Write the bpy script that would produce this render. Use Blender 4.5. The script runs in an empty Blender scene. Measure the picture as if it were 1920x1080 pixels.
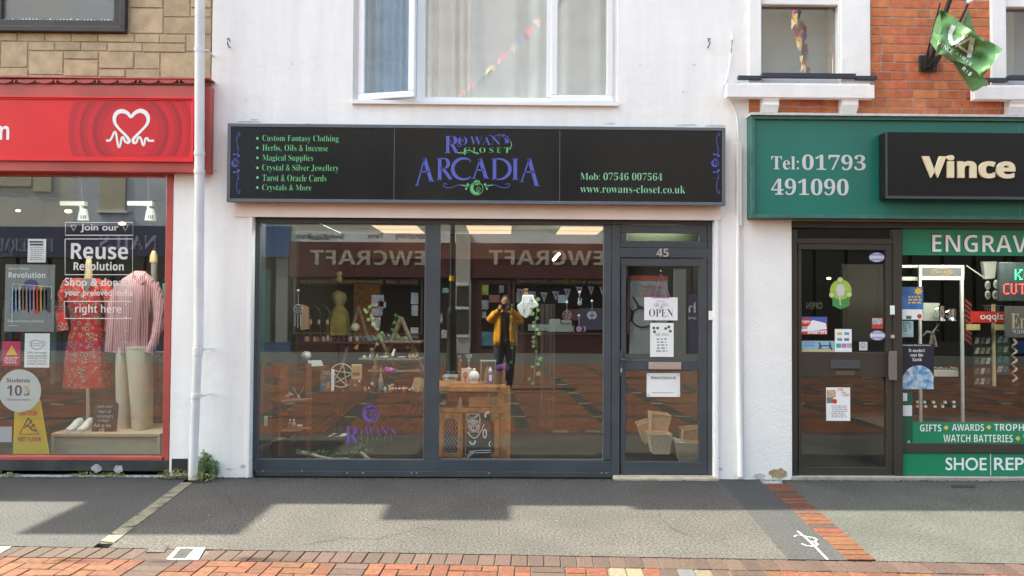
import bpy, math, random
from mathutils import Vector, Matrix
random.seed(7)
S = bpy.context.scene
COL = S.collection
rad = math.radians
# ------------------------------------------------------------ camera
F = 1450.0
CAMP = Vector((0.0, -7.0, 1.55))
PITCH, YAW, ROLL = rad(1.36), -math.atan(15/1450), rad(0.36)
CR = Matrix.Rotation(YAW, 3, 'Z') @ Matrix.Rotation(rad(90)+PITCH, 3, 'X') @ Matrix.Rotation(ROLL, 3, 'Z')
cam = bpy.data.cameras.new('camera'); cam.sensor_width = 36; cam.lens = 36*F/1920
cam.clip_start = 0.01; cam.clip_end = 500
co = bpy.data.objects.new('camera', cam); COL.objects.link(co)
M4 = CR.to_4x4(); M4.translation = CAMP; co.matrix_world = M4
S.camera = co
# ------------------------------------------------------------ light
SUN_EL, SUN_P = 52, 10.3                      # degrees; azimuth 10.3 deg behind the plane of the facade, from the left
sd = Vector((-math.cos(rad(SUN_EL))*math.cos(rad(SUN_P)), math.cos(rad(SUN_EL))*math.sin(rad(SUN_P)), math.sin(rad(SUN_EL))))
sl = bpy.data.lights.new('sun', 'SUN'); sl.energy = 3.3; sl.angle = rad(0.55); sl.color = (1.0, .95, .87)
so = bpy.data.objects.new('sun', sl); COL.objects.link(so)
so.rotation_euler = (-sd).to_track_quat('-Z', 'Y').to_euler(); so.location = (0, 0, 20)
w = bpy.data.worlds.new('World'); S.world = w; w.use_nodes = True
wn = w.node_tree; sky = wn.nodes.new('ShaderNodeTexSky'); sky.sky_type = 'NISHITA'; sky.sun_disc = False
sky.sun_elevation = rad(SUN_EL); sky.sun_rotation = math.atan2(sd.x, sd.y)
sky.dust_density = 3.0; sky.ozone_density = .8
bgn = wn.nodes['Background']; bgn.inputs[1].default_value = 0.15
wn.links.new(sky.outputs[0], bgn.inputs[0])
S.view_settings.view_transform = 'Standard'; S.view_settings.look = 'None'
S.view_settings.gamma = 1; S.view_settings.use_curve_mapping = False
S.view_settings.exposure = 2.62
S.view_settings.use_white_balance = True; S.view_settings.white_balance_temperature = 7050; S.view_settings.white_balance_tint = -1
S.cycles.max_bounces = 8; S.cycles.transparent_max_bounces = 16; S.cycles.glossy_bounces = 4
S.cycles.use_denoising = True
S.cycles.caustics_reflective = False; S.cycles.caustics_refractive = False

# ------------------------------------------------------------ measuring: a photo pixel to a point on a plane of the place
def ray(px, py):
    return (CR @ Vector(((px-960)/F, (540-py)/F, -1.0)))
def W(px, py, y):
    d = ray(px, py); t = (y-CAMP.y)/d.y
    return CAMP + d*t
def G(px, py, z=0.0):
    d = ray(px, py); t = (z-CAMP.z)/d.z
    return CAMP + d*t
def rc(x0, y0, x1, y1, y):
    a, b, c, d = W(x0, y0, y), W(x1, y0, y), W(x0, y1, y), W(x1, y1, y)
    return (a.x+c.x)/2, (b.x+d.x)/2, (c.z+d.z)/2, (a.z+b.z)/2     # xl xr zb zt
def px_m(y): return (y-CAMP.y)/F                                    # metres per pixel at that plane

# ------------------------------------------------------------ object helpers
ORG = {}
def tag(o, label=None, cat=None, group=None, kind=None):
    if label: o['label'] = label
    if cat: o['category'] = cat
    if group: o['group'] = group
    if kind: o['kind'] = kind
    return o
def thing(name, label, cat, loc=(0, 0, 0), group=None, rz=0):
    o = bpy.data.objects.new(name, None); COL.objects.link(o); o.location = loc; o.empty_display_size = .1
    o.rotation_euler.z = rz
    ORG[o.name] = Vector(loc)
    return tag(o, label, cat, group)
class MB:
    def __init__(s): s.v = []; s.f = []; s.smooth = False
    def quad(s, a, b, c, d):
        n = len(s.v); s.v += [Vector(a), Vector(b), Vector(c), Vector(d)]; s.f.append((n, n+1, n+2, n+3)); return s
    def poly(s, pts):
        n = len(s.v); s.v += [Vector(p) for p in pts]; s.f.append(tuple(range(n, n+len(pts)))); return s
    def box(s, x0, x1, y0, y1, z0, z1):
        n = len(s.v)
        for x, y, z in ((x0,y0,z0),(x1,y0,z0),(x1,y1,z0),(x0,y1,z0),(x0,y0,z1),(x1,y0,z1),(x1,y1,z1),(x0,y1,z1)):
            s.v.append(Vector((x, y, z)))
        for f in ((0,3,2,1),(4,5,6,7),(0,1,5,4),(1,2,6,5),(2,3,7,6),(3,0,4,7)): s.f.append(tuple(n+i for i in f))
        return s
    def prism(s, pts, y0, y1):           # pts: (x,z) outline
        n = len(s.v); k = len(pts)
        s.v += [Vector((x, y0, z)) for x, z in pts] + [Vector((x, y1, z)) for x, z in pts]
        s.f.append(tuple(range(n, n+k))); s.f.append(tuple(range(n+2*k-1, n+k-1, -1)))
        for i in range(k): s.f.append((n+i, n+k+i, n+k+(i+1) % k, n+(i+1) % k))
        return s
    def slab(s, pts, z0, z1):            # pts: (x,y) outline
        n = len(s.v); k = len(pts)
        s.v += [Vector((x, y, z1)) for x, y in pts] + [Vector((x, y, z0)) for x, y in pts]
        s.f.append(tuple(range(n, n+k))); s.f.append(tuple(range(n+2*k-1, n+k-1, -1)))
        for i in range(k): s.f.append((n+i, n+k+i, n+k+(i+1) % k, n+(i+1) % k))
        return s
    def tube(s, pts, r, seg=8, cap=True):
        pts = [Vector(p) for p in pts]; n0 = len(s.v); N = len(pts)
        rr = r if isinstance(r, (list, tuple)) else [r]*N
        up = Vector((0, 0, 1))
        for i, p in enumerate(pts):
            t = (pts[min(i+1, N-1)]-pts[max(i-1, 0)]).normalized()
            a = t.cross(up)
            if a.length < .05: a = t.cross(Vector((1, 0, 0)))
            a.normalize(); b = t.cross(a).normalized()
            for k in range(seg):
                th = 2*math.pi*k/seg; s.v.append(p+(a*math.cos(th)+b*math.sin(th))*rr[i])
        for i in range(N-1):
            for k in range(seg):
                s.f.append((n0+i*seg+k, n0+i*seg+(k+1) % seg, n0+(i+1)*seg+(k+1) % seg, n0+(i+1)*seg+k))
        if cap:
            s.f.append(tuple(n0+k for k in range(seg))[::-1]); s.f.append(tuple(n0+(N-1)*seg+k for k in range(seg)))
        return s
    def lathe(s, c, prof, seg=18, sx=1, sy=1):      # prof (r, z)
        n0 = len(s.v); c = Vector(c)
        for r, z in prof:
            for k in range(seg):
                th = 2*math.pi*k/seg; s.v.append(c+Vector((r*math.cos(th)*sx, r*math.sin(th)*sy, z)))
        for i in range(len(prof)-1):
            for k in range(seg):
                s.f.append((n0+i*seg+k, n0+i*seg+(k+1) % seg, n0+(i+1)*seg+(k+1) % seg, n0+(i+1)*seg+k))
        s.f.append(tuple(n0+k for k in range(seg))[::-1]); s.f.append(tuple(n0+(len(prof)-1)*seg+k for k in range(seg)))
        return s
    def loft(s, secs, Y, seg=28, folds=0, amp=0, ph=0, lean=None):   # secs: (py, xl, xr, depth)
        n0 = len(s.v); m = len(secs)
        for i, (py, xl, xr, dp) in enumerate(secs):
            a, b = W(xl, py, Y), W(xr, py, Y); cx = (a.x+b.x)/2; hw = abs(b.x-a.x)/2; z = (a.z+b.z)/2
            yo = lean[i] if lean else 0
            for k in range(seg):
                th = 2*math.pi*k/seg; r = 1+(amp*(i/(m-1)) if folds else 0)*math.sin(folds*th+ph)
                s.v.append(Vector((cx+hw*r*math.cos(th), Y+yo+dp*r*math.sin(th), z)))
        for i in range(m-1):
            for k in range(seg):
                s.f.append((n0+i*seg+k, n0+i*seg+(k+1) % seg, n0+(i+1)*seg+(k+1) % seg, n0+(i+1)*seg+k))
        s.f.append(tuple(n0+k for k in range(seg))[::-1]); s.f.append(tuple(n0+(m-1)*seg+k for k in range(seg)))
        return s
    def ball(s, c, r, seg=14, sx=1, sy=1, sz=1):
        pr = [(max(1e-4, r*math.sin(math.pi*i/8)), -r*math.cos(math.pi*i/8)*sz) for i in range(9)]
        return s.lathe(c, pr, seg, sx, sy)
    def strip(s, pts, y, w, t=.002):       # flat ribbon drawn in a wall plane. pts (x,z); w scalar or list
        n0 = len(s.v); N = len(pts); ww = w if isinstance(w, (list, tuple)) else [w]*N
        P2 = [Vector(p) for p in pts]
        for i in range(N):
            d = (P2[min(i+1, N-1)]-P2[max(i-1, 0)]); 
            if d.length < 1e-9: d = Vector((1, 0))
            d.normalize(); nn = Vector((-d.y, d.x))*ww[i]/2
            for q in (P2[i]+nn, P2[i]-nn): s.v.append(Vector((q.x, y, q.y)))
        for i in range(N-1): s.f.append((n0+2*i, n0+2*i+1, n0+2*i+3, n0+2*i+2))
        return s
    def build(s, name, m, parent=None, smooth=None, bevel=0, label=None, cat=None, group=None, kind=None, origin=None):
        me = bpy.data.meshes.new(name)
        if parent is not None: og = ORG[parent.name]
        elif origin is not None: og = Vector(origin)
        else:
            xs = [p.x for p in s.v]; ys = [p.y for p in s.v]; zs = [p.z for p in s.v]
            og = Vector(((min(xs)+max(xs))/2, (min(ys)+max(ys))/2, min(zs)))
        me.from_pydata([tuple(p-og) for p in s.v], [], s.f); me.materials.append(m)
        if smooth or (smooth is None and s.smooth):
            me.polygons.foreach_set('use_smooth', [True]*len(me.polygons))
            if hasattr(me, 'set_sharp_from_angle'): me.set_sharp_from_angle(angle=rad(50))
        me.update()
        o = bpy.data.objects.new(name, me); COL.objects.link(o)
        if parent is not None: o.parent = parent
        else: o.location = og
        ORG[o.name] = og
        if bevel:
            b = o.modifiers.new('bevel', 'BEVEL'); b.width = bevel; b.segments = 2; b.limit_method = 'ANGLE'; b.angle_limit = rad(40)
        return tag(o, label, cat, group, kind)
def copy_tree(o, parent=None):
    c = o.copy(); COL.objects.link(c)
    if parent is not None: c.parent = parent
    for ch in [x for x in list(COL.objects) if x.parent == o]: copy_tree(ch, c)
    return c
def holed(x0, x1, z0, z1, holes, y0, y1):      # wall slab with rectangular openings, reveals included
    m = MB()
    xs = sorted(set([x0, x1]+[min(max(h[i], x0), x1) for h in holes for i in (0, 1)]))
    zs = sorted(set([z0, z1]+[min(max(h[i], z0), z1) for h in holes for i in (2, 3)]))
    def solid(i, j):
        if i < 0 or j < 0 or i >= len(xs)-1 or j >= len(zs)-1: return False
        cx, cz = (xs[i]+xs[i+1])/2, (zs[j]+zs[j+1])/2
        return not any(h[0] < cx < h[1] and h[2] < cz < h[3] for h in holes)
    for i in range(len(xs)-1):
        for j in range(len(zs)-1):
            if not solid(i, j): continue
            a, b, c, d = xs[i], xs[i+1], zs[j], zs[j+1]
            m.quad((a, y0, c), (b, y0, c), (b, y0, d), (a, y0, d)); m.quad((b, y1, c), (a, y1, c), (a, y1, d), (b, y1, d))
            if not solid(i-1, j): m.quad((a, y0, c), (a, y0, d), (a, y1, d), (a, y1, c))
            if not solid(i+1, j): m.quad((b, y0, c), (b, y1, c), (b, y1, d), (b, y0, d))
            if not solid(i, j-1): m.quad((a, y0, c), (a, y1, c), (b, y1, c), (b, y0, c))
            if not solid(i, j+1): m.quad((a, y0, d), (b, y0, d), (b, y1, d), (a, y1, d))
    return m

# ------------------------------------------------------------ materials
MATS = {}
def mat(name, col, rough=.6, var=0.0, scale=6.0, bump=0.0, bscale=60.0, metal=0, spec=.5, emit=None, es=1, col2=None, island=0, alpha=None, coat=0, detail=4, lo=.35, hi=.65, wear=0, wscale=1.5, wmap=None):
    if name in MATS: return MATS[name]
    m = bpy.data.materials.new(name); m.use_nodes = True; nt = m.node_tree; N = nt.nodes; L = nt.links
    b = N['Principled BSDF']; b.inputs['Roughness'].default_value = rough; b.inputs['Metallic'].default_value = metal
    b.inputs['Specular IOR Level'].default_value = spec; b.inputs['Base Color'].default_value = (*col, 1)
    if coat: b.inputs['Coat Weight'].default_value = coat; b.inputs['Coat Roughness'].default_value = .05
    pos = None
    if var or bump or col2:
        pos = N.new('ShaderNodeNewGeometry')
    if var or col2:
        nz = N.new('ShaderNodeTexNoise'); nz.inputs['Scale'].default_value = scale; nz.inputs['Detail'].default_value = detail
        L.new(pos.outputs['Position'], nz.inputs['Vector'])
        cr = N.new('ShaderNodeValToRGB'); L.new(nz.outputs['Fac'], cr.inputs[0])
        c2 = col2 or tuple(min(1, c*(1+var)) for c in col); c1 = col if col2 else tuple(c*(1-var) for c in col)
        cr.color_ramp.elements[0].position = lo; cr.color_ramp.elements[1].position = hi
        cr.color_ramp.elements[0].color = (*c1, 1); cr.color_ramp.elements[1].color = (*c2, 1)
        out = cr.outputs[0]
        if island:
            oi = N.new('ShaderNodeObjectInfo'); ad = N.new('ShaderNodeMath'); ad.operation = 'ADD'
            L.new(oi.outputs['Random'], ad.inputs[0]); L.new(pos.outputs['Random Per Island'], ad.inputs[1])
            fr = N.new('ShaderNodeMath'); fr.operation = 'FRACT'; L.new(ad.outputs[0], fr.inputs[0])
            mr = N.new('ShaderNodeMapRange'); mr.inputs[3].default_value = 1-island; mr.inputs[4].default_value = 1+island
            L.new(fr.outputs[0], mr.inputs[0])
            hs = N.new('ShaderNodeHueSaturation'); L.new(mr.outputs[0], hs.inputs['Value']); L.new(out, hs.inputs['Color'])
            m2 = N.new('ShaderNodeMath'); m2.operation = 'MULTIPLY_ADD'; m2.inputs[1].default_value = .03*island/.3; m2.inputs[2].default_value = .5-.015*island/.3
            wn_ = N.new('ShaderNodeTexWhiteNoise'); wn_.noise_dimensions = '1D'; L.new(fr.outputs[0], wn_.inputs['W'])
            L.new(wn_.outputs[0], m2.inputs[0]); L.new(m2.outputs[0], hs.inputs['Hue'])
            out = hs.outputs[0]
        if wear:
            n3 = N.new('ShaderNodeTexNoise'); n3.inputs['Scale'].default_value = wscale; n3.inputs['Detail'].default_value = 6; n3.inputs['Roughness'].default_value = .62
            if wmap:
                mp3 = N.new('ShaderNodeMapping'); mp3.inputs['Scale'].default_value = wmap; L.new(pos.outputs['Position'], mp3.inputs[0]); L.new(mp3.outputs[0], n3.inputs['Vector'])
            else: L.new(pos.outputs['Position'], n3.inputs['Vector'])
            m3 = N.new('ShaderNodeMapRange'); m3.inputs[1].default_value = .3; m3.inputs[2].default_value = .7; m3.inputs[3].default_value = 1-wear; m3.inputs[4].default_value = 1+wear
            L.new(n3.outputs['Fac'], m3.inputs[0]); h3 = N.new('ShaderNodeHueSaturation'); L.new(m3.outputs[0], h3.inputs['Value']); L.new(out, h3.inputs['Color']); out = h3.outputs[0]
        L.new(out, b.inputs['Base Color'])
    if bump:
        n2 = N.new('ShaderNodeTexNoise'); n2.inputs['Scale'].default_value = bscale; n2.inputs['Detail'].default_value = 5
        L.new(pos.outputs['Position'], n2.inputs['Vector'])
        bp = N.new('ShaderNodeBump'); bp.inputs['Strength'].default_value = min(1, bump); bp.inputs['Distance'].default_value = .004*max(1, bump)
        L.new(n2.outputs['Fac'], bp.inputs['Height']); L.new(bp.outputs[0], b.inputs['Normal'])
    if emit:
        b.inputs['Emission Color'].default_value = (*emit, 1); b.inputs['Emission Strength'].default_value = es
    if alpha is not None: b.inputs['Alpha'].default_value = alpha
    MATS[name] = m; return m
def glass(name, k=3.0, tint=(.93, .96, .95), rough=0.0, mist=0.0):
    m = bpy.data.materials.new(name); m.use_nodes = True; nt = m.node_tree; N = nt.nodes; L = nt.links
    N.remove(N['Principled BSDF']); out = N['Material Output']
    tr = N.new('ShaderNodeBsdfTransparent'); tr.inputs[0].default_value = (*tint, 1)
    gl = N.new('ShaderNodeBsdfGlossy'); gl.inputs['Roughness'].default_value = rough
    lw = N.new('ShaderNodeLayerWeight'); lw.inputs[0].default_value = .5
    pw = N.new('ShaderNodeMath'); pw.operation = 'POWER'; pw.inputs[1].default_value = 5; L.new(lw.outputs['Facing'], pw.inputs[0])
    mu = N.new('ShaderNodeMath'); mu.operation = 'MULTIPLY_ADD'; mu.use_clamp = True; mu.inputs[1].default_value = .7; mu.inputs[2].default_value = .033*k
    mx = N.new('ShaderNodeMixShader'); L.new(pw.outputs[0], mu.inputs[0]); L.new(mu.outputs[0], mx.inputs[0])
    L.new(tr.outputs[0], mx.inputs[1]); L.new(gl.outputs[0], mx.inputs[2]); last = mx
    ps = N.new('ShaderNodeNewGeometry'); nz = N.new('ShaderNodeTexNoise'); nz.inputs['Scale'].default_value = .9
    L.new(ps.outputs['Position'], nz.inputs['Vector'])
    bp = N.new('ShaderNodeBump'); bp.inputs['Strength'].default_value = .003; bp.inputs['Distance'].default_value = .02
    L.new(nz.outputs['Fac'], bp.inputs['Height']); L.new(bp.outputs[0], gl.inputs['Normal'])
    if mist:
        df = N.new('ShaderNodeBsdfDiffuse'); df.inputs[0].default_value = (.7, .72, .74, 1)
        m2 = N.new('ShaderNodeMixShader'); m2.inputs[0].default_value = mist
        L.new(mx.outputs[0], m2.inputs[1]); L.new(df.outputs[0], m2.inputs[2]); last = m2
    L.new(last.outputs[0], out.inputs[0]); return m
def sheer(name, col, a):
    m = bpy.data.materials.new(name); m.use_nodes = True; nt = m.node_tree; N = nt.nodes; L = nt.links
    b = N['Principled BSDF']; b.inputs['Base Color'].default_value = (*col, 1); b.inputs['Roughness'].default_value = .9
    ps = N.new('ShaderNodeNewGeometry'); wv = N.new('ShaderNodeTexNoise'); wv.inputs['Scale'].default_value = 1.0
    mp = N.new('ShaderNodeMapping'); mp.inputs['Scale'].default_value = (38, 38, .6); L.new(ps.outputs['Position'], mp.inputs[0]); L.new(mp.outputs[0], wv.inputs['Vector'])
    mr = N.new('ShaderNodeMapRange'); mr.inputs[1].default_value = .42; mr.inputs[2].default_value = .62; mr.inputs[3].default_value = a*.25; mr.inputs[4].default_value = a*1.9
    L.new(wv.outputs['Fac'], mr.inputs[0]); L.new(mr.outputs[0], b.inputs['Alpha'])
    return m
def plain(name, col, rough=.6): return mat(name, col, rough)

m_wall = mat('white_masonry_paint', (.83, .82, .81), .75, .035, 1.3, 1.2, 12, wear=.06, wscale=1, wmap=(7, 7, .7))
m_roughcast = mat('white_roughcast_paint', (.82, .81, .80), .85, .04, 2, 1.5, 75)
m_lintel = mat('bounce_pink_cream_paint', (.84, .74, .70), .7, .04, 3, .3, 30)  # pink of light bounced off the orange paving, put into the colour
m_frame = mat('anthracite_powder_coat', (.052, .062, .074), .38, .12, 3, .05, 200)
m_upvc = mat('white_upvc', (.80, .81, .83), .3, .02, 3)
m_glass = glass('shop_glass', 3.2)
m_glass_dark = glass('old_shop_glass', 1.9)
m_glass_up = glass('upper_window_glass', 3.4, (.99, .99, .99))
m_clear = glass('clear_glassware', 1.2, (.93, .95, .95))
m_black = mat('glossy_black_panel', (.007, .0075, .010), .16, .1, 1.2, spec=.32)
m_signframe = mat('slate_grey_aluminium', (.11, .12, .14), .4, .06, 4)
m_blue = mat('violet_blue_vinyl', (0.0828, 0.1008, 0.4464), .45)
m_green = mat('mint_green_vinyl', (0.1258, 0.4884, 0.1998), .45)
m_mint = mat('pale_green_vinyl', (0.234, 0.546, 0.3276), .45)
m_white = mat('white_vinyl', (.80, .81, .80), .5)
m_silver = mat('silver_vinyl', (.55, .57, .57), .35)
m_paper = mat('white_paper', (.78, .78, .78), .8, .03, 9)
m_ink = mat('black_ink', (.03, .03, .035), .7)
m_grey = mat('grey_ink', (.25, .25, .26), .7)
m_dark = mat('dark_void', (.02, .018, .016), .9)
m_steel = mat('brushed_steel', (.62, .60, .60), .3, .05, 30, metal=.9)
m_pvc = mat('grey_white_downpipe', (.68, .67, .67), .45, .08, 3, .1, 30)
m_redpaint = mat('weathered_red_gloss', (.42, .072, .062), .45, .12, 2.2, .15, 40, wear=.1, wscale=3)
m_redsign = mat('bright_red_panel', (.70, .010, .018), .35, .05, 3)
m_redring = [mat('deep_red_print_%d' % i, c, .4) for i, c in enumerate([(.58, .008, .018), (.46, .008, .018), (.35, .007, .018)])]
m_stone = mat('buff_stone', (.45, .345, .215), .9, .14, 9, 1.2, 70, island=.10, wear=.10, wscale=3)
m_mortar = mat('stone_mortar', (.42, .35, .26), .95, .1, 12, .6, 90)
m_brickmortar = mat('lime_mortar', (.46, .36, .30), .95, .12, 12, .6, 90)
m_brick = mat('orange_red_brick', (0.46, 0.125, 0.05), .85, 0, 14, .8, 60, col2=(0.6, 0.19, 0.075), island=.17, wear=.12, wscale=5)
m_brown = mat('bronze_aluminium', (.045, .038, .031), .35, .08, 3)
m_fgreen = mat('teal_green_gloss', (.012, .150, .118), .3, .05, 2)
m_bgreen = mat('window_band_green', (.012, .21, .105), .4, .05, 2)
m_cream = mat('cream_letters', (.72, .62, .42), .4)
m_asph = mat('pale_aggregate_asphalt', (0.01592, 0.01407, 0.01312), .9, 0, 62, 1.6, 90, col2=(0.08489, 0.07619, 0.07105), detail=5, lo=.37, hi=.68, wear=.26, wscale=1.3)
m_asphL = mat('grey_asphalt', (0.01179, 0.01112, 0.01133), .9, 0, 70, 1.3, 90, col2=(0.06233, 0.05881, 0.06013), detail=5, lo=.36, hi=.70, wear=.26, wscale=1.3)
m_asphG = mat('greenish_grey_asphalt', (0.0193, 0.0193, 0.01698), .9, 0, 55, 1.3, 80, col2=(0.07525, 0.07638, 0.06637), detail=5, lo=.34, hi=.68, wear=.22, wscale=1.6)
m_asphD = mat('dark_patch_asphalt', (0.01302, 0.01302, 0.01389), .9, 0, 70, 1.2, 90, col2=(0.04557, 0.04557, 0.04774), detail=5, lo=.36, hi=.68, wear=.12)
m_curb = mat('worn_stone_strip', (.145, .13, .095), .9, .25, 14, .9, 60)
m_pavO = mat('orange_paver', (0.06324, 0.01781, 0.006091), .85, 0, 30, .9, 120, col2=(0.1114, 0.03535, 0.01259), island=.24, wear=.12, wscale=3)
m_pavD = mat('brown_grey_paver', (0.0323, 0.01755, 0.01332), .85, 0, 50, .7, 120, col2=(0.0595, 0.03276, 0.0252), island=.25, wear=.1)
m_pavK = mat('charcoal_paver', (.012, .011, .010), .85, 0, 50, .7, 120, col2=(.026, .023, .021), island=.2)
m_pavY = mat('buff_yellow_paver', (.20, .16, .085), .85, .2, 40, .6, 120, island=.12)
m_pavG = mat('slate_grey_paver', (0.06138, 0.06547, 0.06752), .85, .15, 40, .6, 120)
m_sand = mat('sandy_joint_fill', (.085, .066, .05), .95, .25, 60, .5, 150)
m_bed = mat('sandy_joint_bed', (.075, .06, .05), .95, .2, 40, .5, 150)
m_road = mat('white_road_paint', (.20, .20, .195), .85, 0, 26, .8, 100, col2=(.44, .44, .43), lo=.36, hi=.52)
m_pavW = mat('worn_buff_paver', (0.104, 0.08736, 0.054), .85, .2, 40, .6, 120, island=.2)
m_wood = mat('honey_wood', (.40, .160, .050), .5, .25, 14, .2, 60)
m_wood2 = mat('pale_beech_veneer', (.50, .40, .26), .5, .06, 8)
m_drift = mat('grey_driftwood', (.17, .13, .10), .85, .25, 30, .8, 60)
m_leaf = mat('ivy_leaf_green', (.055, .15, .040), .6, .35, 30)
m_leaf2 = mat('pale_ivy_leaf', (.22, .34, .15), .6, .3, 30)
m_gold = mat('gold_ink', (.35, .22, .07), .5)
m_purple = mat('purple_vinyl', (.15, .085, .33), .5)
m_kraft = mat('brown_kraft_paper', (.48, .31, .16), .8, .08, 12, .3, 40)
m_cloth_y = mat('saffron_jacket_cloth', (.80, .36, .015), .7, .12, 9, .4, 30)
m_skin = mat('skin', (.52, .30, .22), .55, .08, 14)
m_jeans = mat('navy_denim', (.028, .035, .065), .85, .2, 22)
m_maroon = mat('maroon_paint', (.085, .020, .016), .5, .12, 3)
m_beige = mat('beige_render', (.42, .37, .31), .85, .07, 2, .4, 30)

# ------------------------------------------------------------ lettering (built-in font only; made into meshes at the end)
JOBS = []
def serif(s):
    o = ''
    for c in s:
        if 'A' <= c <= 'Z': o += chr(0x1D400+ord(c)-65)
        elif 'a' <= c <= 'z': o += chr(0x1D41A+ord(c)-97)
        elif '0' <= c <= '9': o += chr(0x1D7CE+ord(c)-48)
        else: o += c
    return o
def heavy(s):
    o = ''
    for c in s:
        if 'A' <= c <= 'Z': o += chr(0x1D5D4+ord(c)-65)
        elif 'a' <= c <= 'z': o += chr(0x1D5EE+ord(c)-97)
        elif '0' <= c <= '9': o += chr(0x1D7EC+ord(c)-48)
        else: o += c
    return o
def frak(s):
    o = ''
    for c in s:
        if 'A' <= c <= 'Z': o += chr(0x1D56C+ord(c)-65)
        elif 'a' <= c <= 'z': o += chr(0x1D586+ord(c)-97)
        else: o += c
    return o
STY = {'sans': (lambda s: s, 0), 'serif': (serif, -.013), 'serifb': (serif, 0), 'heavy': (heavy, 0), 'med': (heavy, -.012), 'black': (heavy, .02), 'frak': (frak, 0), 'sansb': (lambda s: s, .012)}
def T(body, x0, y0, x1, y1, Y, m, parent=None, style='sans', name='lettering', flip=False, ext=0.0, yreal=None, **kw):
    """ink box of the words in photo pixels measured on plane Y; flip for words that face the other way"""
    xl, xr, zb, zt = rc(x0, y0, x1, y1, Y)
    JOBS.append(dict(body=body, box=(xl, xr, zb, zt), y=Y if yreal is None else yreal, m=m, parent=parent, style=style, name=name, flip=flip, ext=ext, kw=kw))
def flush_text():
    tmp = []
    for j in JOBS:
        f, off = STY[j['style']]
        c = bpy.data.curves.new('lettering', 'FONT'); c.body = f(j['body']); c.offset = off; c.resolution_u = 3 if '\n' in j['body'] or len(j['body']) > 8 else 6
        if '\n' in j['body']: c.align_x = j['kw'].pop('align', 'CENTER')
        o = bpy.data.objects.new('lettering_source', c); COL.objects.link(o); tmp.append(o)
    bpy.context.view_layer.update()
    dg = bpy.context.evaluated_depsgraph_get()
    meshes = [bpy.data.meshes.new_from_object(o.evaluated_get(dg)) for o in tmp]
    for o in tmp:
        c = o.data; bpy.data.objects.remove(o); bpy.data.curves.remove(c)
    for j, me in zip(JOBS, meshes):
        vs = [v.co.copy() for v in me.vertices]; fs = [tuple(p.vertices) for p in me.polygons]; bpy.data.meshes.remove(me)
        if not vs: continue
        u0 = min(v.x for v in vs); u1 = max(v.x for v in vs); w0 = min(v.y for v in vs); w1 = max(v.y for v in vs)
        xl, xr, zb, zt = j['box']; b = MB(); sk = j['kw'].pop('skew', 0)
        for v in vs:
            a = (v.x-u0)/(u1-u0); a = 1-a if j['flip'] else a
            x = xl+a*(xr-xl); b.v.append(Vector((x, j['y'], zb+(v.y-w0)/(w1-w0)*(zt-zb)+sk*a)))
        b.f = fs
        if j['ext']:
            ed = {}
            for f in fs:
                for i in range(len(f)):
                    e = (f[i], f[(i+1) % len(f)]); k = tuple(sorted(e)); ed[k] = None if k in ed else e
            n = len(b.v); b.v += [v+Vector((0, j['ext'], 0)) for v in b.v[:n]]
            for e in ed.values():
                if e: b.f.append((e[0], e[0]+n, e[1]+n, e[1]))
        b.build(j['name'], j['m'], j['parent'], **j['kw'])
def scribble(parent, x0, y0, x1, rows, dy, Y, m=None, h=None, yreal=None):   # rows of very small print, as short dashes
    b = MB(); k = px_m(Y)
    for r in range(rows):
        y = y0+r*dy; x = x0+random.uniform(0, (x1-x0)*.12); xe = x1-random.uniform(0, (x1-x0)*.2)
        while x < xe:
            l = random.uniform(.5, 1.6)*dy
            p = W(x, y, Y); q = W(min(x+l, xe), y, Y); hh = (h or dy*.45)*k
            b.quad((p.x, yreal or Y, p.z), (q.x, yreal or Y, p.z), (q.x, yreal or Y, p.z+hh), (p.x, yreal or Y, p.z+hh)); x += l+dy*.45
    if b.f: return b.build('small_print', m or m_grey, parent)
def sheet(name, x0, y0, x1, y1, Y, m, label, cat='poster', group=None, t=.0015, parent=None):
    xl, xr, zb, zt = rc(x0, y0, x1, y1, Y)
    return MB().box(xl, xr, Y, Y+t, zb, zt).build(name, m, parent, label=label if parent is None else None, cat=cat if parent is None else None, group=group)
def patch(x0, y0, x1, y1, Y, m, parent, name='print', t=.0006):
    xl, xr, zb, zt = rc(x0, y0, x1, y1, Y)
    return MB().box(xl, xr, Y, Y+t, zb, zt).build(name, m, parent)
def pxstrip(pts, Y, w, m, parent, name, closed=False):
    k = px_m(Y); q = [W(a, b, Y) for a, b in pts]
    ww = [a*k for a in w] if isinstance(w, (list, tuple)) else w*k
    return MB().strip([(p.x, p.z) for p in q], Y, ww).build(name, m, parent)
def arc(cx, cy, r, a0, a1, n=18, ry=None):
    ry = ry or r
    return [(cx+r*math.cos(rad(a0+(a1-a0)*i/n)), cy-ry*math.sin(rad(a0+(a1-a0)*i/n))) for i in range(n+1)]
def disc(x, y, r, Y, m, parent, name, ry=None, n=28, label=None, cat=None, group=None):
    q = [W(a, b, Y) for a, b in arc(x, y, r, 0, 360, n, ry)[:-1]]
    return MB().prism([(p.x, p.z) for p in q], Y, Y+.0012).build(name, m, parent, label=label, cat=cat, group=group)
# ============================================================ OUR SIDE OF THE STREET: THREE BUILDINGS
TOP = 6.3
def X(px, py=600, y=0): return W(px, py, y).x
def Zz(py, px=960, y=0): return W(px, py, y).z
YF = .06          # front of shop frames
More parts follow.
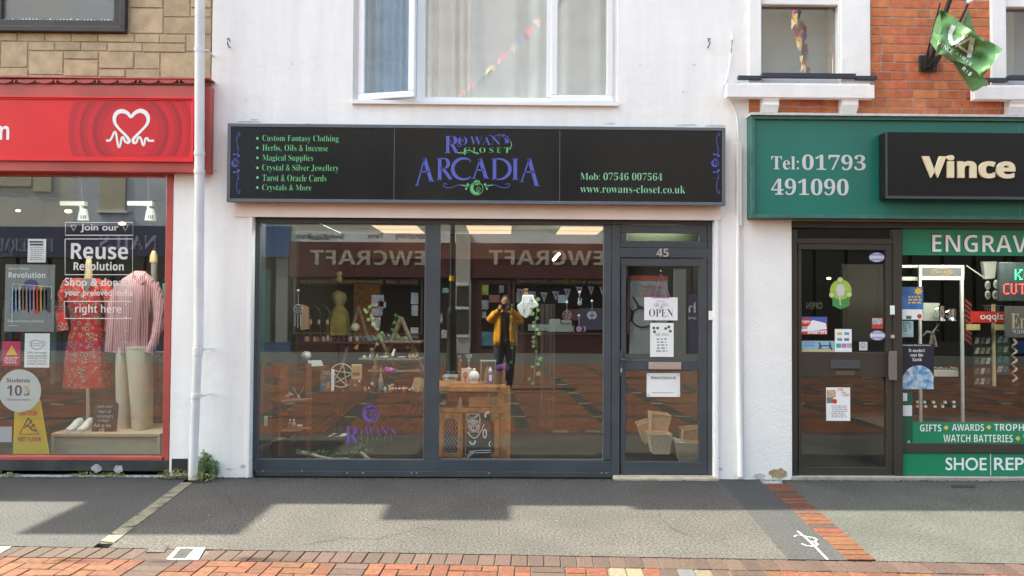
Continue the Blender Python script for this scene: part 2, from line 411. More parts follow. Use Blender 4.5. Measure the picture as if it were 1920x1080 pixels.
# ---------------- white rendered building
wb = thing('white_shop_building', 'white painted rendered building between the stone building and the brick building', 'building', (0, 0, 0))
zmid = Zz(312)
hx0, hx1, _, hz1 = rc(472, 400, 1339, 905, 0)
up = rc(663, -220, 1158, 193, 0)
low = holed(X(322), X(1484.5), -.15, zmid, [(hx0, hx1, -.2, hz1)], 0, .3)
low.build('wall', m_wall, wb)
holed(X(396.5, 150), X(1404, 200), zmid, TOP, [(up[0], up[1], up[2], up[3])], 0, .3).build('wall', m_wall, wb)
# roughcast pier at the right, a skin 6 mm proud, and its chipped foot
a = rc(1394, 413, 1484, 903, 0)
m = MB().box(a[0], a[1]-.002, -.007, -.0005, 0.0, a[3]); m.build('roughcast_pier', m_roughcast, wb)
def blotch(cx, cy, rx, ry, Y, mm, parent, name, n=16, j=.3, t=.002):
    q = [W(cx+rx*math.cos(6.283*i/n)*(1+random.uniform(-j, j)), cy+ry*math.sin(6.283*i/n)*(1+random.uniform(-j, j)), Y) for i in range(n)]
    return MB().prism([(p.x, max(p.z, .002)) for p in q], Y, Y+t).build(name, mm, parent)
m_ochre = mat('bare_ochre_render', (.36, .26, .14), .9, .2, 30, 1.2, 60)
blotch(1459, 888, 17, 10, -.0105, m_ochre, wb, 'chipped_patch')
blotch(1424, 893, 10, 5, -.0105, mat('dirty_paint', (.5, .48, .44), .9, .2, 30), wb, 'chipped_patch')
m_scuff = mat('flaking_paint_scuff', (.56, .54, .52), .9, .15, 20)
for (sx, sy, rx, ry) in ((468, 228, 20, 1.6), (478, 224, 9, 1.4), (580, 232, 6, 1), (461, 188, 1.5, 2.5), (1145, 232, 12, 1), (1290, 234, 20, 1.4), (1340, 236, 16, 2),
                         (1448, 842, 2, 5), (1410, 868, 5, 2), (404, 320, 3, 1.5), (1302, 122, 3, 1), (1200, 122, 1.2, 1.2), (1281, 172, 2, 2), (548, 120, 1.4, 2.2), (1345, 858, 6, 1.5), (430, 880, 9, 1.5), (455, 874, 5, 4), (1352, 880, 5, 3), (404, 866, 4, 2)):
    blotch(sx, sy, rx, ry, -.0015, m_scuff, wb, 'paint_scuff', 10, .45, .001)
MB().box(X(440, 400)-.0, X(1351, 400), -.012, -.001, Zz(410.5), Zz(384)).build('lintel', m_lintel, wb, bevel=.002)
# white reveal trims beside the shopfront
for x0, x1 in ((466.5, 471.8), (1339.5, 1346)):
    MB().box(X(x0), X(x1), -.02, -.001, .0, Zz(411)).build('reveal_trim', m_wall, wb, bevel=.002)
a = rc(322, 860, 352, 886, 0)
MB().box(a[0]+.001, a[1], -.006, -.0006, a[2], a[3]).build('painted_plinth', mat('black_masonry_paint', (.02, .02, .022), .6, .3, 6), wb)
MB().box(X(397, 100)+.003, X(1403, 100), -.055, .28, TOP, TOP+.06).build('coping', m_wall, wb)

# --- shop window and door of the white building
sw = MB(); yb = YF+.055
def bar(mb, x0, y0, x1, y1, ya=YF, yc=None):
    q = rc(x0, y0, x1, y1, ya); mb.box(q[0], q[1], ya, yb if yc is None else yc, q[2], q[3])
swp = MB()
bar(sw, 475, 409, 1146, 420); bar(sw, 475, 420, 484, 862.5); bar(sw, 475, 862.5, 1146, 884); bar(sw, 796, 420, 823, 862.5); bar(sw, 1132, 420, 1146, 862.5)
W1 = sw.build('shop_window', m_frame, wb, bevel=.003)
b2 = MB(); q = rc(479, 884, 1146, 897, .05); b2.box(q[0], q[1], .045, .12, 0.002, q[3]-.001); b2.build('cill', m_frame, W1, bevel=.002)
for x0, x1 in ((484, 796), (823, 1132)):
    q = rc(x0, 420, x1, 862.5, YF+.03)
    MB().box(q[0]+.001, q[1]-.001, YF+.03, YF+.036, q[2]+.001, q[3]-.001).build('pane', m_glass, W1)
    g = MB(); e = .005
    q = rc(x0, 420, x1, 862.5, YF)
    for (u, v, s_, t_) in ((q[0], q[1], q[2], q[2]+e), (q[0], q[1], q[3]-e, q[3]), (q[0], q[0]+e, q[2]+e, q[3]-e), (q[1]-e, q[1], q[2]+e, q[3]-e)):
        g.box(u, v, YF+.012, YF+.029, s_, t_)
    g.build('gasket', mat('grey_gasket', (.16, .17, .18), .5), W1)
sc = MB()
for x in (493, 566, 651, 681, 772, 781, 917, 1128, 1137): sc.ball(W(x, 887 if x > 600 else 883, .043), .005, 8)
sc.build('fixing_screw', m_steel, W1)
fr = MB()
bar(fr, 1147, 409, 1338, 421); bar(fr, 1147, 421, 1162, 893, YF-.004); bar(fr, 1327, 421, 1338, 893)
bar(fr, 1162, 465, 1327, 483)
D1 = fr.build('door_frame', m_frame, wb, bevel=.003)
q = rc(1160, 425, 1330, 462, .25); MB().box(q[0], q[1], .25, .26, q[2], q[3]).build('reflection_board', mat('olive_green_reflection', (.016, .024, .008), .7), D1)  # added board; its olive stands in for a reflection in the transom
tr = MB(); bar(tr, 1163, 422, 1326, 437, YF+.006); bar(tr, 1163, 452, 1326, 464.5, YF+.006); bar(tr, 1163, 437, 1175, 452, YF+.006); bar(tr, 1312, 437, 1326, 452, YF+.006)
tr.build('transom_sash', m_frame, D1, bevel=.002)
q = rc(1175, 437, 1312, 452, YF+.03); MB().box(q[0], q[1], YF+.03, YF+.036, q[2], q[3]).build('pane', m_glass, D1)
dr = MB()
bar(dr, 1164, 485, 1326, 499, YF+.008); bar(dr, 1164, 499, 1173.5, 866, YF+.008); bar(dr, 1311, 499, 1326, 866, YF+.008)
bar(dr, 1173.5, 675, 1311, 695, YF+.008); bar(dr, 1164, 866, 1326, 889.5, YF+.008)
DOOR = dr.build('door', m_frame, wb, bevel=.004)
for y0, y1 in ((499, 675), (695, 866)):
    q = rc(1173.5, y0, 1311, y1, YF+.035); MB().box(q[0]+.001, q[1]-.001, YF+.035, YF+.041, q[2]+.001, q[3]-.001).build('pane', m_glass, DOOR)
q = rc(1216, 679, 1277, 692.5, YF); m = MB().box(q[0], q[1], YF-.004, YF+.0075, q[2], q[3]); m.build('letter_plate', m_steel, DOOR, bevel=.002)
q = rc(1162.5, 657, 1167.5, 705, YF); m = MB().box(q[0], q[1], YF-.004, YF+.0075, q[2], q[3])
p0, p1 = W(1165, 674, YF), W(1189, 676, YF)
m.tube([(p0.x, YF-.002, p0.z), (p0.x, YF-.045, p0.z), (p0.x+.02, YF-.05, p0.z), (p1.x, YF-.05, p1.z)], .008, 8); m.build('handle', m_frame, DOOR)
q = rc(1163.5, 690, 1166.5, 698, YF); MB().box(q[0], q[1], YF-.0075, YF-.0045, q[2], q[3]).build('lock_cylinder', m_steel, DOOR)
T('45', 1231, 466, 1254, 481.5, YF-.012, m_steel, D1, 'heavy', 'house_number', ext=.011)
q = rc(1329, 583, 1337, 600, YF-.012); m = MB().box(q[0], q[1], YF-.022, YF-.001, q[2], q[3])
bell = m.build('doorbell', mat('white_plastic', (.8, .8, .8), .3), None, bevel=.006, label='small white plastic doorbell on the dark grey frame right of door 45', cat='doorbell')
q = rc(1150, 893.5, 1345, 900, 0); m = MB().box(q[0], q[1], -.06, .10, -.02, .022)
m.build('doorstep', mat('cream_worn_concrete', (.40, .34, .26), .9, .18, 9, .8, 60), wb, bevel=.008)

# --- upstairs uPVC window
yw = .05
uf = MB(); ye = yw+.07
def bw(mb, x0, y0, x1, y1, ya=yw, yz=None): q = rc(x0, y0, x1, y1, ya); mb.box(q[0], q[1], ya, ye if yz is None else yz, q[2], q[3])
bw(uf, 663, -220, 674, 190); bw(uf, 783, -220, 798, 183); bw(uf, 1026, -220, 1034, 183); bw(uf, 1150, -220, 1158, 190)
bw(uf, 674, 183, 1150, 190)
UW = uf.build('upper_window', m_upvc, wb, bevel=.004)
q = rc(660, 190.5, 1159, 198, 0); MB().box(q[0], q[1], -.03, .05, q[2], q[3]).build('sill', m_upvc, UW, bevel=.004)
q = rc(798, -220, 1026, 183, yw+.04); MB().box(q[0], q[1], yw+.035, yw+.04, q[2], q[3]).build('pane', m_glass_up, UW)
def sash(x0, x1, ytop, ybot, ang, px_hinge, hinge_left=True, name='casement'):
    q = rc(x0, ytop, x1, ybot, yw-.02); wd = q[1]-q[0]; f = .058
    m = MB(); m.box(0, wd, 0, .06, q[2], q[2]+f); m.box(0, wd, 0, .06, q[3]-f, q[3]); m.box(0, f, 0, .06, q[2]+f, q[3]-f); m.box(wd-f, wd, 0, .06, q[2]+f, q[3]-f)
    g = MB().box(f, wd-f, .03, .035, q[2]+f, q[3]-f)
    R = Matrix.Rotation(ang, 3, 'Z'); base = Vector((q[0], yw-.02, 0))
    for k in (m, g): k.v = [base+R @ p for p in k.v]
    o = m.build(name, m_upvc, UW, bevel=.006)
    return g, o
g1, s1 = sash(673, 784, -220, 188, rad(-13), 0); g1.build('pane', glass('casement_glass_blue', 3.5, (.80, .87, .93)), UW)
g2, s2 = sash(1034, 1150, -220, 190, 0, 0); g2.build('pane', m_glass_up, UW)
# room behind the upper window and its curtains
rm = thing('upstairs_room', 'dim room behind the curtains of the white framed upper window', 'room', (0, 0, 0)); rm['kind'] = 'structure'; del rm['category']
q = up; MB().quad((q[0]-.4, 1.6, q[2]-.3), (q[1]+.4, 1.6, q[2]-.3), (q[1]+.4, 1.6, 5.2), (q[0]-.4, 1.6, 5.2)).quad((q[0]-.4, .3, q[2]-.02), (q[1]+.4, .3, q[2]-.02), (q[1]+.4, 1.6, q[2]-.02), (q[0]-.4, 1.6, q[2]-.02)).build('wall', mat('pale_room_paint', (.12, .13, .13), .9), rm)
def curtain(x0, x1, y0, y1, Y, waves, amp, m_, nm='curtain', label='', cat='curtain', bunch=0, grp=None):
    q = rc(x0, y0, x1, y1, Y); m = MB(); n = waves*14; pts = []
    ph = random.uniform(0, 6)
    for i in range(n+1):
        u = i/n; x = q[0]+(q[1]-q[0])*u
        yy = Y+amp*math.sin(u*waves*6.283+ph+1.2*math.sin(u*7))*(1+.4*math.sin(u*11))
        pts.append((x, yy))
    for k, z in ((0, q[2]), (1, q[2]+(q[3]-q[2])*.5), (2, q[3])):
        for i, (x, yy) in enumerate(pts): m.v.append(Vector((x+bunch*(2-k)*.5*math.sin(i*.07), yy, z)))
    for k in range(2):
        for i in range(n): a_ = k*(n+1)+i; m.f.append((a_, a_+1, a_+n+2, a_+n+1))
    return m.build(nm, m_, None, smooth=True, label=label, cat=cat, group=grp)
m_curt = mat('cream_curtain_cloth', (.86, .85, .81), .9, .06, 5, .3, 60)
m_curt2 = mat('pale_grey_green_curtain_cloth', (.74, .78, .77), .9, .06, 4, .3, 60)
curtain(796, 886, -200, 192, .22, 5, .03, m_curt, label='gathered cream curtain at the left of the large upper pane')
curtain(862, 1032, -200, 192, .26, 3, .03, m_curt2, label='flat pale grey curtain across the large upper pane')
curtain(1032, 1156, -200, 192, .27, 3, .02, m_curt2, label='pale grey curtain behind the right casement upstairs')
curtain(664, 790, -200, 190, .24, 9, .02, mat('blue_grey_net', (.46, .56, .63), .9, .12, 5), label='blue tinted net curtain behind the open casement')
lc = MB()
for row, yy in ((0, 118), (1, 14)):
    for i in range(16):
        x = 690+i*6; p = W(x, yy+4*math.sin(i*1.3), .205)
        for a_ in range(3): lc.ball(p+Vector((random.uniform(-.012, .012), 0, random.uniform(-.02, .02))), .006, 6, sy=.3)
lc.build('lace_trim', mat('white_lace', (.6, .63, .65), .9), None, label='two scalloped white lace bands on the blue net curtain', cat='lace')

# hooks in the wall
for i, x in enumerate((432, 1327)):
    p = W(x, 82, 0); m = MB()
    m.tube([(p.x, 0, p.z-.035), (p.x-.003, -.03, p.z-.04), (p.x-.008*(1-2*i), -.05, p.z-.01), (p.x-.010*(1-2*i), -.045, p.z+.03), (p.x-.004, -.03, p.z+.04), (p.x+.004, -.02, p.z+.01)], .0055, 7)
    m.build('wall_hook', mat('rusty_dark_iron', (.12, .11, .10), .6, .3, 40), None, smooth=True, group='iron wall hooks', cat='hook', label=['bent iron hook in the white wall nearer the downpipe', 'bent iron hook in the white wall nearer the cable'][i])
# cable and painted pipe at the right side
m = MB(); pts = [(1372, 60), (1373, 75), (1371, 100), (1366, 135), (1358, 160), (1362, 180), (1372, 196), (1381, 215), (1383, 232), (1384, 262)]
cb = MB().tube([W(a_, b_, -.014) for a_, b_ in pts], .006, 6)
cb.build('cable', m_wall, None, smooth=True, label='thin white painted cable wandering down the wall beside the brick house', cat='cable')
m = MB().tube([W(1383.5, 270, -.02), W(1383.5, 500, -.02), W(1384, 640, -.02), W(1386, 760, -.02), (W(1389, 893, -.02).x, -.02, .03)], [.016, .016, .018, .022, .024], 10)
m.build('service_pipe', m_wall, None, smooth=True, label='white painted service pipe from the lower wall to the pavement', cat='pipe')
MB().box(X(1379, 270), X(1389, 270), -.03, -.001, Zz(420), Zz(268)).build('conduit_cover', m_wall, None, bevel=.003, label='flat white conduit cover on the wall beside the green sign', cat='conduit')

# ---------------- downpipe
dp = thing('downpipe', 'grey white plastic downpipe between the red shop and the white shop', 'downpipe', (X(374), -.15, 0))
m = MB().tube([W(375, -200, -.16), W(374, 316, -.16), W(372.5, 648, -.16)], .042, 16); m.build('pipe', m_pvc, dp, smooth=True)
m = MB().tube([W(371, 640, -.16), W(371, 655, -.16), W(367, 742, -.16), (W(362, 885, -.16).x, -.16, .02)], .038, 16); m.build('pipe', m_pvc, dp, smooth=True)
for y, r in ((94, .046), (288, .047), (322, .047), (655, .047), (662, .044), (742, .045)):
    p = W(374 if y < 400 else 371 if y < 700 else 367.5, y, -.16); m = MB().tube([p+Vector((0, 0, -.018)), p+Vector((0, 0, .018))], r, 16)
    if y in (94, 655, 742): m.box(p.x+.03, p.x+.075, -.165, -.15, p.z-.008, p.z+.008); m.box(p.x+.058, p.x+.07, -.15, -.001, p.z-.006, p.z+.006)
    m.build('clip', m_pvc, dp, smooth=False)

# ---------------- stone building on the left
sb = thing('stone_shop_building', 'buff stone building with a red charity shopfront beside the downpipe', 'building', (X(150), 0, 0))
swin = rc(-420, -260, 242, 60, 0)
Lx = -15.0
zs0 = Zz(146)
holed(Lx, X(396, 100)-.002, zs0-.3, TOP, [(swin[0], swin[1], swin[2], swin[3])], .005, .3).build('wall', m_mortar, sb)
ST = [(243,-20,305.5,14.5),(243,16,305.5,62.5),(307.5,-20,356,31.5),(358,-20,396,14.5),(358,16,396,31.5),(307.5,33,396,63.5),(-26,62,32,76.5),(34,62.5,83,77),(85,63,133,77.5),
 (135,63.5,183,78),(185,64,251,78.5),(253,65,298.5,80),(300,65.5,347.5,80.5),(349.5,65.5,396,96),(2,79,51.5,126),(53.5,80,101.5,94.5),(103.5,80,150.5,94.5),(152.5,80,200,95),(202,80.5,266,96),
 (268,82,347.5,97.5),(54,97,118,139.5),(120,97,183.5,110.5),(186,97,250.5,128.5),(252.5,99,299.5,129),(301.5,100,396,146),(-30,128,52,143),(120,112.5,183.5,142.5),(186,130.5,234.5,144),(236.5,131,299.5,146),(-30,79,0,126),
 (54,141,118,148)]
for (a, b, c, d) in ST:
    q = rc(a+.3, b+.2, c-.2, d-.2, 0); y = random.uniform(-.006, -.001)
    x1 = min(q[1], X(396, 100)-.004)
    m = MB().box(q[0], x1, y, .0048, q[2], q[3])
    for v in m.v: v.x += random.uniform(-.002, .002); v.z += random.uniform(-.0015, .0015)
    m.build('stone', m_stone, sb, bevel=.004)
m = MB(); z = Zz(-24)                                   # courses above and left of the photo's frame
while z < TOP-.2:
    h = random.choice((.07, .14, .2)); x = swin[1]
    while x < X(396, 100)-.05:
        l = min(random.uniform(.2, .4), X(396, 100)-.004-x); m.box(x, x+l-.008, -.005, .0048, z, z+h-.008); x += l
    z += h
m.build('upper_stonework', m_stone, sb, kind='stuff', bevel=.003)
x = Lx; m = MB(); z = Zz(146)
while z < Zz(62):
    h = .09; x = X(-480, 100)
    while x < X(-34, 100): l = min(random.uniform(.2, .4), X(-31, 100)-x); m.box(x, x+l-.008, -.005, .0048, z, z+h-.008); x += l
    z += h
m.build('side_stonework', m_stone, sb, kind='stuff', bevel=.003)
MB().box(Lx, X(396, 100)-.003, .03, .28, TOP, TOP+.06).build('coping', m_stone, sb)
m_bw = mat('dark_brown_window_frame', (.035, .028, .026), .5, .2, 5, .2, 40)
m = MB(); f = [swin[0], swin[1], swin[2], swin[3]]
e = .075
m.box(f[0], f[1], -.05, .05, f[2], f[2]+.05); m.box(f[1]-.05, f[1], -.05, .05, f[2]+.05, f[3]); m.box(f[0], f[1]-.05, -.02, .05, f[2]+.05, f[2]+.115); m.box(f[1]-.12, f[1]-.05, -.02, .05, f[2]+.115, f[3])
m.box(f[0], f[0]+.1, -.05, .05, f[2]+.115, f[3])
m.box(X(0, 30)-.02, X(0, 30)+.02, -.015, .05, f[2]+.115, f[3])
bwn = m.build('upper_window', m_bw, sb, bevel=.005)
MB().box(f[0]+.1, f[1]-.12, .02, .026, f[2]+.115, f[3]).build('pane', glass('dusty_glass', 2.6, (.6, .62, .62), mist=.16), bwn)
m = MB()
for i in range(70):
    x = f[0]+.9+(f[1]-.12-f[0]-.9)*i/70; m.ball((x, .012, f[2]+.118+random.uniform(0, .006)), random.uniform(.006, .014), 6, sy=.4)
m.build('flaking_putty', mat('white_putty', (.6, .6, .58), .9), bwn)
MB().quad((f[0], 1.0, f[2]-.2), (f[1]+.2, 1.0, f[2]-.2), (f[1]+.2, 1.0, TOP), (f[0], 1.0, TOP)).build('dark_room', mat('grey_blind', (.16, .17, .17), .9), sb)
# unseen slabs added high above the frame, shaped to throw the stepped shadow on the pavement
k = .14; sx = -math.cos(rad(SUN_EL))*math.cos(rad(SUN_P))/math.sin(rad(SUN_EL)); ky = math.cos(rad(SUN_EL))*math.sin(rad(SUN_P))/math.sin(rad(SUN_EL))
def shadow_caster(gx0, gx1, gy, parent, h=TOP-.06, name='shadow_slab', y1=None):
    MB().box(gx0+sx*h, gx1+sx*h, gy+ky*h, .06 if y1 is None else y1, h, h+.05).build(name, m_bw, parent)
g0, g1 = G(132, 935), G(93, 993); g2, g3 = G(520, 945), G(443, 985); g4, g5 = G(727, 945), G(720, 972); g6 = G(955, 977); g7 = G(948, 945)
shadow_caster(-14, (g0.x+g1.x)/2, G(60, 933).y, sb)
shadow_caster((g0.x+g1.x)/2+.002, (g2.x+g3.x)/2, G(300, 1002).y, sb)
shadow_caster((g2.x+g3.x)/2+.002, g4.x, G(620, 945).y, sb)
shadow_caster(g4.x+.002, g7.x, G(840, 975).y, sb)
shadow_caster(g7.x+.002, 1.0, G(1100, 948).y, sb, name='shadow_slab')
shadow_caster(1.002, 14, G(1600, 957).y, sb)

# ---------------- red fascia and shopfront of the stone building
rf = thing('red_fascia_sign', 'bright red charity shop fascia with a white heart and pulse line logo', 'shop sign', (X(150), -.1, Zz(320)))
q = rc(-480, 157, 393, 320, -.1)
MB().box(q[0], q[1], -.1, -.001, q[2], q[3]).build('board', m_redpaint, rf, bevel=.004)
q2 = rc(-480, 143.5, 396, 157, -.1); MB().box(q2[0], q2[1], -.125, -.001, q2[2]+.05, q2[3]).build('cornice', m_redpaint, rf, bevel=.004)
for i in range(11):
    cx = 8+i*38.5+(4 if i % 2 else 0)
    if cx > 385: break
    q3 = [W(a, b, -.1) for a, b in arc(cx, 150, 17, 180, 360, 10, 7)]
    MB().prism([(p.x, p.z) for p in q3], -.118, -.1005).build('scalloped_moulding', m_redpaint, rf)
    q3 = [W(a, b, -.1) for a, b in ((cx+18, 150), (cx+21, 157), (cx+24, 150))]
    MB().prism([(p.x, p.z) for p in q3], -.116, -.1005).build('scalloped_moulding', m_redpaint, rf)
q = rc(-480, 180, 365, 301, -.105); MB().box(q[0], q[1], -.108, -.1005, q[2], q[3]).build('panel', m_redsign, rf)
m = MB()
for k_, (t0, t1, yo) in enumerate(((0, .014, -.125), (.016, .026, -.118))):
    m.box(q[0], q[1], yo, -.1085, q[3]-t1, q[3]-t0); m.box(q[0], q[1], yo, -.1085, q[2]+t0, q[2]+t1); m.box(q[1]-t1, q[1]-t0, yo, -.1085, q[2]+t1, q[3]-t1)
m.build('moulding', m_redsign, rf, bevel=.002)
pz0, pz1 = 190, 292.5
def ringband(cx, cy, r0, r1, col, y):
    m = MB(); n = 48; L_ = []
    for i in range(n+1):
        t_ = 2*math.pi*i/n
        pp = []
        for r in (r0, r1):
            xx = cx+r*math.cos(t_); yy = cy-r*math.sin(t_); pp.append((min(max(xx, 128), 357), min(max(yy, pz0), pz1)))
        L_.append(pp)
    for i in range(n):
        a_, b_, c_, d_ = L_[i][0], L_[i][1], L_[i+1][1], L_[i+1][0]
        m.quad(*[W(u, v, y) for u, v in (a_, b_, c_, d_)])
    m.build('printed_ring', col, rf)
for r0, r1, c in ((0, 52, 0), (52, 72, 1), (72, 82, 0), (82, 96, 1), (96, 106, 0), (106, 118, 1)):
    ringband(245, 246, r0, r1, m_redring[c], -.1095)
ringband(245, 246, 64, 72, m_redring[2], -.1100); ringband(245, 246, 90, 96, m_redring[2], -.1100)
HP = [(632,836),(655,836),(668,815),(682,785),(692,800),(700,850),(708,878),(717,860),(725,822),(735,820),(742,838),(752,848),(765,850),(768,834),(750,808),(712,770),(686,735),(682,700),(697,672),(728,662),(760,674),(780,697),(802,674),(835,660),(866,672),(882,700),(878,735),(850,770),(812,808),(793,832),(797,850),(812,848),(822,822),(832,817),(842,832),(850,862),(858,862),(866,828),(878,824),(886,838),(918,838)]
HW = [4]*12+[5, 6, 5, 4.5, 5.5, 7, 8, 8, 6.5, 5]+[6.5, 8, 8, 7, 5.5, 4.5, 5, 6, 5]+[4]*10
def smooth_path(P, Wd=None, n=4):
    out = []; ow = []
    for i in range(len(P)-1):
        p0, p1, p2, p3 = P[max(i-1, 0)], P[i], P[i+1], P[min(i+2, len(P)-1)]
        for k_ in range(n):
            t_ = k_/n
            f_ = lambda a, b, c, d: .5*((2*b)+(c-a)*t_+(2*a-5*b+4*c-d)*t_*t_+(3*b-a-3*c+d)*t_**3)
            out.append((f_(p0[0], p1[0], p2[0], p3[0]), f_(p0[1], p1[1], p2[1], p3[1])))
            if Wd: ow.append(Wd[i]+(Wd[i+1]-Wd[i])*t_)
    out.append(P[-1]); 
    if Wd: ow.append(Wd[-1]); return out, ow
    return out
hp, hw = smooth_path([(a/3.177, b/3.177) for a, b in HP], (HW+[4]*50)[:len(HP)])
pxstrip(hp, -.112, hw, m_white, rf, 'heart_logo')
T('n', -1, 236, 17.5, 262, -.1115, m_white, rf, 'heavy')
# frame of the red shop window
RW = MB(); yr = .02
def br(mb, x0, y0, x1, y1, ya=yr, yz=.09): q = rc(x0, y0, x1, y1, ya); mb.box(q[0], q[1], ya, yz, q[2], q[3])
br(RW, 308, 320, 320.5, 866); br(RW, -480, 320, 308, 328); br(RW, -480, 855, 308, 866)
RWo = RW.build('shop_window', m_redpaint, sb, bevel=.004)
q = rc(-480, 328, 308, 855, .06); MB().box(q[0], q[1], .06, .066, q[2], q[3]).build('pane', m_glass, RWo)
MB().box(Lx, X(321)-.002, .0, .1, .055, Zz(866)-.001).build('plinth', mat('scuffed_black_paint', (.035, .034, .035), .7, .4, 5, .3, 40), sb)
MB().box(Lx, X(345), -.012, .05, .0, .012).build('painted_kerb_line', m_road, sb)
for x in (181, 222): blotch(x, 879, 8, 8, -.002, mat('chalky_white_smear', (.35, .37, .40), .9, .3, 30), sb, 'chalk_smear', 16, .35)
MB().box(Lx, X(320), .1, .3, -.1, Zz(866)-.001).build('wall', m_dark, sb)
MB().box(Lx, X(320), .09, .3, Zz(328), zs0-.29).build('bulkhead', m_redpaint, sb)

# ---------------- brick building on the right
bb = thing('brick_shop_building', 'orange brick building with a green and black key cutting shopfront', 'building', (X(1750), 0, 0))
Rx = X(2500, 100)
g1_ = rc(1428, -60, 1576, 141, 0); dxm = X(1885, 100)-X(1428, 100)
holes = [(g1_[0], g1_[1], g1_[2], 4.8), (g1_[0]+dxm, g1_[1]+dxm, g1_[2], 4.8)]
holed(X(1403.5, 200)+.0, Rx, Zz(415, 1700), TOP, holes, .005, .3).build('wall', m_brickmortar, bb)
pitch = (Zz(36, 1740)-Zz(205, 1740))/10
zb0 = Zz(218, 1740)
nb = 0
def brickrow(zr, xa, xb, off):
    x = xa-off; k_ = 0
    while x < xb:
        l = .232 if (k_+int(zr*50)) % 2 == 0 or random.random() < .35 else .118
        a_, b_ = max(x, xa), min(x+l-.011, xb)
        if b_-a_ > .02:
            m = MB().box(a_, b_, random.uniform(-.003, .001), .0048, zr, zr+pitch-.012)
            for v in m.v: v.z += random.uniform(-.0015, .0015)
            m.build('brick', m_brick, bb, bevel=.004)
        x += l; k_ += 1
xL, xR = X(1632, 100), X(1857, 100)
for r in range(13):
    zr = zb0+r*pitch
    if r < 2: brickrow(zr, X(1404, 200), X(1920, 200), random.uniform(0, .2))
    elif r < 4: brickrow(zr, X(1641, 200), X(1856, 200), random.uniform(0, .2))
    else: brickrow(zr, xL, xR, random.uniform(0, .2))
m = MB()
for r in range(13, 26):
    zr = zb0+r*pitch; x = X(1404, 200)
    while x < Rx:
        if zr > 4.85 or not any(h[0]-.28 < x < h[1]+.28 for h in holes): m.box(x, x+.22, -.004, .0048, zr, min(zr+pitch-.012, TOP))
        x += .232
for r in range(0, 13):
    x = X(1925, 100)
    while x < Rx:
        if r < 3 or x > holes[1][1]+.3: m.box(x, x+.22, -.004, .0048, zb0+r*pitch, zb0+r*pitch+pitch-.012)
        x += .232
m.build('upper_brickwork', m_brick, bb, kind='stuff')
MB().box(X(1404, 100)+.003, Rx, -.055, .28, TOP, TOP+.06).build('coping', m_wall, bb)
m_rail = mat('dark_blue_grey_flashing', (.03, .032, .05), .5)
for i in range(2):
    d = Vector((dxm*i, 0, 0))
    def bx(mb, x0, y0, x1, y1, ya, yz):
        q = rc(x0, y0, x1, y1, ya); mb.box(q[0]+d.x, q[1]+d.x, ya, yz, q[2], q[3]); return mb
    m = MB()
    if i == 0: bx(m, 1404, -200, 1428, 158, -.035, .0)
    else: bx(m, 1400, -200, 1428, 158, -.035, .0)
    bx(m, 1577, -200, 1632, 158, -.035, .0); bx(m, 1428, -200, 1577, 9, .0, .06)
    wn2 = m.build('sash_window', m_wall, bb, bevel=.008)
    m = MB(); bx(m, 1572, 9, 1590, 158, .0005, .08); bx(m, 1428, 146, 1572, 158, .0005, .08); m.build('frame', m_upvc, wn2, bevel=.003)
    m = MB(); bx(m, 1429, -60, 1575, 148, .06, .066); m.build('pane', m_glass_up, wn2)
    m = MB(); bx(m, 1420, -160, 1580, 158, .3, .31); m.build('blind', mat('blue_grey_roller_blind', (.27, .32, .345), .8), wn2)
    m = MB(); bx(m, 1363, 158, 1640, 183, -.11, -.0355); bx(m, 1390, 156, 1632, 158, -.09, -.036); m.build('sill', m_wall, wn2, bevel=.006)
    for bxp in (1428, 1576):
        q = rc(bxp, 183, bxp+30, 216, -.05); m = MB(); x0, x1 = q[0]+d.x, q[1]+d.x
        prof = [(-.001, q[3]), (-.095, q[3]), (-.098, q[3]-.03), (-.085, q[3]-.045), (-.09, q[3]-.075), (-.07, q[3]-.11), (-.045, q[2]+.02), (-.05, q[2]), (-.001, q[2])]
        n = len(m.v); kk = len(prof)
        m.v += [Vector((x0, y, z)) for y, z in prof]+[Vector((x1, y, z)) for y, z in prof]
        m.f.append(tuple(range(n, n+kk))); m.f.append(tuple(range(n+2*kk-1, n+kk-1, -1)))
        for j in range(kk): m.f.append((n+j, n+kk+j, n+kk+(j+1) % kk, n+(j+1) % kk))
        m.build('bracket', m_wall, wn2)
    m = MB(); bx(m, 1385, 141.5, 1428, 148, -.08, -.036); bx(m, 1430, 137, 1605, 144.5, -.09, -.036); bx(m, 1606, 142, 1645, 148.5, -.08, -.036); m.build('flashing_rail', m_rail, wn2)

# green fascia
gf = thing('green_fascia_sign', 'deep teal green fascia board with a silver phone number', 'shop sign', (X(1500), -.12, Zz(412, 1660)))
q = rc(1408, 222, 2600, 413, -.12)
MB().box(q[0]+.03, q[1], -.105, -.001, q[2]+.03, q[3]-.03).build('board', m_fgreen, gf)
m = MB(); m.box(q[0], q[1], -.13, -.001, q[3]-.032, q[3]); m.box(q[0], q[1], -.13, -.001, q[2], q[2]+.032); m.box(q[0], q[0]+.032, -.13, -.001, q[2]+.032, q[3]-.032)
m.build('frame', mat('faded_green_edge_trim', (.035, .13, .11), .5, .2, 8), gf, bevel=.003)
MB().box(q[0]-.01, q[1], -.15, -.001, q[3]+.001, q[3]+.022).build('lead_flashing', mat('pale_lead', (.55, .56, .56), .5, .1, 20), gf)
T('Tel:', 1446, 293, 1498, 318, -.1075, m_silver, gf, 'serifb'); T('01793', 1504, 290, 1623, 319, -.1075, m_silver, gf, 'serifb'); T('491090', 1446, 335, 1591, 366, -.1075, m_silver, gf, 'serifb')
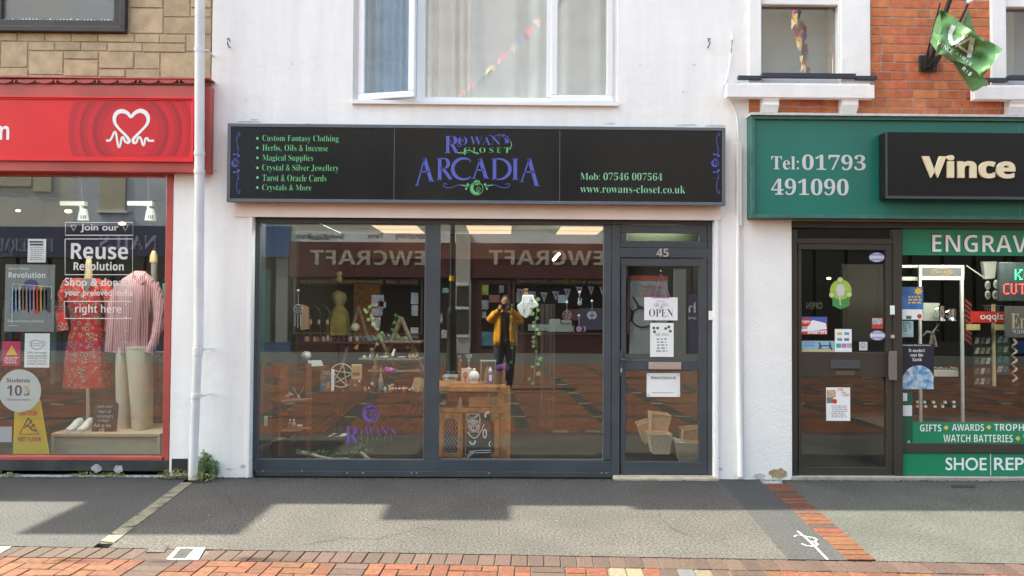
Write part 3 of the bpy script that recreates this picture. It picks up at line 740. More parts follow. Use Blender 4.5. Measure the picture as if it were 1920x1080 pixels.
MB().box(X(1896, 240), X(1897, 240), -.107, -.1055, q[2]+.04, q[3]-.04).build('joint', mat('pale_joint', (.08, .3, .26), .5), gf)
vb = thing('black_box_sign', 'black box sign with raised cream letters reading Vince on the green fascia', 'shop sign', (X(1800), -.2, Zz(378, 1800)))
q = rc(1661, 251, 2600, 375, -.24)
MB().box(q[0], q[1], -.24, -.1055, q[2], q[3]).build('box', mat('satin_black_box', (.010, .0105, .012), .25, spec=.25), vb, bevel=.006)
m = MB(); m.box(q[0]-.004, q[1], -.245, -.2405, q[2]-.004, q[2]+.02); m.box(q[0]-.004, q[0]+.012, -.245, -.2405, q[2]+.02, q[3]); m.build('trim', mat('dark_steel_trim', (.05, .055, .065), .35), vb)
T('Vince', 1730, 291, 1904, 334, -.263, m_cream, vb, 'black', ext=.022)
T('A', 1925, 293, 1964, 334, -.263, m_cream, vb, 'black', ext=.022)

# bronze shopfront
def bq(mb, x0, y0, x1, y1, ya=.03, yz=.1): q = rc(x0, y0, x1, y1, ya); mb.box(q[0], q[1], ya, yz, q[2], q[3]); return mb
m = MB(); bq(m, 1484.5, 413, 2500, 430); bq(m, 1484.5, 430, 1495, 900); bq(m, 1676, 430, 1692, 900); bq(m, 1495, 447, 1676, 457, .04)
GD = m.build('door_frame', m_brown, bb, bevel=.003)
q = rc(1495, 430, 1676, 447, .07); MB().box(q[0], q[1], .07, .075, q[2], q[3]).build('pane', m_glass_dark, GD)
m = MB(); bq(m, 1497, 458, 1674, 468, .045); bq(m, 1497, 468, 1503, 877, .045); bq(m, 1662, 468, 1674, 877, .045); bq(m, 1503, 660, 1662, 707, .045); bq(m, 1497, 877, 1674, 897, .045)
GDo = m.build('door', m_brown, bb, bevel=.003)
for y0, y1 in ((468, 660), (707, 877)):
    q = rc(1503, y0, 1662, y1, .07); MB().box(q[0], q[1], .07, .075, q[2], q[3]).build('pane', m_glass_dark, GDo)
q = rc(1557, 675, 1613, 692, .04); m = MB().box(q[0], q[1], .036, .0445, q[2], q[3]); m.box(q[0]+.03, q[1]-.03, .026, .036, q[2]+.006, q[2]+.016); m.build('letter_plate', mat('dark_pewter', (.06, .065, .075), .35), GDo, bevel=.002)
q = rc(1567, 695, 1603, 703.5, .04); MB().box(q[0], q[1], .040, .0445, q[2], q[3]).build('name_plate', mat('aged_brass_plate', (.10, .08, .055), .4), GDo)
q = rc(1664, 658, 1678, 712, .03); MB().box(q[0], q[1], -.01, .008, q[2], q[3]).box(q[0]+.015, q[1]-.015, .008, .0445, q[2]+.03, q[3]-.03).build('handle', mat('brown_grey_handle', (.17, .14, .13), .4), GDo, bevel=.003)
q = rc(1670, 573, 1677.5, 590, .03); MB().box(q[0], q[1], .025, .0445, q[2], q[3]).build('latch_cover', m_white, GDo, bevel=.003)
m = MB().tube([W(1674, 631, .02), W(1674, 631, .044)], .018, 12); m.build('lock_cylinder', m_steel, GDo)
m = MB(); bq(m, 1692, 833, 2500, 851, .04); bq(m, 1692, 893, 2500, 904, .04)
GW = m.build('shop_window', m_brown, bb, bevel=.003)
q = rc(1692, 430, 2500, 833, .07); MB().box(q[0], q[1], .07, .076, q[2], q[3]).build('pane', m_glass_dark, GW)
q = rc(1692, 430, 2500, 481, .066); MB().box(q[0], q[1], .066, .0695, q[2], q[3]).build('green_band', m_bgreen, GW)
q = rc(1692, 793, 2500, 833, .066); MB().box(q[0], q[1], .066, .0695, q[2], q[3]).build('green_band', m_bgreen, GW)
q = rc(1692, 851, 2500, 893, .06); MB().box(q[0], q[1], .05, .12, q[2], q[3]).build('green_panel', m_bgreen, GW)
T('ENGRAV', 1746, 439, 1927, 474, .0645, m_ink, GW, 'heavy'); T('ENGRAV', 1748, 440.5, 1926, 473, .063, m_white, GW, 'med')
T('GIFTS', 1725, 796, 1765, 809, .064, m_white, GW, 'med'); T('AWARDS', 1785, 795, 1845, 808, .064, m_white, GW, 'med'); T('TROPHIES', 1864, 795, 1946, 808, .064, m_white, GW, 'med')
T('WATCH BATTERIES', 1769, 815, 1899, 829, .064, m_white, GW, 'med'); T('W', 1919, 815, 1932, 829, .064, m_white, GW, 'med')
m_dia = mat('yellow_diamond_print', (.68, .48, .10), .5)
for x, y in ((1774, 802), (1854, 801), (1908.5, 822)): T('◆', x-5, y-5, x+5, y+5, .064, m_dia, GW, name='diamond')
T('SHOE', 1773, 858, 1850, 882, .048, m_white, GW, 'sansb'); T('REPAIRS', 1864, 858, 1990, 882, .048, m_white, GW, 'sansb')
q = rc(1857, 851, 1858.5, 893, .045); MB().box(q[0], q[1], .046, .0495, q[2], q[3]).build('joint', m_silver, GW)
q = rc(1484.5, 900, 2500, 909, -.02)
MB().box(q[0], q[1], -.02, .3, -.02, .03).build('step', mat('grey_concrete_step', (.30, .28, .25), .9, .15, 10, .6, 60), bb, bevel=.006)
m = MB(); a, b, c, d = G(1783, 909, .004), G(1829, 909, .004), G(1829, 914, .004), G(1783, 914, .004); m.quad(d, c, b, a); m.build('vent_grille', m_dark, bb)
# ============================================================ GROUND
MB().quad((-40, -45, -.035), (40, -45, -.035), (40, 12, -.035), (-40, 12, -.035)).build('ground', m_bed, None, kind='structure')
eL, eR = G(0, 1020), G(1920, 1063)
ANG = math.atan2(eR.y-eL.y, eR.x-eL.x)*.75
E0 = G(960, 1040)
def edge_y(x): return E0.y+math.tan(ANG)*(x-E0.x)
jA, jB, jC, jD = G(340, 905), G(185, 1018), G(215, 1018), G(362, 905)      # stone strip
pA, pB = G(1357, 908), G(1477, 1047); qA, qB = G(1432, 908), G(1588, 1050); rA, rB = G(1477, 908), G(1642, 1050)
def lx(a, b, y): return a.x+(b.x-a.x)*(y-a.y)/(b.y-a.y)
def band(xa, xb, z=0.0, n=8):
    """ground strip between two straight joints from the walls to the brick edge"""
    m = MB(); y0 = -.001
    def E(f):
        if not isinstance(f, tuple): return f, edge_y(f)
        x = f[0].x
        for _ in range(6): y = edge_y(x); x = lx(f[0], f[1], y)
        return x, y
    xl0 = lx(*xa, y0) if isinstance(xa, tuple) else xa; xr0 = lx(*xb, y0) if isinstance(xb, tuple) else xb
    (xl1, yl1), (xr1, yr1) = E(xa), E(xb)
    m.slab([(xl1, yl1), (xr1, yr1), (xr0, y0), (xl0, y0)], -.03, z)
    return m
band(-20, (jA, jB)).build('pavement', m_asphL, None, kind='structure')
band((jD, jC), (pA, pB)).build('pavement', m_asph, None, kind='structure')
band((pA, pB), (qA, qB), .002).build('pavement_patch', m_asphD, None, kind='structure')
band((rA, rB), 20).build('pavement', m_asphG, None, kind='structure')
# stone strip, cracked into blocks
st = thing('stone_strip', 'strip of cracked kerb stones crossing the pavement from the weeds', 'kerb', (jA.x, jA.y, 0))
t0 = 0.0; ts = [0, .10, .22, .31, .42, .50, .62, .71, .80, .90, 1.0]
for i in range(10):
    u, v = ts[i]+.006, ts[i+1]-.004
    f = lambda a, b, t_: (a.x+(b.x-a.x)*t_, a.y+(b.y-a.y)*t_)
    j1, j2 = random.uniform(-.02, .02), random.uniform(-.02, .02)
    MB().slab([f(jA, jB, v+j1), f(jD, jC, v+j2), f(jD, jC, u), f(jA, jB, u)], -.03, .004+random.uniform(0, .004)).build('stone', m_curb, st, bevel=.003)
MB().slab([(jB.x, jB.y), (jC.x, jC.y), (jD.x, jD.y), (jA.x, jA.y)], -.034, -.004).build('stone_bed', m_bed, st)
# red brick strip at the right
rs = thing('brick_strip', 'strip of orange bricks crossing the pavement between dark patch and grey tarmac', 'paving', (rA.x, rA.y, 0))
L_ = (qB-qA).length; n = 21
for i in range(n):
    y0_, y1_ = qA.y+(qB.y-qA.y)*(i+.06)/n, qA.y+(qB.y-qA.y)*(i+.97)/n
    MB().slab([(lx(qA, qB, y1_), y1_), (lx(rA, rB, y1_), y1_), (lx(rA, rB, y0_), y0_), (lx(qA, qB, y0_), y0_)], -.02, .003+random.uniform(0, .003)).build('brick', m_pavO if random.random() < .75 else m_pavD, rs, bevel=.003)
# slight weathering: gum spots
m = MB()
for i in range(80):
    x, y = random.uniform(-4, 4.5), random.uniform(-2.1, -.1); r = random.uniform(.002, .006)
    a_ = [(x+r*math.cos(k_*1.26+i)*random.uniform(.7, 1.4), y+r*math.sin(k_*1.26+i)) for k_ in range(5)]
    m.slab(a_, .002, .0045)
m.build('litter_specks', mat('pale_gum', (.2, .2, .19), .8), None, kind='stuff', label='pale specks of gum and grit on the pavement')

# hairline cracks in the tarmac
ck = MB()
for P_ in (((560, 1024), (640, 1008), (700, 1012), (790, 990), (850, 995)), ((1180, 930), (1230, 950), (1250, 985), (1300, 1010)), ((420, 930), (450, 960), (440, 1000))):
    Q_ = []
    for (a, b), (c, d) in zip(P_[:-1], P_[1:]):
        for t_ in (0, .25, .5, .75): Q_.append((a+(c-a)*t_+random.uniform(-5, 5), b+(d-b)*t_+random.uniform(-2, 2)))
    for (a, b), (c, d) in zip(Q_[:-1], Q_[1:]):
        g, h = G(a, b), G(c, d); v = h-g
        if v.length < 1e-5: continue
        n_ = Vector((-v.y, v.x, 0)).normalized()*random.uniform(.0012, .003); z_ = Vector((0, 0, .0035))
        ck.poly([g+n_+z_, g-n_+z_, h-n_+z_, h+n_+z_])
ck.build('tarmac_cracks', mat('dirt_filled_crack', (.018, .017, .015), .95), None, kind='stuff', label='fine dark cracks wandering through the tarmac')
# ---------------- the brick street
stp = thing('brick_street', None, None, (E0.x, E0.y, 0)); stp['kind'] = 'structure'
cA, sA = math.cos(ANG), math.sin(ANG)
def s2w(u, v): return (E0.x+u*cA+v*sA, E0.y+u*sA-v*cA)          # u along the edge, v away from our shops
far = {'O': MB(), 'D': MB(), 'Y': MB(), 'G': MB(), 'K': MB()}
MM = {'O': m_pavO, 'D': m_pavD, 'Y': m_pavY, 'G': m_pavG, 'K': m_pavK, 'W': m_pavW}
near = []
def paver(u0, u1, v0, v1, k):
    g = .0035; dz = random.uniform(-.0022, .0012)
    P_ = [s2w(u0+g, v1-g), s2w(u1-g, v1-g), s2w(u1-g, v0+g), s2w(u0+g, v0+g)]
    if v0 < .52 and -4.3 < u0 < 4.9 and v1-v0 > .02 and u1-u0 > .02: near.append((P_, 'W' if k == 'Y' else k, dz, v0))
    else:
        if k == 'D' and v0 > .3: k = 'K'
        b = far[k]; n = len(b.v); c = .004
        b.v += [Vector((x, y, dz-.004)) for x, y in P_]
        q = [s2w(u0+g+c, v1-g-c), s2w(u1-g-c, v1-g-c), s2w(u1-g-c, v0+g+c), s2w(u0+g+c, v0+g+c)]
        b.v += [Vector((x, y, dz)) for x, y in q]
        b.f += [(n+4, n+5, n+6, n+7), (n, n+1, n+5, n+4), (n+1, n+2, n+6, n+5), (n+2, n+3, n+7, n+6), (n+3, n, n+4, n+7)]
UB = [-16.1+1.17*i for i in range(29)]                              # left edges of the dark bands
shift = (G(1000, 1065).x-E0.x); UB = [b-(min(UB, key=lambda z: abs(z-shift))-shift) for b in UB]
# sett row along the pavement, with two covers left out
u = -16.0
cv = [(s_.x-E0.x, e_.x-E0.x) for s_, e_ in ((G(278, 1028), G(322, 1028)), (G(322, 1035), G(384, 1035)))]
while u < 16:
    if not any(a_-.02 < u+.05 < b_+.0 for a_, b_ in cv): paver(u, u+.1, 0.004, .204, 'D')
    u += .1
V = .208; rows = []
crosses = [1.50, 2.98, 4.48, 5.98, 7.48, 8.98, 10.48]
def panel(ua, ub, va, vb):
    c = .1; ni = max(1, round((ub-ua)/c)); cw = (ub-ua)/ni; nj = max(1, round((vb-va)/c)); ch = (vb-va)/nj
    i0 = int(ua*7) ; done = set()
    for i in range(ni):
        for j in range(nj):
            if (i, j) in done: continue
            d = (i+i0-j) % 4
            if d == 0: w_, h_ = 2, 1
            elif d == 1: w_, h_ = 1, 1
            elif d == 3: w_, h_ = 1, 2
            else: w_, h_ = 1, 1
            if d == 0 and i+1 >= ni: w_ = 1
            if d == 3 and j+1 >= nj: h_ = 1
            for a_ in range(w_):
                for b_ in range(h_): done.add((i+a_, j+b_))
            k = 'O' if random.random() > .04 or va > .3 else 'D'
            paver(ua+i*cw, ua+(i+w_)*cw, va+j*ch, va+(j+h_)*ch, k)
vs = [V]+crosses+[11.4]
yl = G(1148, 1075).x-E0.x
for a_, b_ in zip(vs[:-1], vs[1:]):
    va = a_+(0 if a_ == V else .2); vb = b_
    for i in range(len(UB)-1):
        ua = UB[i]+.2; ub = UB[i+1]
        if a_ == V and ua < yl < ub: 
            # repaired stretch of mixed bricks
            panel(ua, yl-.01, va, va+.21); x = yl
            for k in 'YYODGYD': paver(x, min(x+.1, ub), va, va+.2, k); x += .1
            if x < ub: panel(x, ub, va, va+.2)
            panel(ua, ub, va+.21, vb)
        else: panel(ua, ub, va, vb)
        v = va
        while v < vb-.05:
            paver(UB[i], UB[i]+.2, v, min(v+.1, vb), 'D'); v += .1
    # cross row with a yellow brick in every band
    if b_ in crosses:
        drain = b_ == 1.50
        for i in range(len(UB)-1):
            paver(UB[i], UB[i]+.2, b_+.05, b_+.15, 'Y'); paver(UB[i], UB[i]+.2, b_, b_+.05, 'D'); paver(UB[i], UB[i]+.2, b_+.15, b_+.2, 'D')
            u_ = UB[i]+.2; w_ = (UB[i+1]-u_)/10
            for k_ in range(10):
                if drain: paver(u_+k_*w_, u_+(k_+1)*w_, b_+.1, b_+.2, 'D')
                else: paver(u_+k_*w_, u_+(k_+1)*w_, b_, b_+.2, 'D')
for k, b in far.items():
    if b.f: b.build('distant_pavers', MM[k], stp, kind='stuff')
near.sort(key=lambda t_: t_[3])
for i, (P_, k, dz, v0) in enumerate(near):
    m = MB().slab(P_, -.03, dz)
    if i < 300: m.build('paver', MM[k], stp, bevel=.0035)
    else: far.setdefault('x', MB()); far['x'].slab(P_, -.03, dz)
if 'x' in far: far['x'].build('near_pavers', m_pavO, stp, kind='stuff')
a_, b_ = s2w(-16, 11.4), s2w(16, 11.4)
MB().slab([(-20, -18.4), (20, -18.4), (20, b_[1]-.0), (-20, a_[1])], -.03, .004).build('far_pavement', mat('far_grey_tarmac', (.035, .037, .036), .9, .2, 40, .6, 90), None, kind='structure')
# drain channel grating
a_, b_, c_, d_ = s2w(-16, .002), s2w(16, .002), s2w(16, 11.4), s2w(-16, 11.4)
MB().quad((*d_, -.0085), (*c_, -.0085), (*b_, -.0085), (*a_, -.0085)).build('joint_sand', m_sand, stp)
gr = thing('drain_channel', 'long slotted metal drain channel across the brick street', 'drain', (*s2w(0, 1.55), 0))
m = MB(); u = -9
while u < 9:
    P_ = [s2w(u, 1.59), s2w(u+.022, 1.59), s2w(u+.022, 1.51), s2w(u, 1.51)]; m.slab(P_, -.02, .002); u += .045
m.build('grating', mat('cast_iron', (.05, .05, .05), .6), gr, kind='stuff')
# covers with white paint
wc = thing('painted_stopcock_cover', 'small dark cover ringed in white road paint in the brick edge row', 'cover', (G(350, 1040).x, G(350, 1040).y, 0))
Q = [G(*p) for p in ((332, 1027), (385, 1027), (372, 1049), (311, 1049))]; R_ = [G(*p) for p in ((338, 1029), (364, 1029), (347, 1047), (323, 1047))]
MB().slab([(p.x, p.y) for p in (Q[3], Q[2], Q[1], Q[0])], -.03, .001).build('painted_surround', m_road, wc)
MB().slab([(p.x, p.y) for p in (R_[3], R_[2], R_[1], R_[0])], -.0, .004).build('lid', m_asphD, wc)
gc = thing('water_cover', 'grey tarmac filled water cover beside the white painted one', 'cover', (G(296, 1032).x, G(296, 1032).y, 0))
Q = [G(*p) for p in ((283, 1022), (317, 1022), (308, 1036), (274, 1036))]
MB().slab([(p.x, p.y) for p in (Q[3], Q[2], Q[1], Q[0])], -.03, .003).build('lid', m_asph, gc)
Q = [G(*p) for p in ((262, 1018), (338, 1018), (314, 1051), (246, 1051))]
MB().slab([(p.x, p.y) for p in (Q[3], Q[2], Q[1], Q[0])], -.03, -.004).build('frame', m_pavD, gc)
Q = [G(*p) for p in ((-30, 1026), (21, 1026), (-6, 1042), (-60, 1042))]
MB().slab([(p.x, p.y) for p in (Q[3], Q[2], Q[1], Q[0])], .0005, .004).build('paint_mark', m_road, None, label='white road paint patch on the brick edge at the photo corner', cat='paint mark')
# sprayed symbol on the dark patch
sp = MB()
def gstrip(P_, w_, z=.0048):
    q = [G(*p) for p in P_]
    for i in range(len(q)-1):
        d = (q[i+1]-q[i]); 
        if d.length < 1e-6: continue
        n_ = Vector((-d.y, d.x, 0)).normalized()*w_/2
        sp.poly([(q[i]+n_)+Vector((0, 0, z)), (q[i]-n_)+Vector((0, 0, z)), (q[i+1]-n_)+Vector((0, 0, z)), (q[i+1]+n_)+Vector((0, 0, z))])
z3 = lambda L: [(1280+a/3, 870+b/3) for a, b in L]
gstrip(z3([(628, 412), (640, 403), (665, 404), (700, 412), (735, 418), (755, 428), (745, 440), (712, 436)]), .012); gstrip(z3([(712, 436), (745, 444), (762, 456), (740, 466), (700, 464), (668, 452)]), .012)
gstrip(z3([(645, 380), (700, 425), (745, 468), (790, 515), (815, 540)]), .014)
sp.build('spray_mark', m_road, None, label='white sprayed utility symbol with a long tail on the dark patch', cat='paint mark')

# ============================================================ THE OTHER SIDE OF THE STREET (seen in the glass)
YO = -18.5; YV = 2*(YF+.03)-YO
def orc(x0, y0, x1, y1, yo=YO): return rc(x0, y0, x1, y1, 2*(YF+.03)-yo)
def ob(mb, x0, y0, x1, y1, front, back=None):   # front: how far it stands out from the opposite wall
    q = orc(x0, y0, x1, y1); mb.box(q[0], q[1], YO if back is None else YO+back, YO+front, max(q[2], 0), q[3]); return mb
def OT(body, x0, y0, x1, y1, front, m_, parent, style='sans', **kw): T(body, x0, y0, x1, y1, YV, m_, parent, style, flip=True, yreal=YO+front, **kw)
m_lgrey = mat('light_grey_band', (.62, .62, .60), .6)
m_oglass = mat('dark_window_glass', (.012, .012, .013), .15, spec=.5)
sh = thing('sewing_shop', 'maroon fronted sewing shop across the street seen in the glass', 'building', (orc(860, 500, 862, 510)[0], YO, 0))
ob(MB(), 545, -340, 1176, 436, 0, -4).build('wall', m_beige, sh)
ob(MB(), 545, 436, 1176, 456, .05, -3.9).build('banner', m_lgrey, sh)
ob(MB(), 545, 456, 1176, 521, .18, -3.9).build('fascia', m_maroon, sh)
m_ocream = mat('faded_cream_letters', (.40, .34, .27), .6)
for x0 in (560, 893):
    OT('SEWCRAFT', x0+24, 470, x0+266, 497.5, .19, m_ocream, sh, 'heavy')
for b_, x0, x1 in (('Fabric', 770, 805), ('Knitting', 742, 770), ('Sewing', 612, 645), ('Ribbon', 580, 612), ('Braids', 556, 583), ('Yarns', 690, 720)):
    OT(b_, x0, 436+random.uniform(0, 3), x1, 446+random.uniform(0, 5), .055, m_ink, sh, 'sansb')
for a_, b_ in ((556, 790), (965, 1176)):
    m = MB(); ob(m, a_, 521, b_, 536, .12, -3.9); m.build('sign_board', mat('black_gloss_board', (.015, .010, .008), .3), sh)
OT('Craft and Haberdashery Trimmings', 565, 523, 783, 534, .125, m_gold, sh, 'frak'); OT('Haberdashery Craft Fabric Needlecraft', 967, 523, 1174, 534, .125, m_gold, sh, 'frak')
for a_, b_ in ((556, 790), (965, 1176)):
    m = MB(); ob(m, a_, 536, b_, 626, .02, -3.9); m.build('window', m_oglass, sh)
    m = MB(); ob(m, a_, 626, b_, 664, .06, -3.9); m.build('stall_riser', m_maroon, sh)
    m = MB(); ob(m, a_-4, 521, a_, 626, .13); ob(m, b_, 521, b_+3, 626, .13); ob(m, a_, 624, b_, 627, .14); m.build('frame', mat('brown_wood_frame', (.10, .05, .035), .5), sh)
ob(MB(), 793, 521, 854, 664, .02, -3.9).build('stall_riser', m_dark, sh)
ob(MB(), 855, 440, 882, 664, .2, 0).build('pilaster', m_beige, sh)
for y in (531, 575, 627):
    m = MB(); ob(m, 856, y, 880, y+5, .23); m.build('pilaster_band', m_lgrey, sh)
ob(MB(), 857, 538, 879, 626, .215).build('shutter', mat('dark_brown_shutter', (.04, .028, .022), .7, .1, 60), sh)
ob(MB(), 883, 521, 965, 664, .03, -3.9).build('door_surround', m_maroon, sh)
m = MB(); ob(m, 903, 533, 950, 655, .05); DR_ = m.build('door', m_oglass, sh)
m = MB(); ob(m, 897, 526, 903, 662, .08); ob(m, 950, 526, 957, 662, .08); ob(m, 903, 526, 950, 533, .08); ob(m, 903, 655, 950, 662, .08); m.build('frame', mat('red_brown_door', (.12, .035, .02), .5), DR_)
oc = 0
for x0, y0, x1, y1, c in ((902,534,916,553,(.45,.5,.1)),(936,535,945,549,(.4,.42,.45)),(917,553,937,567,(.5,.18,.17)),(902,563,916,580,(.45,.45,.45)),(904,584,912,596,(.4,.4,.42)),(697,553,720,575,(.5,.55,.6)),(709,565,724,577,(.45,.5,.6)),
                          (697,578,708,592,(.4,.45,.5)),(708,578,718,592,(.4,.45,.5)),(697,595,714,612,(.35,.4,.42)),(771,549,785,570,(.5,.55,.6)),(772,572,784,592,(.45,.5,.55)),(770,614,785,634,(.45,.5,.5)),
                          (968,548,1004,568,(.45,.5,.52)),(1046,553,1064,568,(.45,.55,.62)),(830,540,841,549,(.4,.5,.45)),(828,618,838,634,(.4,.38,.35)),(824,588,830,606,(.35,.38,.4)),(1060,580,1130,600,(.14,.06,.07)),(903,622,930,648,(.12,.3,.35))):
    m = MB(); ob(m, x0, y0, x1, y1, .065); m.build('window_notice', mat('faded_notice_%d' % oc, c, .8, .25, 3), sh); oc += 1
for x0, y0, x1, y1, c in ((1028,606,1072,622,(.35,.42,.40)),(1030,598,1050,606,(.42,.44,.42)),(1052,600,1071,608,(.42,.44,.40)),(990,608,1028,620,(.3,.36,.33)),(1085,578,1130,618,(.07,.06,.11))):
    m = MB(); ob(m, x0, y0, x1, y1, .08); m.build('stock_box', mat('stock_box_%d' % x0, c, .7), sh)
# bunting in its window: flag prints are simple triangles
for i in range(9):
    xx = 968+i*22; yy = 541+6*math.sin(i*.8)
    a_, b_, c_ = [W(*p, YV) for p in ((xx, yy), (xx+15, yy+1), (xx+8, yy+21))]
    for k_, (s_, cc) in enumerate(((1, (.10, .10, .26)), (.8, (.55, .55, .55)), (.45, (.42, .04, .05)))):
        g = (a_+b_+c_)/3; P_ = [g+(p-g)*s_ for p in (a_, b_, c_)]
        MB().poly([(p.x, YO+.07+.003*k_, p.z) for p in P_]).build('window_pennant', mat('pennant_%d' % k_, cc, .8), sh)
m = MB()
for x0, x1, y0, y1 in ((590, 640, 290, 400), (700, 750, 290, 400), (900, 950, 290, 400), (1040, 1090, 290, 400)):
    ob(m, x0, y0, x1, y1, .03, 0)
m.build('window', m_oglass, sh)
# neighbours
def front(name, label, x0, x1, wallm, fasc, sill=None, top=-340, fy=(425, 482)):
    t_ = thing(name, label, 'building', (orc((x0+x1)/2, 500, (x0+x1)/2+1, 510)[0], YO, 0))
    ob(MB(), x0, top, x1-.6, fy[0], 0, -4).build('wall', wallm, t_)
    ob(MB(), x0, fy[0], x1-.6, fy[1], .15, -3.9).build('fascia', fasc, t_)
    ob(MB(), x0, fy[1], x1-.6, 640, -.05, -3.9).build('window', m_oglass, t_)
    ob(MB(), x0, 640, x1-.6, 664, .02, -3.9).build('stall_riser', sill or fasc, t_)
    m = MB(); x = x0
    while x < x1: ob(m, x, fy[1], x+4, 640, .0); x += 60
    m.build('frame', wallm, t_); return t_
m_navy = mat('navy_fascia', (.018, .022, .07), .4); m_bluef = mat('mid_blue_fascia', (.02, .07, .20), .4)
m_oh = mat('pale_house_paint', (.50, .46, .40), .85, .06, 2); m_oh2 = mat('lilac_white_house_paint', (.46, .47, .52), .85, .06, 2)
f1 = front('fish_shop', 'navy fish shop with a pale house above across the street', -330, 150, m_oh, m_navy)
OT('FISHERMAN', -22, 448, 108, 472, .16, mat('pale_blue_letters', (.16, .19, .28), .5), f1, 'serifb'); OT('Fresh Fish', -30, 474, 30, 483, .16, mat('pale_blue_letters', (.16, .19, .28), .5), f1)
m = MB(); ob(m, -40, 300, 62, 350, .05); ob(m, 66, 310, 100, 360, .05); m.build('upper_window', mat('pale_blind_window', (.45, .38, .28), .6), f1)
f2 = front('nail_shop', 'dark blue nail bar with a lilac white house above across the street', 150, 484, m_oh2, m_navy)
OT('NAILS', 193, 442, 300, 468, .16, mat('lilac_letters', (.26, .27, .34), .5), f2, 'serifb')
m = MB(); ob(m, 190, 325, 238, 396, .05); ob(m, 345, 325, 390, 396, .05); m.build('upper_window', mat('pale_blind_window', (.45, .38, .28), .6), f2)
m = MB(); ob(m, 185, 396, 243, 400, .1); m.build('sill', m_lgrey, f2)
f3 = front('teal_door_shop', 'blue fronted shop with a teal door across the street', 484, 545, mat('grey_blue_render', (.28, .33, .36), .8), m_bluef)
m = MB(); ob(m, 488, 505, 508, 642, .06); m.build('door', mat('teal_door_paint', (.015, .10, .09), .4), f3); m = MB(); ob(m, 518, 482, 540, 642, .05); m.build('pier', mat('grey_pier', (.2, .2, .19), .8), f3)
f4 = front('optician_shop', 'dark optician front with spectacle posters across the street', 1176, 1345, m_beige, mat('near_black_fascia', (.02, .018, .02), .4))
m = MB(); ob(m, 1180, 517, 1251, 722, .1); m.build('poster', mat('pale_grey_poster', (.36, .36, .37), .7), f4)
m = MB(); ob(m, 1180, 517, 1251, 526, .105); m.build('red_band', mat('orange_red_band', (.42, .07, .03), .6), f4)
m = MB()
OT('An extra\npair for\nyou or us', 1203, 535, 1243, 558, .107, mat('orange_red_band', (.42, .07, .03), .6), f4, 'heavy', align='RIGHT')
k_ = px_m(YV); m = MB()
for cx, cy, r in ((1205, 595, 22), (1165, 590, 20)):
    q = [W(a, b, YV) for a, b in arc(cx, cy, r, 0, 360, 24, r*.85)]; m.strip([(p.x, p.z) for p in q], YO+.11, 3.2*k_)
q = [W(a, b, YV) for a, b in ((1186, 556), (1196, 575), (1214, 582))]; m.strip([(p.x, p.z) for p in q], YO+.112, 4*k_); m.build('spectacles_print', m_dark, f4)
m = MB(); ob(m, 1287, 552, 1344, 668, .1); m.build('poster', mat('navy_poster', (.025, .02, .075), .6), f4)
OT('h', 1290, 567, 1303, 586, .107, m_lgrey, f4, 'sans'); OT('and', 1290, 592, 1304, 599, .107, m_lgrey, f4)
m = MB(); ob(m, 1262, 505, 1285, 664, .12); m.build('pier', mat('grey_pier', (.2, .2, .19), .8), f4)
f5 = front('brown_cafe', 'dark brown cafe front across the street in the door glass', 1345, 1900, m_beige, mat('brown_fascia', (.03, .022, .018), .5), fy=(400, 470))
m = MB()
for x in (1400, 1520, 1700): ob(m, x, 300, x+50, 380, .04)
m.build('upper_window', m_oglass, f5)
f6 = front('grey_bank', 'grey stone bank front across the street at the far end', 1900, 2400, mat('grey_ashlar', (.3, .29, .27), .85, .1, 2), m_bluef)

# ---------------- lamp post behind the photographer
vy = 2*(YF+.03)+9.0
lp = thing('lamp_post', 'black fluted cast iron lamp post in the brick street', 'lamp post', (W(847, 600, vy).x, -9.0, 0))
px_ = W(847, 600, vy).x; k_ = px_m(vy)
zf = lambda py: W(847, py, vy).z
m = MB().lathe((px_, -9, 0), [(.15, 0), (.15, .12), (.11, .2), (.10, zf(610)), (.105, zf(608)), (.095, zf(600)), (.11, zf(592)), (.115, zf(588)), (.075, zf(577)), (.06, zf(570)), (.065, zf(567)), (.052, zf(560)), (.05, 4.6), (.04, 4.7)], 16)
m.build('column', mat('black_cast_iron', (.012, .013, .013), .35), lp, smooth=True)
m = MB().lathe((px_, -9, 0), [(.057, zf(527)), (.057, zf(517))], 16); m.build('yellow_label', mat('yellow_label', (.75, .45, .02), .5), lp)
m = MB().lathe((px_, -9, 4.7), [(.03, 0), (.14, .08), (.20, .42), (.21, .44), (.12, .56), (.03, .62)], 8); m.build('lantern', mat('lantern_glass', (.4, .42, .42), .2), lp)

# ---------------- bunting across the street
cols = [(.55, .45, .12), (.60, .38, .25), (.50, .42, .14), (.62, .05, .06), (.22, .05, .06), (.45, .1, .2), (.1, .2, .35)]
m_fl = [mat('pennant_cloth_%d' % i, c, .8, .1, 8) for i, c in enumerate(cols)]
def bunting(a, b, n, label, sag=.3, size=.22):
    a, b = Vector(a), Vector(b); t_ = thing('bunting', label, 'bunting', a, group='bunting strings over the street')
    pts = [a+(b-a)*(i/n)+Vector((0, 0, -sag*4*(i/n)*(1-i/n))) for i in range(n+1)]
    MB().tube(pts, .006, 5).build('string', m_paper, t_)
    for i in range(n):
        d = (pts[i+1]-pts[i]); p = pts[i]+d*.2; q = pts[i]+d*.75; w_ = Vector((random.uniform(-.1, .1), random.uniform(-.05, .05), -size)); q = q+Vector((random.choice((-1, 1))*random.uniform(.06, .14)*(size > .15), 0, 0))
        MB().poly([p, q, (p+q)/2+w_]).build('pennant', m_fl[i % 7], t_)
p1 = Vector((W(1490, 0, 11).x, -4.0+0, 0)); 
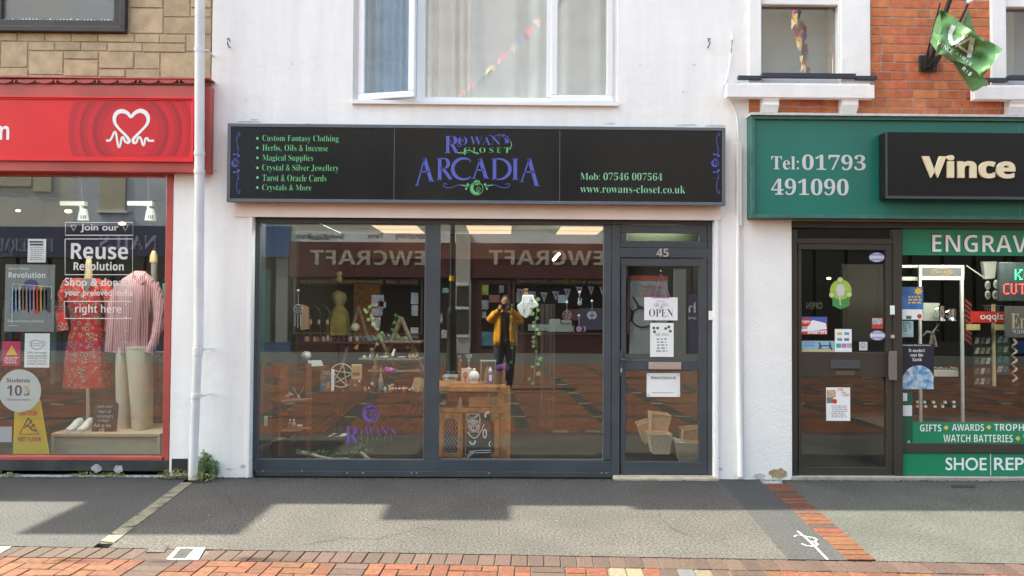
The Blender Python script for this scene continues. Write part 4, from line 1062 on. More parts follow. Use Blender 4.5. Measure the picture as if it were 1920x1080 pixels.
def vp(px, py, yreal): 
    q = W(px, py, 2*.07-yreal); return Vector((q.x, yreal, q.z))
bunting(vp(1487, -40, -3.2), vp(1516, 150, -18.4), 46, 'long bunting string of coloured pennants crossing above the green sign', .1, .21)
bunting(vp(1100, -60, -3.5), vp(850, 185, -18.4), 46, 'bunting string slanting high above the street behind the photographer', .15, .17)
for i, (gx, gy) in enumerate(((105, 1040), (468, 1030), (495, 1062), (60, 1068))):
    g = G(gx, gy); h = 5.2; c = Vector((g.x+sx*h*-1*-1, g.y+ky*h, h))
    if i == 0: ends = c
bunting((G(105, 1040).x+sx*5.2-.6, G(105, 1040).y+ky*5.2-.15, 5.25), (G(495, 1050).x+sx*5.2+.3, G(495, 1050).y+ky*5.2, 5.2), 4, 'short low bunting string over the pavement edge', .05, .12)

# ---------------- flags on the brick wall
fp = thing('flag_bracket', 'black iron flagpole bracket bolted to the orange brick wall', 'flagpole', W(1742, 130, 0))
q = rc(1724, 104, 1757, 134, -.02); MB().box(q[0], q[1], -.03, -.007, q[2], q[3]).build('plate', mat('black_iron', (.02, .02, .02), .5), fp, bevel=.003)
m = MB(); m.tube([W(1740, 125, -.05), W(1772, 25, -.24), W(1792, -30, -.36)], [.028, .022, .018], 10)
m.tube([W(1734, 128, -.04), W(1741, 92, -.16), W(1763, 5, -.5)], [.016, .010, .006], 8); m.tube([W(1750, 126, -.05), W(1800, 40, -.30), W(1822, -8, -.40)], [.02, .012, .008], 8)
m.build('pole', mat('black_iron', (.02, .02, .02), .5), fp, smooth=True)
m = MB().ball(W(1818, 2, -.39), .025); m.build('finial', m_white, fp, smooth=True)
def clothmesh(grid, name, m_, parent=None, **kw):
    m = MB(); R_, C_ = len(grid), len(grid[0])
    for r in grid:
        for p in r: m.v.append(Vector(p))
    for i in range(R_-1):
        for j in range(C_-1): m.f.append((i*C_+j, i*C_+j+1, (i+1)*C_+j+1, (i+1)*C_+j))
    return m.build(name, m_, parent, smooth=True, **kw)
m_flag = mat('flag_green_nylon', (.15, .30, .125), .9, .1, 6, spec=.15); m_flagd = mat('fold_shade_nylon', (.12, .25, .11), .7, .1, 6)  # darker copy of the nylon puts the shade of the folds into colour
fz = lambda a, b: (1700+a/4.909, b/4.909)      # from a close-up of the flag
top = [(300, 85), (400, 130), (520, 230), (600, 280), (700, 355), (790, 395), (885, 450)]
bot = [(225, 395), (275, 475), (300, 500), (420, 545), (520, 585), (640, 650), (690, 725)]
def flagpt(u, v):
    t_ = u*(len(top)-1); i = min(int(t_), len(top)-2); f = t_-i
    a = (top[i][0]+(top[i+1][0]-top[i][0])*f, top[i][1]+(top[i+1][1]-top[i][1])*f); b = (bot[i][0]+(bot[i+1][0]-bot[i][0])*f, bot[i][1]+(bot[i+1][1]-bot[i][1])*f)
    x = a[0]+(b[0]-a[0])*v; y = a[1]+(b[1]-a[1])*v
    d = -.42+.05*math.sin(u*9+v*3)+.03*math.sin(v*7-u*4)-.10*u+.025*math.sin(u*23+v*2)+.015*math.sin(v*15+u*6)
    return W(*fz(x, y), d)
fl = clothmesh([[flagpt(i/26, j/16) for i in range(27)] for j in range(17)], 'flag', m_flag, None, label='green flag with a white VA monogram blowing from the brick wall', cat='flag')
bk = [[(330, 510), (440, 560), (470, 500)], [(430, 580), (530, 600), (640, 660)], [(490, 680), (580, 690), (745, 740)], [(600, 845), (650, 830), (745, 765)]]
clothmesh([[W(*fz(*p), -.36-.03*math.sin(i*2+j)) for j, p in enumerate(r)] for i, r in enumerate(bk)], 'flag_tail', m_flag, fl)
clothmesh([[W(*fz(560, 90), -.32), W(*fz(585, 130), -.32)], [W(*fz(515, 210), -.30), W(*fz(605, 230), -.34)], [W(*fz(520, 260), -.3), W(*fz(640, 300), -.33)]], 'flag_fold', m_flagd, fl)
clothmesh([[W(*fz(300, 85), -.43), W(*fz(305, 85), -.45)], [W(*fz(250, 250), -.38), W(*fz(325, 260), -.47)], [W(*fz(215, 392), -.33), W(*fz(280, 420), -.45)]], 'flag_fold', m_flagd, fl)
def flagmark(P_, w_, name='monogram', m_=None):
    """thin cloth print following the flag surface"""
    b = MB()
    # print strokes as quads raised 3 mm toward the street
    for (x0, y0, w0), (x1, y1, w1) in zip(P_[:-1], P_[1:]):
        dx, dy = x1-x0, y1-y0; l = math.hypot(dx, dy); nx, ny = -dy/l, dx/l; N_ = max(1, int(l/25))
        for i in range(N_):
            ta, tb = i/N_, (i+1)/N_
            Q = []
            for t_, s_ in ((ta, 1), (ta, -1), (tb, -1), (tb, 1)):
                ww = (w0+(w1-w0)*t_)/2; Q.append((x0+dx*t_+nx*ww*s_, y0+dy*t_+ny*ww*s_))
            b.poly([W(*fz(*q_), flagdepth(*q_)-.012) for q_ in Q])
    return b.build(name, m_ or m_white, fl)
def flagdepth(x, y):
    best = None
    for i in range(27):
        for j in range(17):
            p = FG[j][i]; d = (p[0]-x)**2+(p[1]-y)**2
            if best is None or d < best[0]: best = (d, p[2])
    return best[1]
FG = []
for j in range(17):
    r = []
    for i in range(27):
        u, v = i/26, j/16; t_ = u*(len(top)-1); k_ = min(int(t_), len(top)-2); f = t_-k_
        a = (top[k_][0]+(top[k_+1][0]-top[k_][0])*f, top[k_][1]+(top[k_+1][1]-top[k_][1])*f); b = (bot[k_][0]+(bot[k_+1][0]-bot[k_][0])*f, bot[k_][1]+(bot[k_+1][1]-bot[k_][1])*f)
        r.append((a[0]+(b[0]-a[0])*v, a[1]+(b[1]-a[1])*v, flagpt(u, v).y))
    FG.append(r)
flagmark([(435, 235, 45), (400, 310, 42), (402, 370, 40), (430, 410, 30)], 0); flagmark([(425, 405, 30), (560, 320, 28)], 0); flagmark([(450, 425, 24), (600, 345, 26)], 0)
flagmark([(610, 345, 44), (590, 430, 46), (575, 530, 40)], 0); flagmark([(480, 425, 22), (590, 500, 24)], 0)
def flagword(word, x0, y0, x1, y1, h):
    n = len(word)
    segs = {'V': [((0,0),(.5,1)),((.5,1),(1,0))], 'I': [((.5,0),(.5,1))], 'N': [((0,1),(0,0)),((0,0),(1,1)),((1,1),(1,0))], 'C': [((1,.1),(.3,0)),((.3,0),(0,.5)),((0,.5),(.3,1)),((.3,1),(1,.9))],
            'E': [((0,0),(0,1)),((0,0),(.9,0)),((0,.5),(.8,.5)),((0,1),(.9,1))], 'A': [((0,1),(.5,0)),((.5,0),(1,1)),((.25,.6),(.75,.6))], 'Y': [((0,0),(.5,.5)),((1,0),(.5,.5)),((.5,.5),(.5,1))],
            'R': [((0,1),(0,0)),((0,0),(.9,.1)),((.9,.1),(.8,.5)),((.8,.5),(0,.5)),((.3,.5),(1,1))], 'S': [((1,.1),(.2,.1)),((.2,.1),(.2,.5)),((.2,.5),(.9,.6)),((.9,.6),(.7,1)),((.7,1),(0,.9))], ' ': []}
    dx, dy = (x1-x0)/n, (y1-y0)/n; L = math.hypot(dx, dy); nx, ny = -dy/L, dx/L; b = MB()
    for i, c in enumerate(word):
        for (a0, b0), (a1, b1) in segs[c]:
            P0 = (x0+dx*(i+.72*a0)+nx*h*b0, y0+dy*(i+.72*a0)+ny*h*b0); P1 = (x0+dx*(i+.72*a1)+nx*h*b1, y0+dy*(i+.72*a1)+ny*h*b1)
            ex, ey = P1[0]-P0[0], P1[1]-P0[1]; l = math.hypot(ex, ey)+1e-6; mx, my = -ey/l*3.2, ex/l*3.2
            b.poly([W(*fz(*q_), flagdepth(*q_)-.012) for q_ in ((P0[0]+mx, P0[1]+my), (P0[0]-mx, P0[1]-my), (P1[0]-mx, P1[1]-my), (P1[0]+mx, P1[1]+my))])
    return b.build('lettering', m_white, fl)
flagword('VINCE', 295, 375, 450, 470, 40); flagword('AYRIS', 465, 475, 615, 590, 30); flagword('RIS', 530, 615, 610, 680, 32)

# ---------------- weeds
def leafclump(name, label, c, n, rx, ry, h, m_, size=.02, cat='weed', group=None, stemm=None):
    t_ = thing(name, label, cat, c, group=group); m = MB(); c = Vector(c); st_ = MB()
    for i in range(n):
        r = random.random()**.6; th = random.uniform(0, 6.283); z = h*random.random()**.8*(1-.5*r)
        p = c+Vector((rx*r*math.cos(th), ry*r*math.sin(th), z+.01)); d = Vector((random.uniform(-1, 1), random.uniform(-1, 1), random.uniform(-.2, .8))).normalized(); s_ = size*random.uniform(.6, 1.5)
        e = d.cross(Vector((0, 0, 1)))
        if e.length < .1: e = Vector((1, 0, 0))
        e.normalize(); 
        m.poly([p-d*s_, p+e*s_*.45, p+d*s_, p-e*s_*.45])
        if i % 12 == 0: st_.tube([c+Vector((rx*.2*math.cos(th), ry*.2*math.sin(th), 0)), p], .0018, 4)
    m.build('foliage', m_, t_, kind='stuff')
    if st_.f: st_.build('stem', m_drift, t_, kind='stuff')
    return t_
p = G(383, 896); leafclump('leafy_weed', 'bushy green weed growing at the foot of the downpipe', (p.x, p.y-.0, 0), 520, .13, .08, .25, mat('bright_weed_leaf', (.10, .20, .055), .6, .35, 30), .018)
m_yg = mat('yellow_green_leaf', (.20, .22, .05), .7, .4, 40)
for i, (x, y, n, rx, lab) in enumerate(((330, 898, 300, .17, 'low yellow green weeds spreading left of the downpipe foot'), (378, 904, 130, .12, 'low weeds at the top of the stone strip'), (160, 892, 60, .12, 'sparse weeds under the chalk smears on the black plinth'), (215, 892, 70, .14, 'thin orange green weeds nearer the pillar below the red window'), (20, 892, 50, .12, 'small weed tuft at the plinth near the photo edge'))):
    p = G(x, y); leafclump('low_weed', lab, (p.x, min(p.y, -.02), 0), n, rx, .03 if n < 100 else .06, .05 if n < 100 else .09, m_yg, .011, group='weeds along the wall')

m = MB(); random.seed(21)
for i in range(900):
    x = random.uniform(-4.4, 5.2); y = -abs(random.gauss(0, .035))-.012; r = random.uniform(.002, .007)
    m.slab([(x-r, y-r*.7), (x+r*.8, y-r), (x+r, y+r*.6), (x-r*.6, y+r)], .002, random.uniform(.003, .008))
m.build('wall_foot_dirt', mat('brown_grit', (.07, .055, .04), .95, .4, 60), None, kind='stuff', label='brown grit and crumbs gathered along the foot of the walls')
# ============================================================ ARCADIA SIGN
sg = thing('black_fascia_sign', 'long glossy black fascia sign with grey frame, violet and green lettering', 'shop sign', (X(893), -.17, Zz(384)))
YS = -.115
q = rc(425.5, 235, 1360.5, 382, YS)
MB().box(q[0]+.02, q[1]-.02, YS+.012, -.001, q[2]+.02, q[3]-.02).build('box', mat('sign_back_box', (.05, .05, .05), .5), sg)
m = MB(); f = .03
m.box(q[0], q[1], YS, YS+.05, q[3]-f, q[3]); m.box(q[0], q[1], YS, YS+.05, q[2], q[2]+f); m.box(q[0], q[0]+f, YS, YS+.05, q[2]+f, q[3]-f); m.box(q[1]-f, q[1], YS, YS+.05, q[2]+f, q[3]-f)
m.build('frame', m_signframe, sg, bevel=.003)
for a, b in ((430, 738.5), (739.5, 1049), (1050, 1356)):
    z = rc(a, 240, b, 378, YS+.008); MB().box(z[0], z[1], YS+.008, YS+.0115, q[2]+f, q[3]-f).build('panel', m_black, sg)
for a in (739, 1049.5):
    z = rc(a-.5, 240, a+.5, 378, YS+.006); MB().box(z[0], z[1], YS+.0065, YS+.0078, q[2]+f, q[3]-f).build('joint_strip', m_signframe, sg)
YT = YS+.0065
rows = ['Custom Fantasy Clothing', 'Herbs, Oils & Incense', 'Magical Supplies', 'Crystal & Silver Jewellery', 'Tarot & Oracle Cards', 'Crystals & More']
ex = [(492, 635), (492, 615), (492, 587), (491.5, 635), (492, 612), (491.5, 584)]; ys = [(253.5, 268), (271.5, 285.5), (290, 304.5), (308.5, 323.5), (327.5, 340.5), (346, 360)]
for r, (x0, x1), (y0, y1) in zip(rows, ex, ys):
    T(r, x0, y0, x1, y1 if any(c in 'gyp' for c in r) else y1-.5, YT, m_green, sg, 'serif')
    disc(482.5, (y0+y1)/2-1.3, 2.6, YT, m_green, sg, 'bullet', n=10)
T('Mob: 07546 007564', 1088, 324, 1242, 338, YT, m_mint, sg, 'serif'); T('www.rowans-closet.co.uk', 1088, 347.5, 1285, 362, YT, m_mint, sg, 'serif')
c1 = lambda L: [(750+a/6.4, 230+b/6.4) for a, b in L]
class SG:          # collects flat strokes in one emblem
    def __init__(s, Y): s.b = MB(); s.Y = Y; s.k = px_m(Y)
    def st(s, P_, w_):
        q = [W(a, b, s.Y) for a, b in P_]; s.b.strip([(p.x, p.z) for p in q], s.Y, [a*s.k for a in w_] if isinstance(w_, (list, tuple)) else w_*s.k); return s
    def pg(s, P_):
        q = [W(a, b, s.Y) for a, b in P_]; s.b.poly([(p.x, s.Y, p.z) for p in q]); return s
    def go(s, name, m_, parent): return s.b.build(name, m_, parent)
def serif_letter(E, kind, x0, y0, x1, y1, w_, legL=0, legR=0):
    """roman capitals as strokes in close-up coordinates"""
    C = lambda L: c1(L); t = w_*.36/6.4; th = w_/6.4
    if kind == 'A':
        mx = (x0+x1)/2
        E.st(C([(mx, y0), (x0+18, y1+legL)]), t); E.st(C([(mx-4, y0), (x1-28, y1+legR)]), th)
        yb_ = y0+(y1-y0)*.58; E.st(C([(x0+(mx-x0)*.45, yb_), (x1-(x1-mx)*.5, yb_)]), t)
        E.st(C([(x0-6, y1+legL), (x0+44, y1+legL)]), 1.3); E.st(C([(x1-66, y1+legR), (x1+8, y1+legR)]), 1.3)
    elif kind == 'I':
        mx = (x0+x1)/2; E.st(C([(mx, y0), (mx, y1)]), th); E.st(C([(x0, y0), (x1, y0)]), 1.3); E.st(C([(x0, y1), (x1, y1)]), 1.3)
    elif kind in 'RD':
        sxx = x0+36; E.st(C([(sxx, y0), (sxx, y1)]), th); E.st(C([(x0, y0), (sxx+10, y0)]), 1.3); E.st(C([(x0, y1), (sxx+30, y1)]), 1.3)
        if kind == 'R':
            ym = y0+(y1-y0)*.47; r = (ym-y0)/2
            P_ = [(sxx, y0)]+[(sxx+50+r*.9*math.sin(rad(a)), y0+r-r*math.cos(rad(a))) for a in range(0, 181, 20)]+[(sxx, ym)]
            E.st(C(P_), [t]*3+[th*.7, th, th, th, th, th*.7]+[t]*3); E.st(C([(sxx+40, ym), (x1, y1)]), [th*.8, th])
            E.st(C([(x1-30, y1-2), (x1+14, y1-2)]), 1.2)
        else:
            r = (y1-y0)/2; P_ = [(sxx, y0)]+[(sxx+50+(x1-sxx-56)*math.sin(rad(a)), y0+r-r*math.cos(rad(a))) for a in range(0, 181, 12)]+[(sxx, y1)]
            n = len(P_); E.st(C(P_), [t+(th-t)*max(0, math.sin(math.pi*i/(n-1)))**1.5 for i in range(n)])
    elif kind == 'C':
        cx, cy = x0+(x1-x0)*.62, (y0+y1)/2; rx, ry = (x1-x0)*.60, (y1-y0)/2
        P_ = [(cx+rx*math.cos(rad(a)), cy-ry*math.sin(rad(a))) for a in range(50, 311, 13)]; n = len(P_)
        E.st(C(P_), [t+(th-t)*math.sin(math.pi*i/(n-1))**1.4 for i in range(n)]); E.st(C([(x1-12, y0+8), (x1-10, y0+48)]), 1.6)
E = SG(YT)
serif_letter(E, 'A', 186, 425, 405, 705, 44, 46, 0); serif_letter(E, 'R', 440, 430, 612, 683, 42); serif_letter(E, 'C', 628, 428, 848, 680, 44)
serif_letter(E, 'A', 866, 430, 1062, 668, 44); serif_letter(E, 'D', 1098, 434, 1326, 680, 42); serif_letter(E, 'I', 1346, 434, 1420, 682, 44); serif_letter(E, 'A', 1440, 432, 1668, 708, 44, 0, 50)
E.go('arcadia_lettering', m_blue, sg)
T('R', 833, 255, 862, 287, YT, m_blue, sg, 'serif'); T('O', 859, 256, 876, 272, YT, m_blue, sg, 'serif'); T('WAN', 881, 256, 938, 272, YT, m_blue, sg, 'serif'); T('’', 941, 253, 944, 259, YT, m_blue, sg, 'serif'); T('S', 946, 256, 954, 269, YT, m_blue, sg, 'serif')
for ch, x in zip('CLOSET', (870, 887, 899, 917.5, 931.5, 945)): T(ch, x, 276.5, x+(11 if ch in 'OCT' else 7.5), 286.5, YT, m_green, sg, 'serif')
def curl(cx, cy, r, turns, a0, d=1, n=22): return [(cx+r*(1-i/n*.75)*math.cos(a0+d*turns*6.283*i/n), cy+r*(1-i/n*.75)*math.sin(a0+d*turns*6.283*i/n)) for i in range(n+1)]
E = SG(YT-.0004)
E.st(smooth_path(c1([(690, 360), (740, 365), (800, 335), (850, 335), (890, 360), (930, 368)])), 1.4); E.st(smooth_path(c1([(1330, 230), (1338, 270), (1320, 300), (1290, 330)])), 1.3)
for s_ in c1([(735, 362), (775, 370), (930, 368), (1322, 305), (1300, 318), (1285, 345)]): E.pg([(s_[0]+2.2*math.cos(a), s_[1]+2.2*math.sin(a)) for a in (0, 1.2, 2.5, 3.7, 5)])
E.go('vine_ornament', m_green, sg)
E = SG(YT-.0004)
E.st(smooth_path(c1([(1075, 140), (1090, 160), (1150, 158), (1200, 145), (1250, 148), (1290, 175), (1330, 230)])), 1.0); E.st(curl(861, 271, 5, 1.1, 0), .9); E.st(curl(867, 264, 4, 1, 2), 1.2)
E.st(c1([(580, 190), (620, 230), (600, 260)]), 1); E.st(c1([(640, 190), (655, 240), (700, 190)]), 1.0)
for s_ in c1([(1190, 148), (1250, 150), (1290, 235), (1275, 222)]): E.pg([(s_[0]+2.3*math.cos(a), s_[1]+2.3*math.sin(a)) for a in (0, 1.2, 2.5, 3.7, 5)])
E.go('vine_ornament', m_blue, sg)
def emblem(cx, cy, r, Y, m_, parent):       # crescent with a leafy figure inside a ring
    E = SG(Y); E.st(arc(cx, cy, r, 120, 430, 26), max(.8, r*.09))
    P_ = [(cx+r*.9*math.cos(rad(a)), cy+r*.9*math.sin(rad(a))) for a in range(60, 250, 15)]+[(cx+r*.25+r*.75*math.cos(rad(a)), cy-r*.1+r*.72*math.sin(rad(a))) for a in range(235, 70, -15)]
    E.pg(P_); E.st(curl(cx+r*.35, cy+r*.1, r*.45, 1.4, 1), max(.6, r*.07))
    for dx, dy, s_ in ((-.1, -1.0, .42), (.25, -1.05, .36), (-.35, -.75, .34), (.1, -.75, .36), (.45, -.8, .26)):
        E.pg([(cx+r*(dx+s_*(1 if i % 2 == 0 else .45)*math.cos(i*.628+dx)), cy+r*(dy+s_*(1 if i % 2 == 0 else .45)*math.sin(i*.628+dx))) for i in range(10)])
    return E.go('crescent_emblem', m_, parent)
emblem(893.5, 353.5, 12, YT, m_green, sg)
for s_ in (-1, 1):
    E = SG(YT)
    P_ = smooth_path([(893.5+s_*d, y) for d, y in ((20, 354), (24, 348), (35, 347), (45, 351), (56, 352), (62, 348), (60, 344), (55, 346))])
    E.st(P_, 1.1); E.go('scroll_ornament', m_blue, sg)
    E = SG(YT-.0004); E.st([(893.5+s_*16, 347), (893.5+s_*20, 356)], [.5, 3]); E.st([(893.5+s_*19, 348), (893.5+s_*30, 347)], 1.6)
    E.pg([(893.5+s_*16+3.6*(1 if i % 2 == 0 else .5)*math.cos(i*.628), 346+3.6*(1 if i % 2 == 0 else .5)*math.sin(i*.628)) for i in range(10)]); E.go('leaf_ornament', m_green, sg)
for x, s_ in ((441, 1), (1341, 1)):
    emblem(x, 306, 7, YT, m_blue, sg)
    for d in (-1, 1):
        E = SG(YT); cy = 306
        P_ = smooth_path([(x+a, cy+d*b) for a, b in ((3, 16), (6, 24), (3.5, 36), (3, 48), (6, 57), (9, 54), (6.5, 50))]); E.st(P_, 1.0)
        E.st([(x-4, cy+d*17), (x+3, cy+d*16)], [3.4, 1]); E.pg([(x+6+3.6*(1 if i % 2 == 0 else .5)*math.cos(i*.628), cy+d*14+3.6*(1 if i % 2 == 0 else .5)*math.sin(i*.628)) for i in range(10)])
        E.pg([(x+5.5+2*math.cos(a), cy+d*28+2*math.sin(a)) for a in (0, 1.2, 2.5, 3.7, 5)]); E.go('vine_ornament', m_blue, sg)

# ============================================================ INSIDE THE CENTRE SHOP
IX0, IX1 = X(440), X(1360); ZC = 2.62; YB = 5.6; ZF = .04
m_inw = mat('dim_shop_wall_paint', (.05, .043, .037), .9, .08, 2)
rm2 = thing('centre_shop_room', None, None, (0, 3, 0)); rm2['kind'] = 'structure'
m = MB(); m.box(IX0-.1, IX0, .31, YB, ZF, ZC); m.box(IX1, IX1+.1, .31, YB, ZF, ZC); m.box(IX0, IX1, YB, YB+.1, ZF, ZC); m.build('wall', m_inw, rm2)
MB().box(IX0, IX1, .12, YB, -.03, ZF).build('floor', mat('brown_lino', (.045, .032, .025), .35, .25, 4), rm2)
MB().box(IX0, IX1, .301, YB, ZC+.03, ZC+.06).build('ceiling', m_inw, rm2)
m_tile = mat('ceiling_tile', (.62, .57, .48), .9, .04, 20); m_glow = mat('lit_diffuser', (.6, .5, .4), .5, emit=(1, .66, .46), es=0.2)
nx_, ny_ = 7, 9; tw = (IX1-IX0)/nx_; th_ = (YB-.32)/ny_
for i in range(nx_):
    for j in range(ny_):
        lit = (i in (1, 3, 5)) and j in (5, 6)
        MB().box(IX0+i*tw+.012, IX0+(i+1)*tw-.012, .32+j*th_+.012, .32+(j+1)*th_-.012, ZC, ZC+.028).build('light_diffuser' if lit else 'ceiling_tile', m_glow if lit else m_tile, rm2)
m = MB()
for i in range(1, nx_): m.box(IX0+i*tw-.011, IX0+i*tw+.011, .32, YB, ZC-.003, ZC+.005)
for j in range(1, ny_): m.box(IX0, IX1, .32+j*th_-.011, .32+j*th_+.011, ZC-.006, ZC-.0035)
m.build('ceiling_grid', mat('grid_metal', (.16, .14, .12), .5), rm2)
MB().box(IX0, IX1, 4.4, 4.5, 2.25, ZC-.01).build('bulkhead', mat('brown_beam', (.10, .045, .03), .7), rm2)
q = rc(590, 533, 712, 645, 5.5); MB().box(q[0], q[1], 5.5, 5.59, q[2], q[3]).build('wood_panel', m_wood, rm2)
MB().box(X(468), X(1150), .15, .32, ZF, .10).build('window_ledge', mat('black_ledge', (.03, .03, .03), .6), rm2)
MB().box(IX0, W(553, 600, 1.2).x, 1.2, 1.3, ZF, ZC-.01).build('partition', mat('grey_partition', (.05, .052, .05), .8), rm2)
m = MB().tube([W(1066, 484, 1.0)+Vector((0, 0, 0)), W(1042, 483, 1.0)+Vector((0, .0, 0))], .012, 8)
p0, p1 = W(1038, 487, 3.2), W(1048, 476, 3.5)
m = MB().tube([p0, p1], .018, 8); m.build('tube_light', mat('lit_tube', (.8, .8, .8), .4, emit=(1, .98, .9), es=2.7), None, label='small bright white tube light hanging inside the centre shop', cat='light')

# --- window display furniture and goods
def blk(name, x0, y0, x1, y1, Y, d, m_, label, cat, group=None, bevel=.002):
    q = rc(x0, y0, x1, y1, Y); return MB().box(q[0], q[1], Y, Y+d, q[2], q[3]).build(name, m_, None, bevel=bevel, label=label, cat=cat, group=group)
def lathe_px(m, cx, prof, Y, seg=16):      # prof: (radius px, py)
    k = px_m(Y); p = W(cx, prof[0][1], Y); n = sorted(prof, key=lambda t_: -t_[1])
    return m.lathe((p.x, Y, 0), [(max(r*k, .0004), W(cx, y, Y).z) for r, y in n], seg)
# cabinet
CY = .42; cab = thing('lattice_cabinet', 'honey wood cabinet with a drawer and two wire lattice doors', 'cabinet', W(886, 866, CY))
def cb_(nm, x0, y0, x1, y1, y_, d, m_=m_wood, bev=.004, par=cab, **k_):
    q = rc(x0, y0, x1, y1, CY); zlo = max(q[2], ZF+.001); return MB().box(q[0], q[1], CY+y_, CY+y_+d, zlo, q[3]).build(nm, m_, par, bevel=bev, **k_)
cb_('top', 798, 723, 950, 733, -.05, .55); cb_('frame', 800, 765, 947, 774, 0, .45); cb_('side_panel', 936, 733.5, 957, 882, .02, .5); cb_('side_panel', 797, 733.5, 806, 882, .02, .5)
cb_('stile', 803, 774.5, 833, 866, 0, .03, m_wood); cb_('stile', 932, 733.5, 946, 764.5, 0, .03)
cb_('drawer', 879, 744, 932, 764, .02, .3); cb_('back_panel', 806, 733.5, 936, 866, .44, .02, mat('dark_brown_wood', (.075, .03, .015), .6, .2, 14)); cb_('plinth', 806, 858, 936, 882, 0, .4)
for x0, x1 in ((820, 868), (872, 936)):
    fr_ = MB()
    for a in ((x0, 775, x0+10, 857), (x1-10, 775, x1, 857), (x0+10.1, 775, x1-10.1, 784), (x0+10.1, 850, x1-10.1, 857)):
        q = rc(*a, CY); fr_.box(q[0], q[1], CY-.012, CY+.015, q[2], q[3])
    d_ = fr_.build('door', m_wood, cab, bevel=.003); la = MB()
    n = 9
    for i in range(-6, 10):
        for s_ in (1, -1):
            P_ = []
            xa = x0+10+i*6; 
            for t_ in (0, 1):
                x = xa+(t_*40 if s_ == 1 else 40-t_*40); P_.append((x, 784+t_*66))
            # clip to the opening
            (ax, ay), (bx_, by) = P_; xl_, xr_ = x0+10, x1-10
            if max(ax, bx_) < xl_ or min(ax, bx_) > xr_: continue
            f_ = lambda x: ay+(by-ay)*(x-ax)/(bx_-ax)
            ax2 = min(max(ax, xl_), xr_); bx2 = min(max(bx_, xl_), xr_)
            if abs(ax2-bx2) < 1: continue
            A_, B_ = W(ax2, f_(ax2), CY), W(bx2, f_(bx2), CY); la.tube([A_, B_], .0015, 4, False)
    la.build('lattice', m_steel, d_, kind='stuff')
    q = MB(); cx = (x0+x1)/2; w2 = (x1-x0)/2-10
    P_ = [W(cx-w2, 784, CY), W(cx+w2, 784, CY)]+[W(cx+w2*math.cos(rad(a)), 793-8*math.sin(rad(a)), CY) for a in range(0, 181, 15)]
    q.prism([(p.x, p.z) for p in P_], CY-.01, CY+.01); q.build('arch', m_wood, d_)
bn = sheet('banner', 874, 774, 920, 862, CY-.04, mat('black_cotton', (.012, .012, .014), .8), 'black cloth banner with white sacred geometry lines hanging over the cabinet door', 'banner')
E = SG(CY-.0412); cl_ = [(875, 776), (899, 776), (878, 800), (900, 800), (888, 788), (888, 812), (876, 790), (901, 790), (880, 812), (897, 812)]
for i in range(len(cl_)):
    for j in range(i+1, len(cl_)):
        if math.hypot(cl_[i][0]-cl_[j][0], cl_[i][1]-cl_[j][1]) < 27: E.st([cl_[i], cl_[j]], .9)
E.st(smooth_path([(876, 810), (890, 822), (902, 808), (908, 795)]), [1.5]*13 if False else 1.6)
E.st([(909+3*math.cos(a/3), 813+8*math.sin(a/3)) for a in range(20)], 2.2); E.st([(886+5*math.cos(a/3), 826+7*math.sin(a/3)) for a in range(10)], 3); E.st([(916-6*math.sin(a/4), 780-7*math.cos(a/4)) for a in range(-1, 9)], 3); E.st([(921-4*math.sin(a/4), 833-5*math.cos(a/4)) for a in range(0, 12)], 2)
for k_ in range(2): E.st([(876, 862+k_*4-8), (888, 853+k_*4-8), (921, 848+k_*4-4)], 1.3); E.st([(880, 846+k_*3), (890, 846+k_*3)], 1.2)
E.go('white_drawing', m_white, bn)
# things on the cabinet
def mugp(Y): pass
YM = CY+.05
m = MB(); lathe_px(m, 846, [(5, 718), (10, 714), (13.5, 706), (13.5, 702.5), (12.8, 702.5), (12, 706), (6, 715)], YM); 
m.tube([W(833, 704, YM), W(830.5, 706, YM), W(831.5, 711, YM), W(836, 713, YM)], .006, 6)
mg = m.build('mug', mat('white_ceramic', (.75, .75, .73), .25), None, smooth=True, label='wide white mug with black script on the cabinet', cat='mug')
T("Rowans Closet", 836, 706.5, 857, 710.5, YM-.068, m_ink, mg, 'sansb')
m = MB(); lathe_px(m, 846, [(11, 702), (11.5, 699), (11.5, 697), (9, 696)], YM+.02); m.build('jar', m_clear, None, smooth=True, label='squat glass jar standing in the white mug', cat='jar')
cd = blk('picture_card', 865, 690.5, 884, 718, YM, .01, mat('pale_pink_card', (.60, .46, .40), .7), 'pale card with an orange figure beside the white head', 'card')
disc(872.5, 703, 5, YM-.001, mat('terracotta_print', (.45, .16, .08), .7), cd, 'figure_print', 6); patch(871, 706, 874, 717, YM-.001, mat('terracotta_print', (.45, .16, .08), .7), cd, 'figure_print')
m = MB(); k_ = px_m(YM); c_ = W(889, 706, YM)
m.ball(c_, .053, 18, 1, 1, 1.08); m.ball(W(889, 693.5, YM), .017, 12); m.ball(W(880.5, 706, YM)+Vector((0, .01, -.012)), .012, 8, .5, .6, 2.2); m.ball(W(897.5, 706, YM)+Vector((0, .01, -.012)), .012, 8, .5, .6, 2.2)
m.ball(c_+Vector((0, -.046, -.005)), .009, 8, .8, 1, 1.8); m.ball(c_+Vector((0, -.041, -.03)), .012, 8, 1.2, .5, .4); m.lathe(c_+Vector((0, 0, -.05)), [(.036, -.012), (.038, .02)], 12)
for s_ in (-1, 1): m.ball(c_+Vector((s_*.017, -.041, .008)), .010, 8, 1.2, .5, .45)
m.build('head_ornament', mat('white_plaster', (.72, .72, .72), .6), None, smooth=True, label='white plaster head with closed eyes and top knot on the cabinet', cat='ornament')
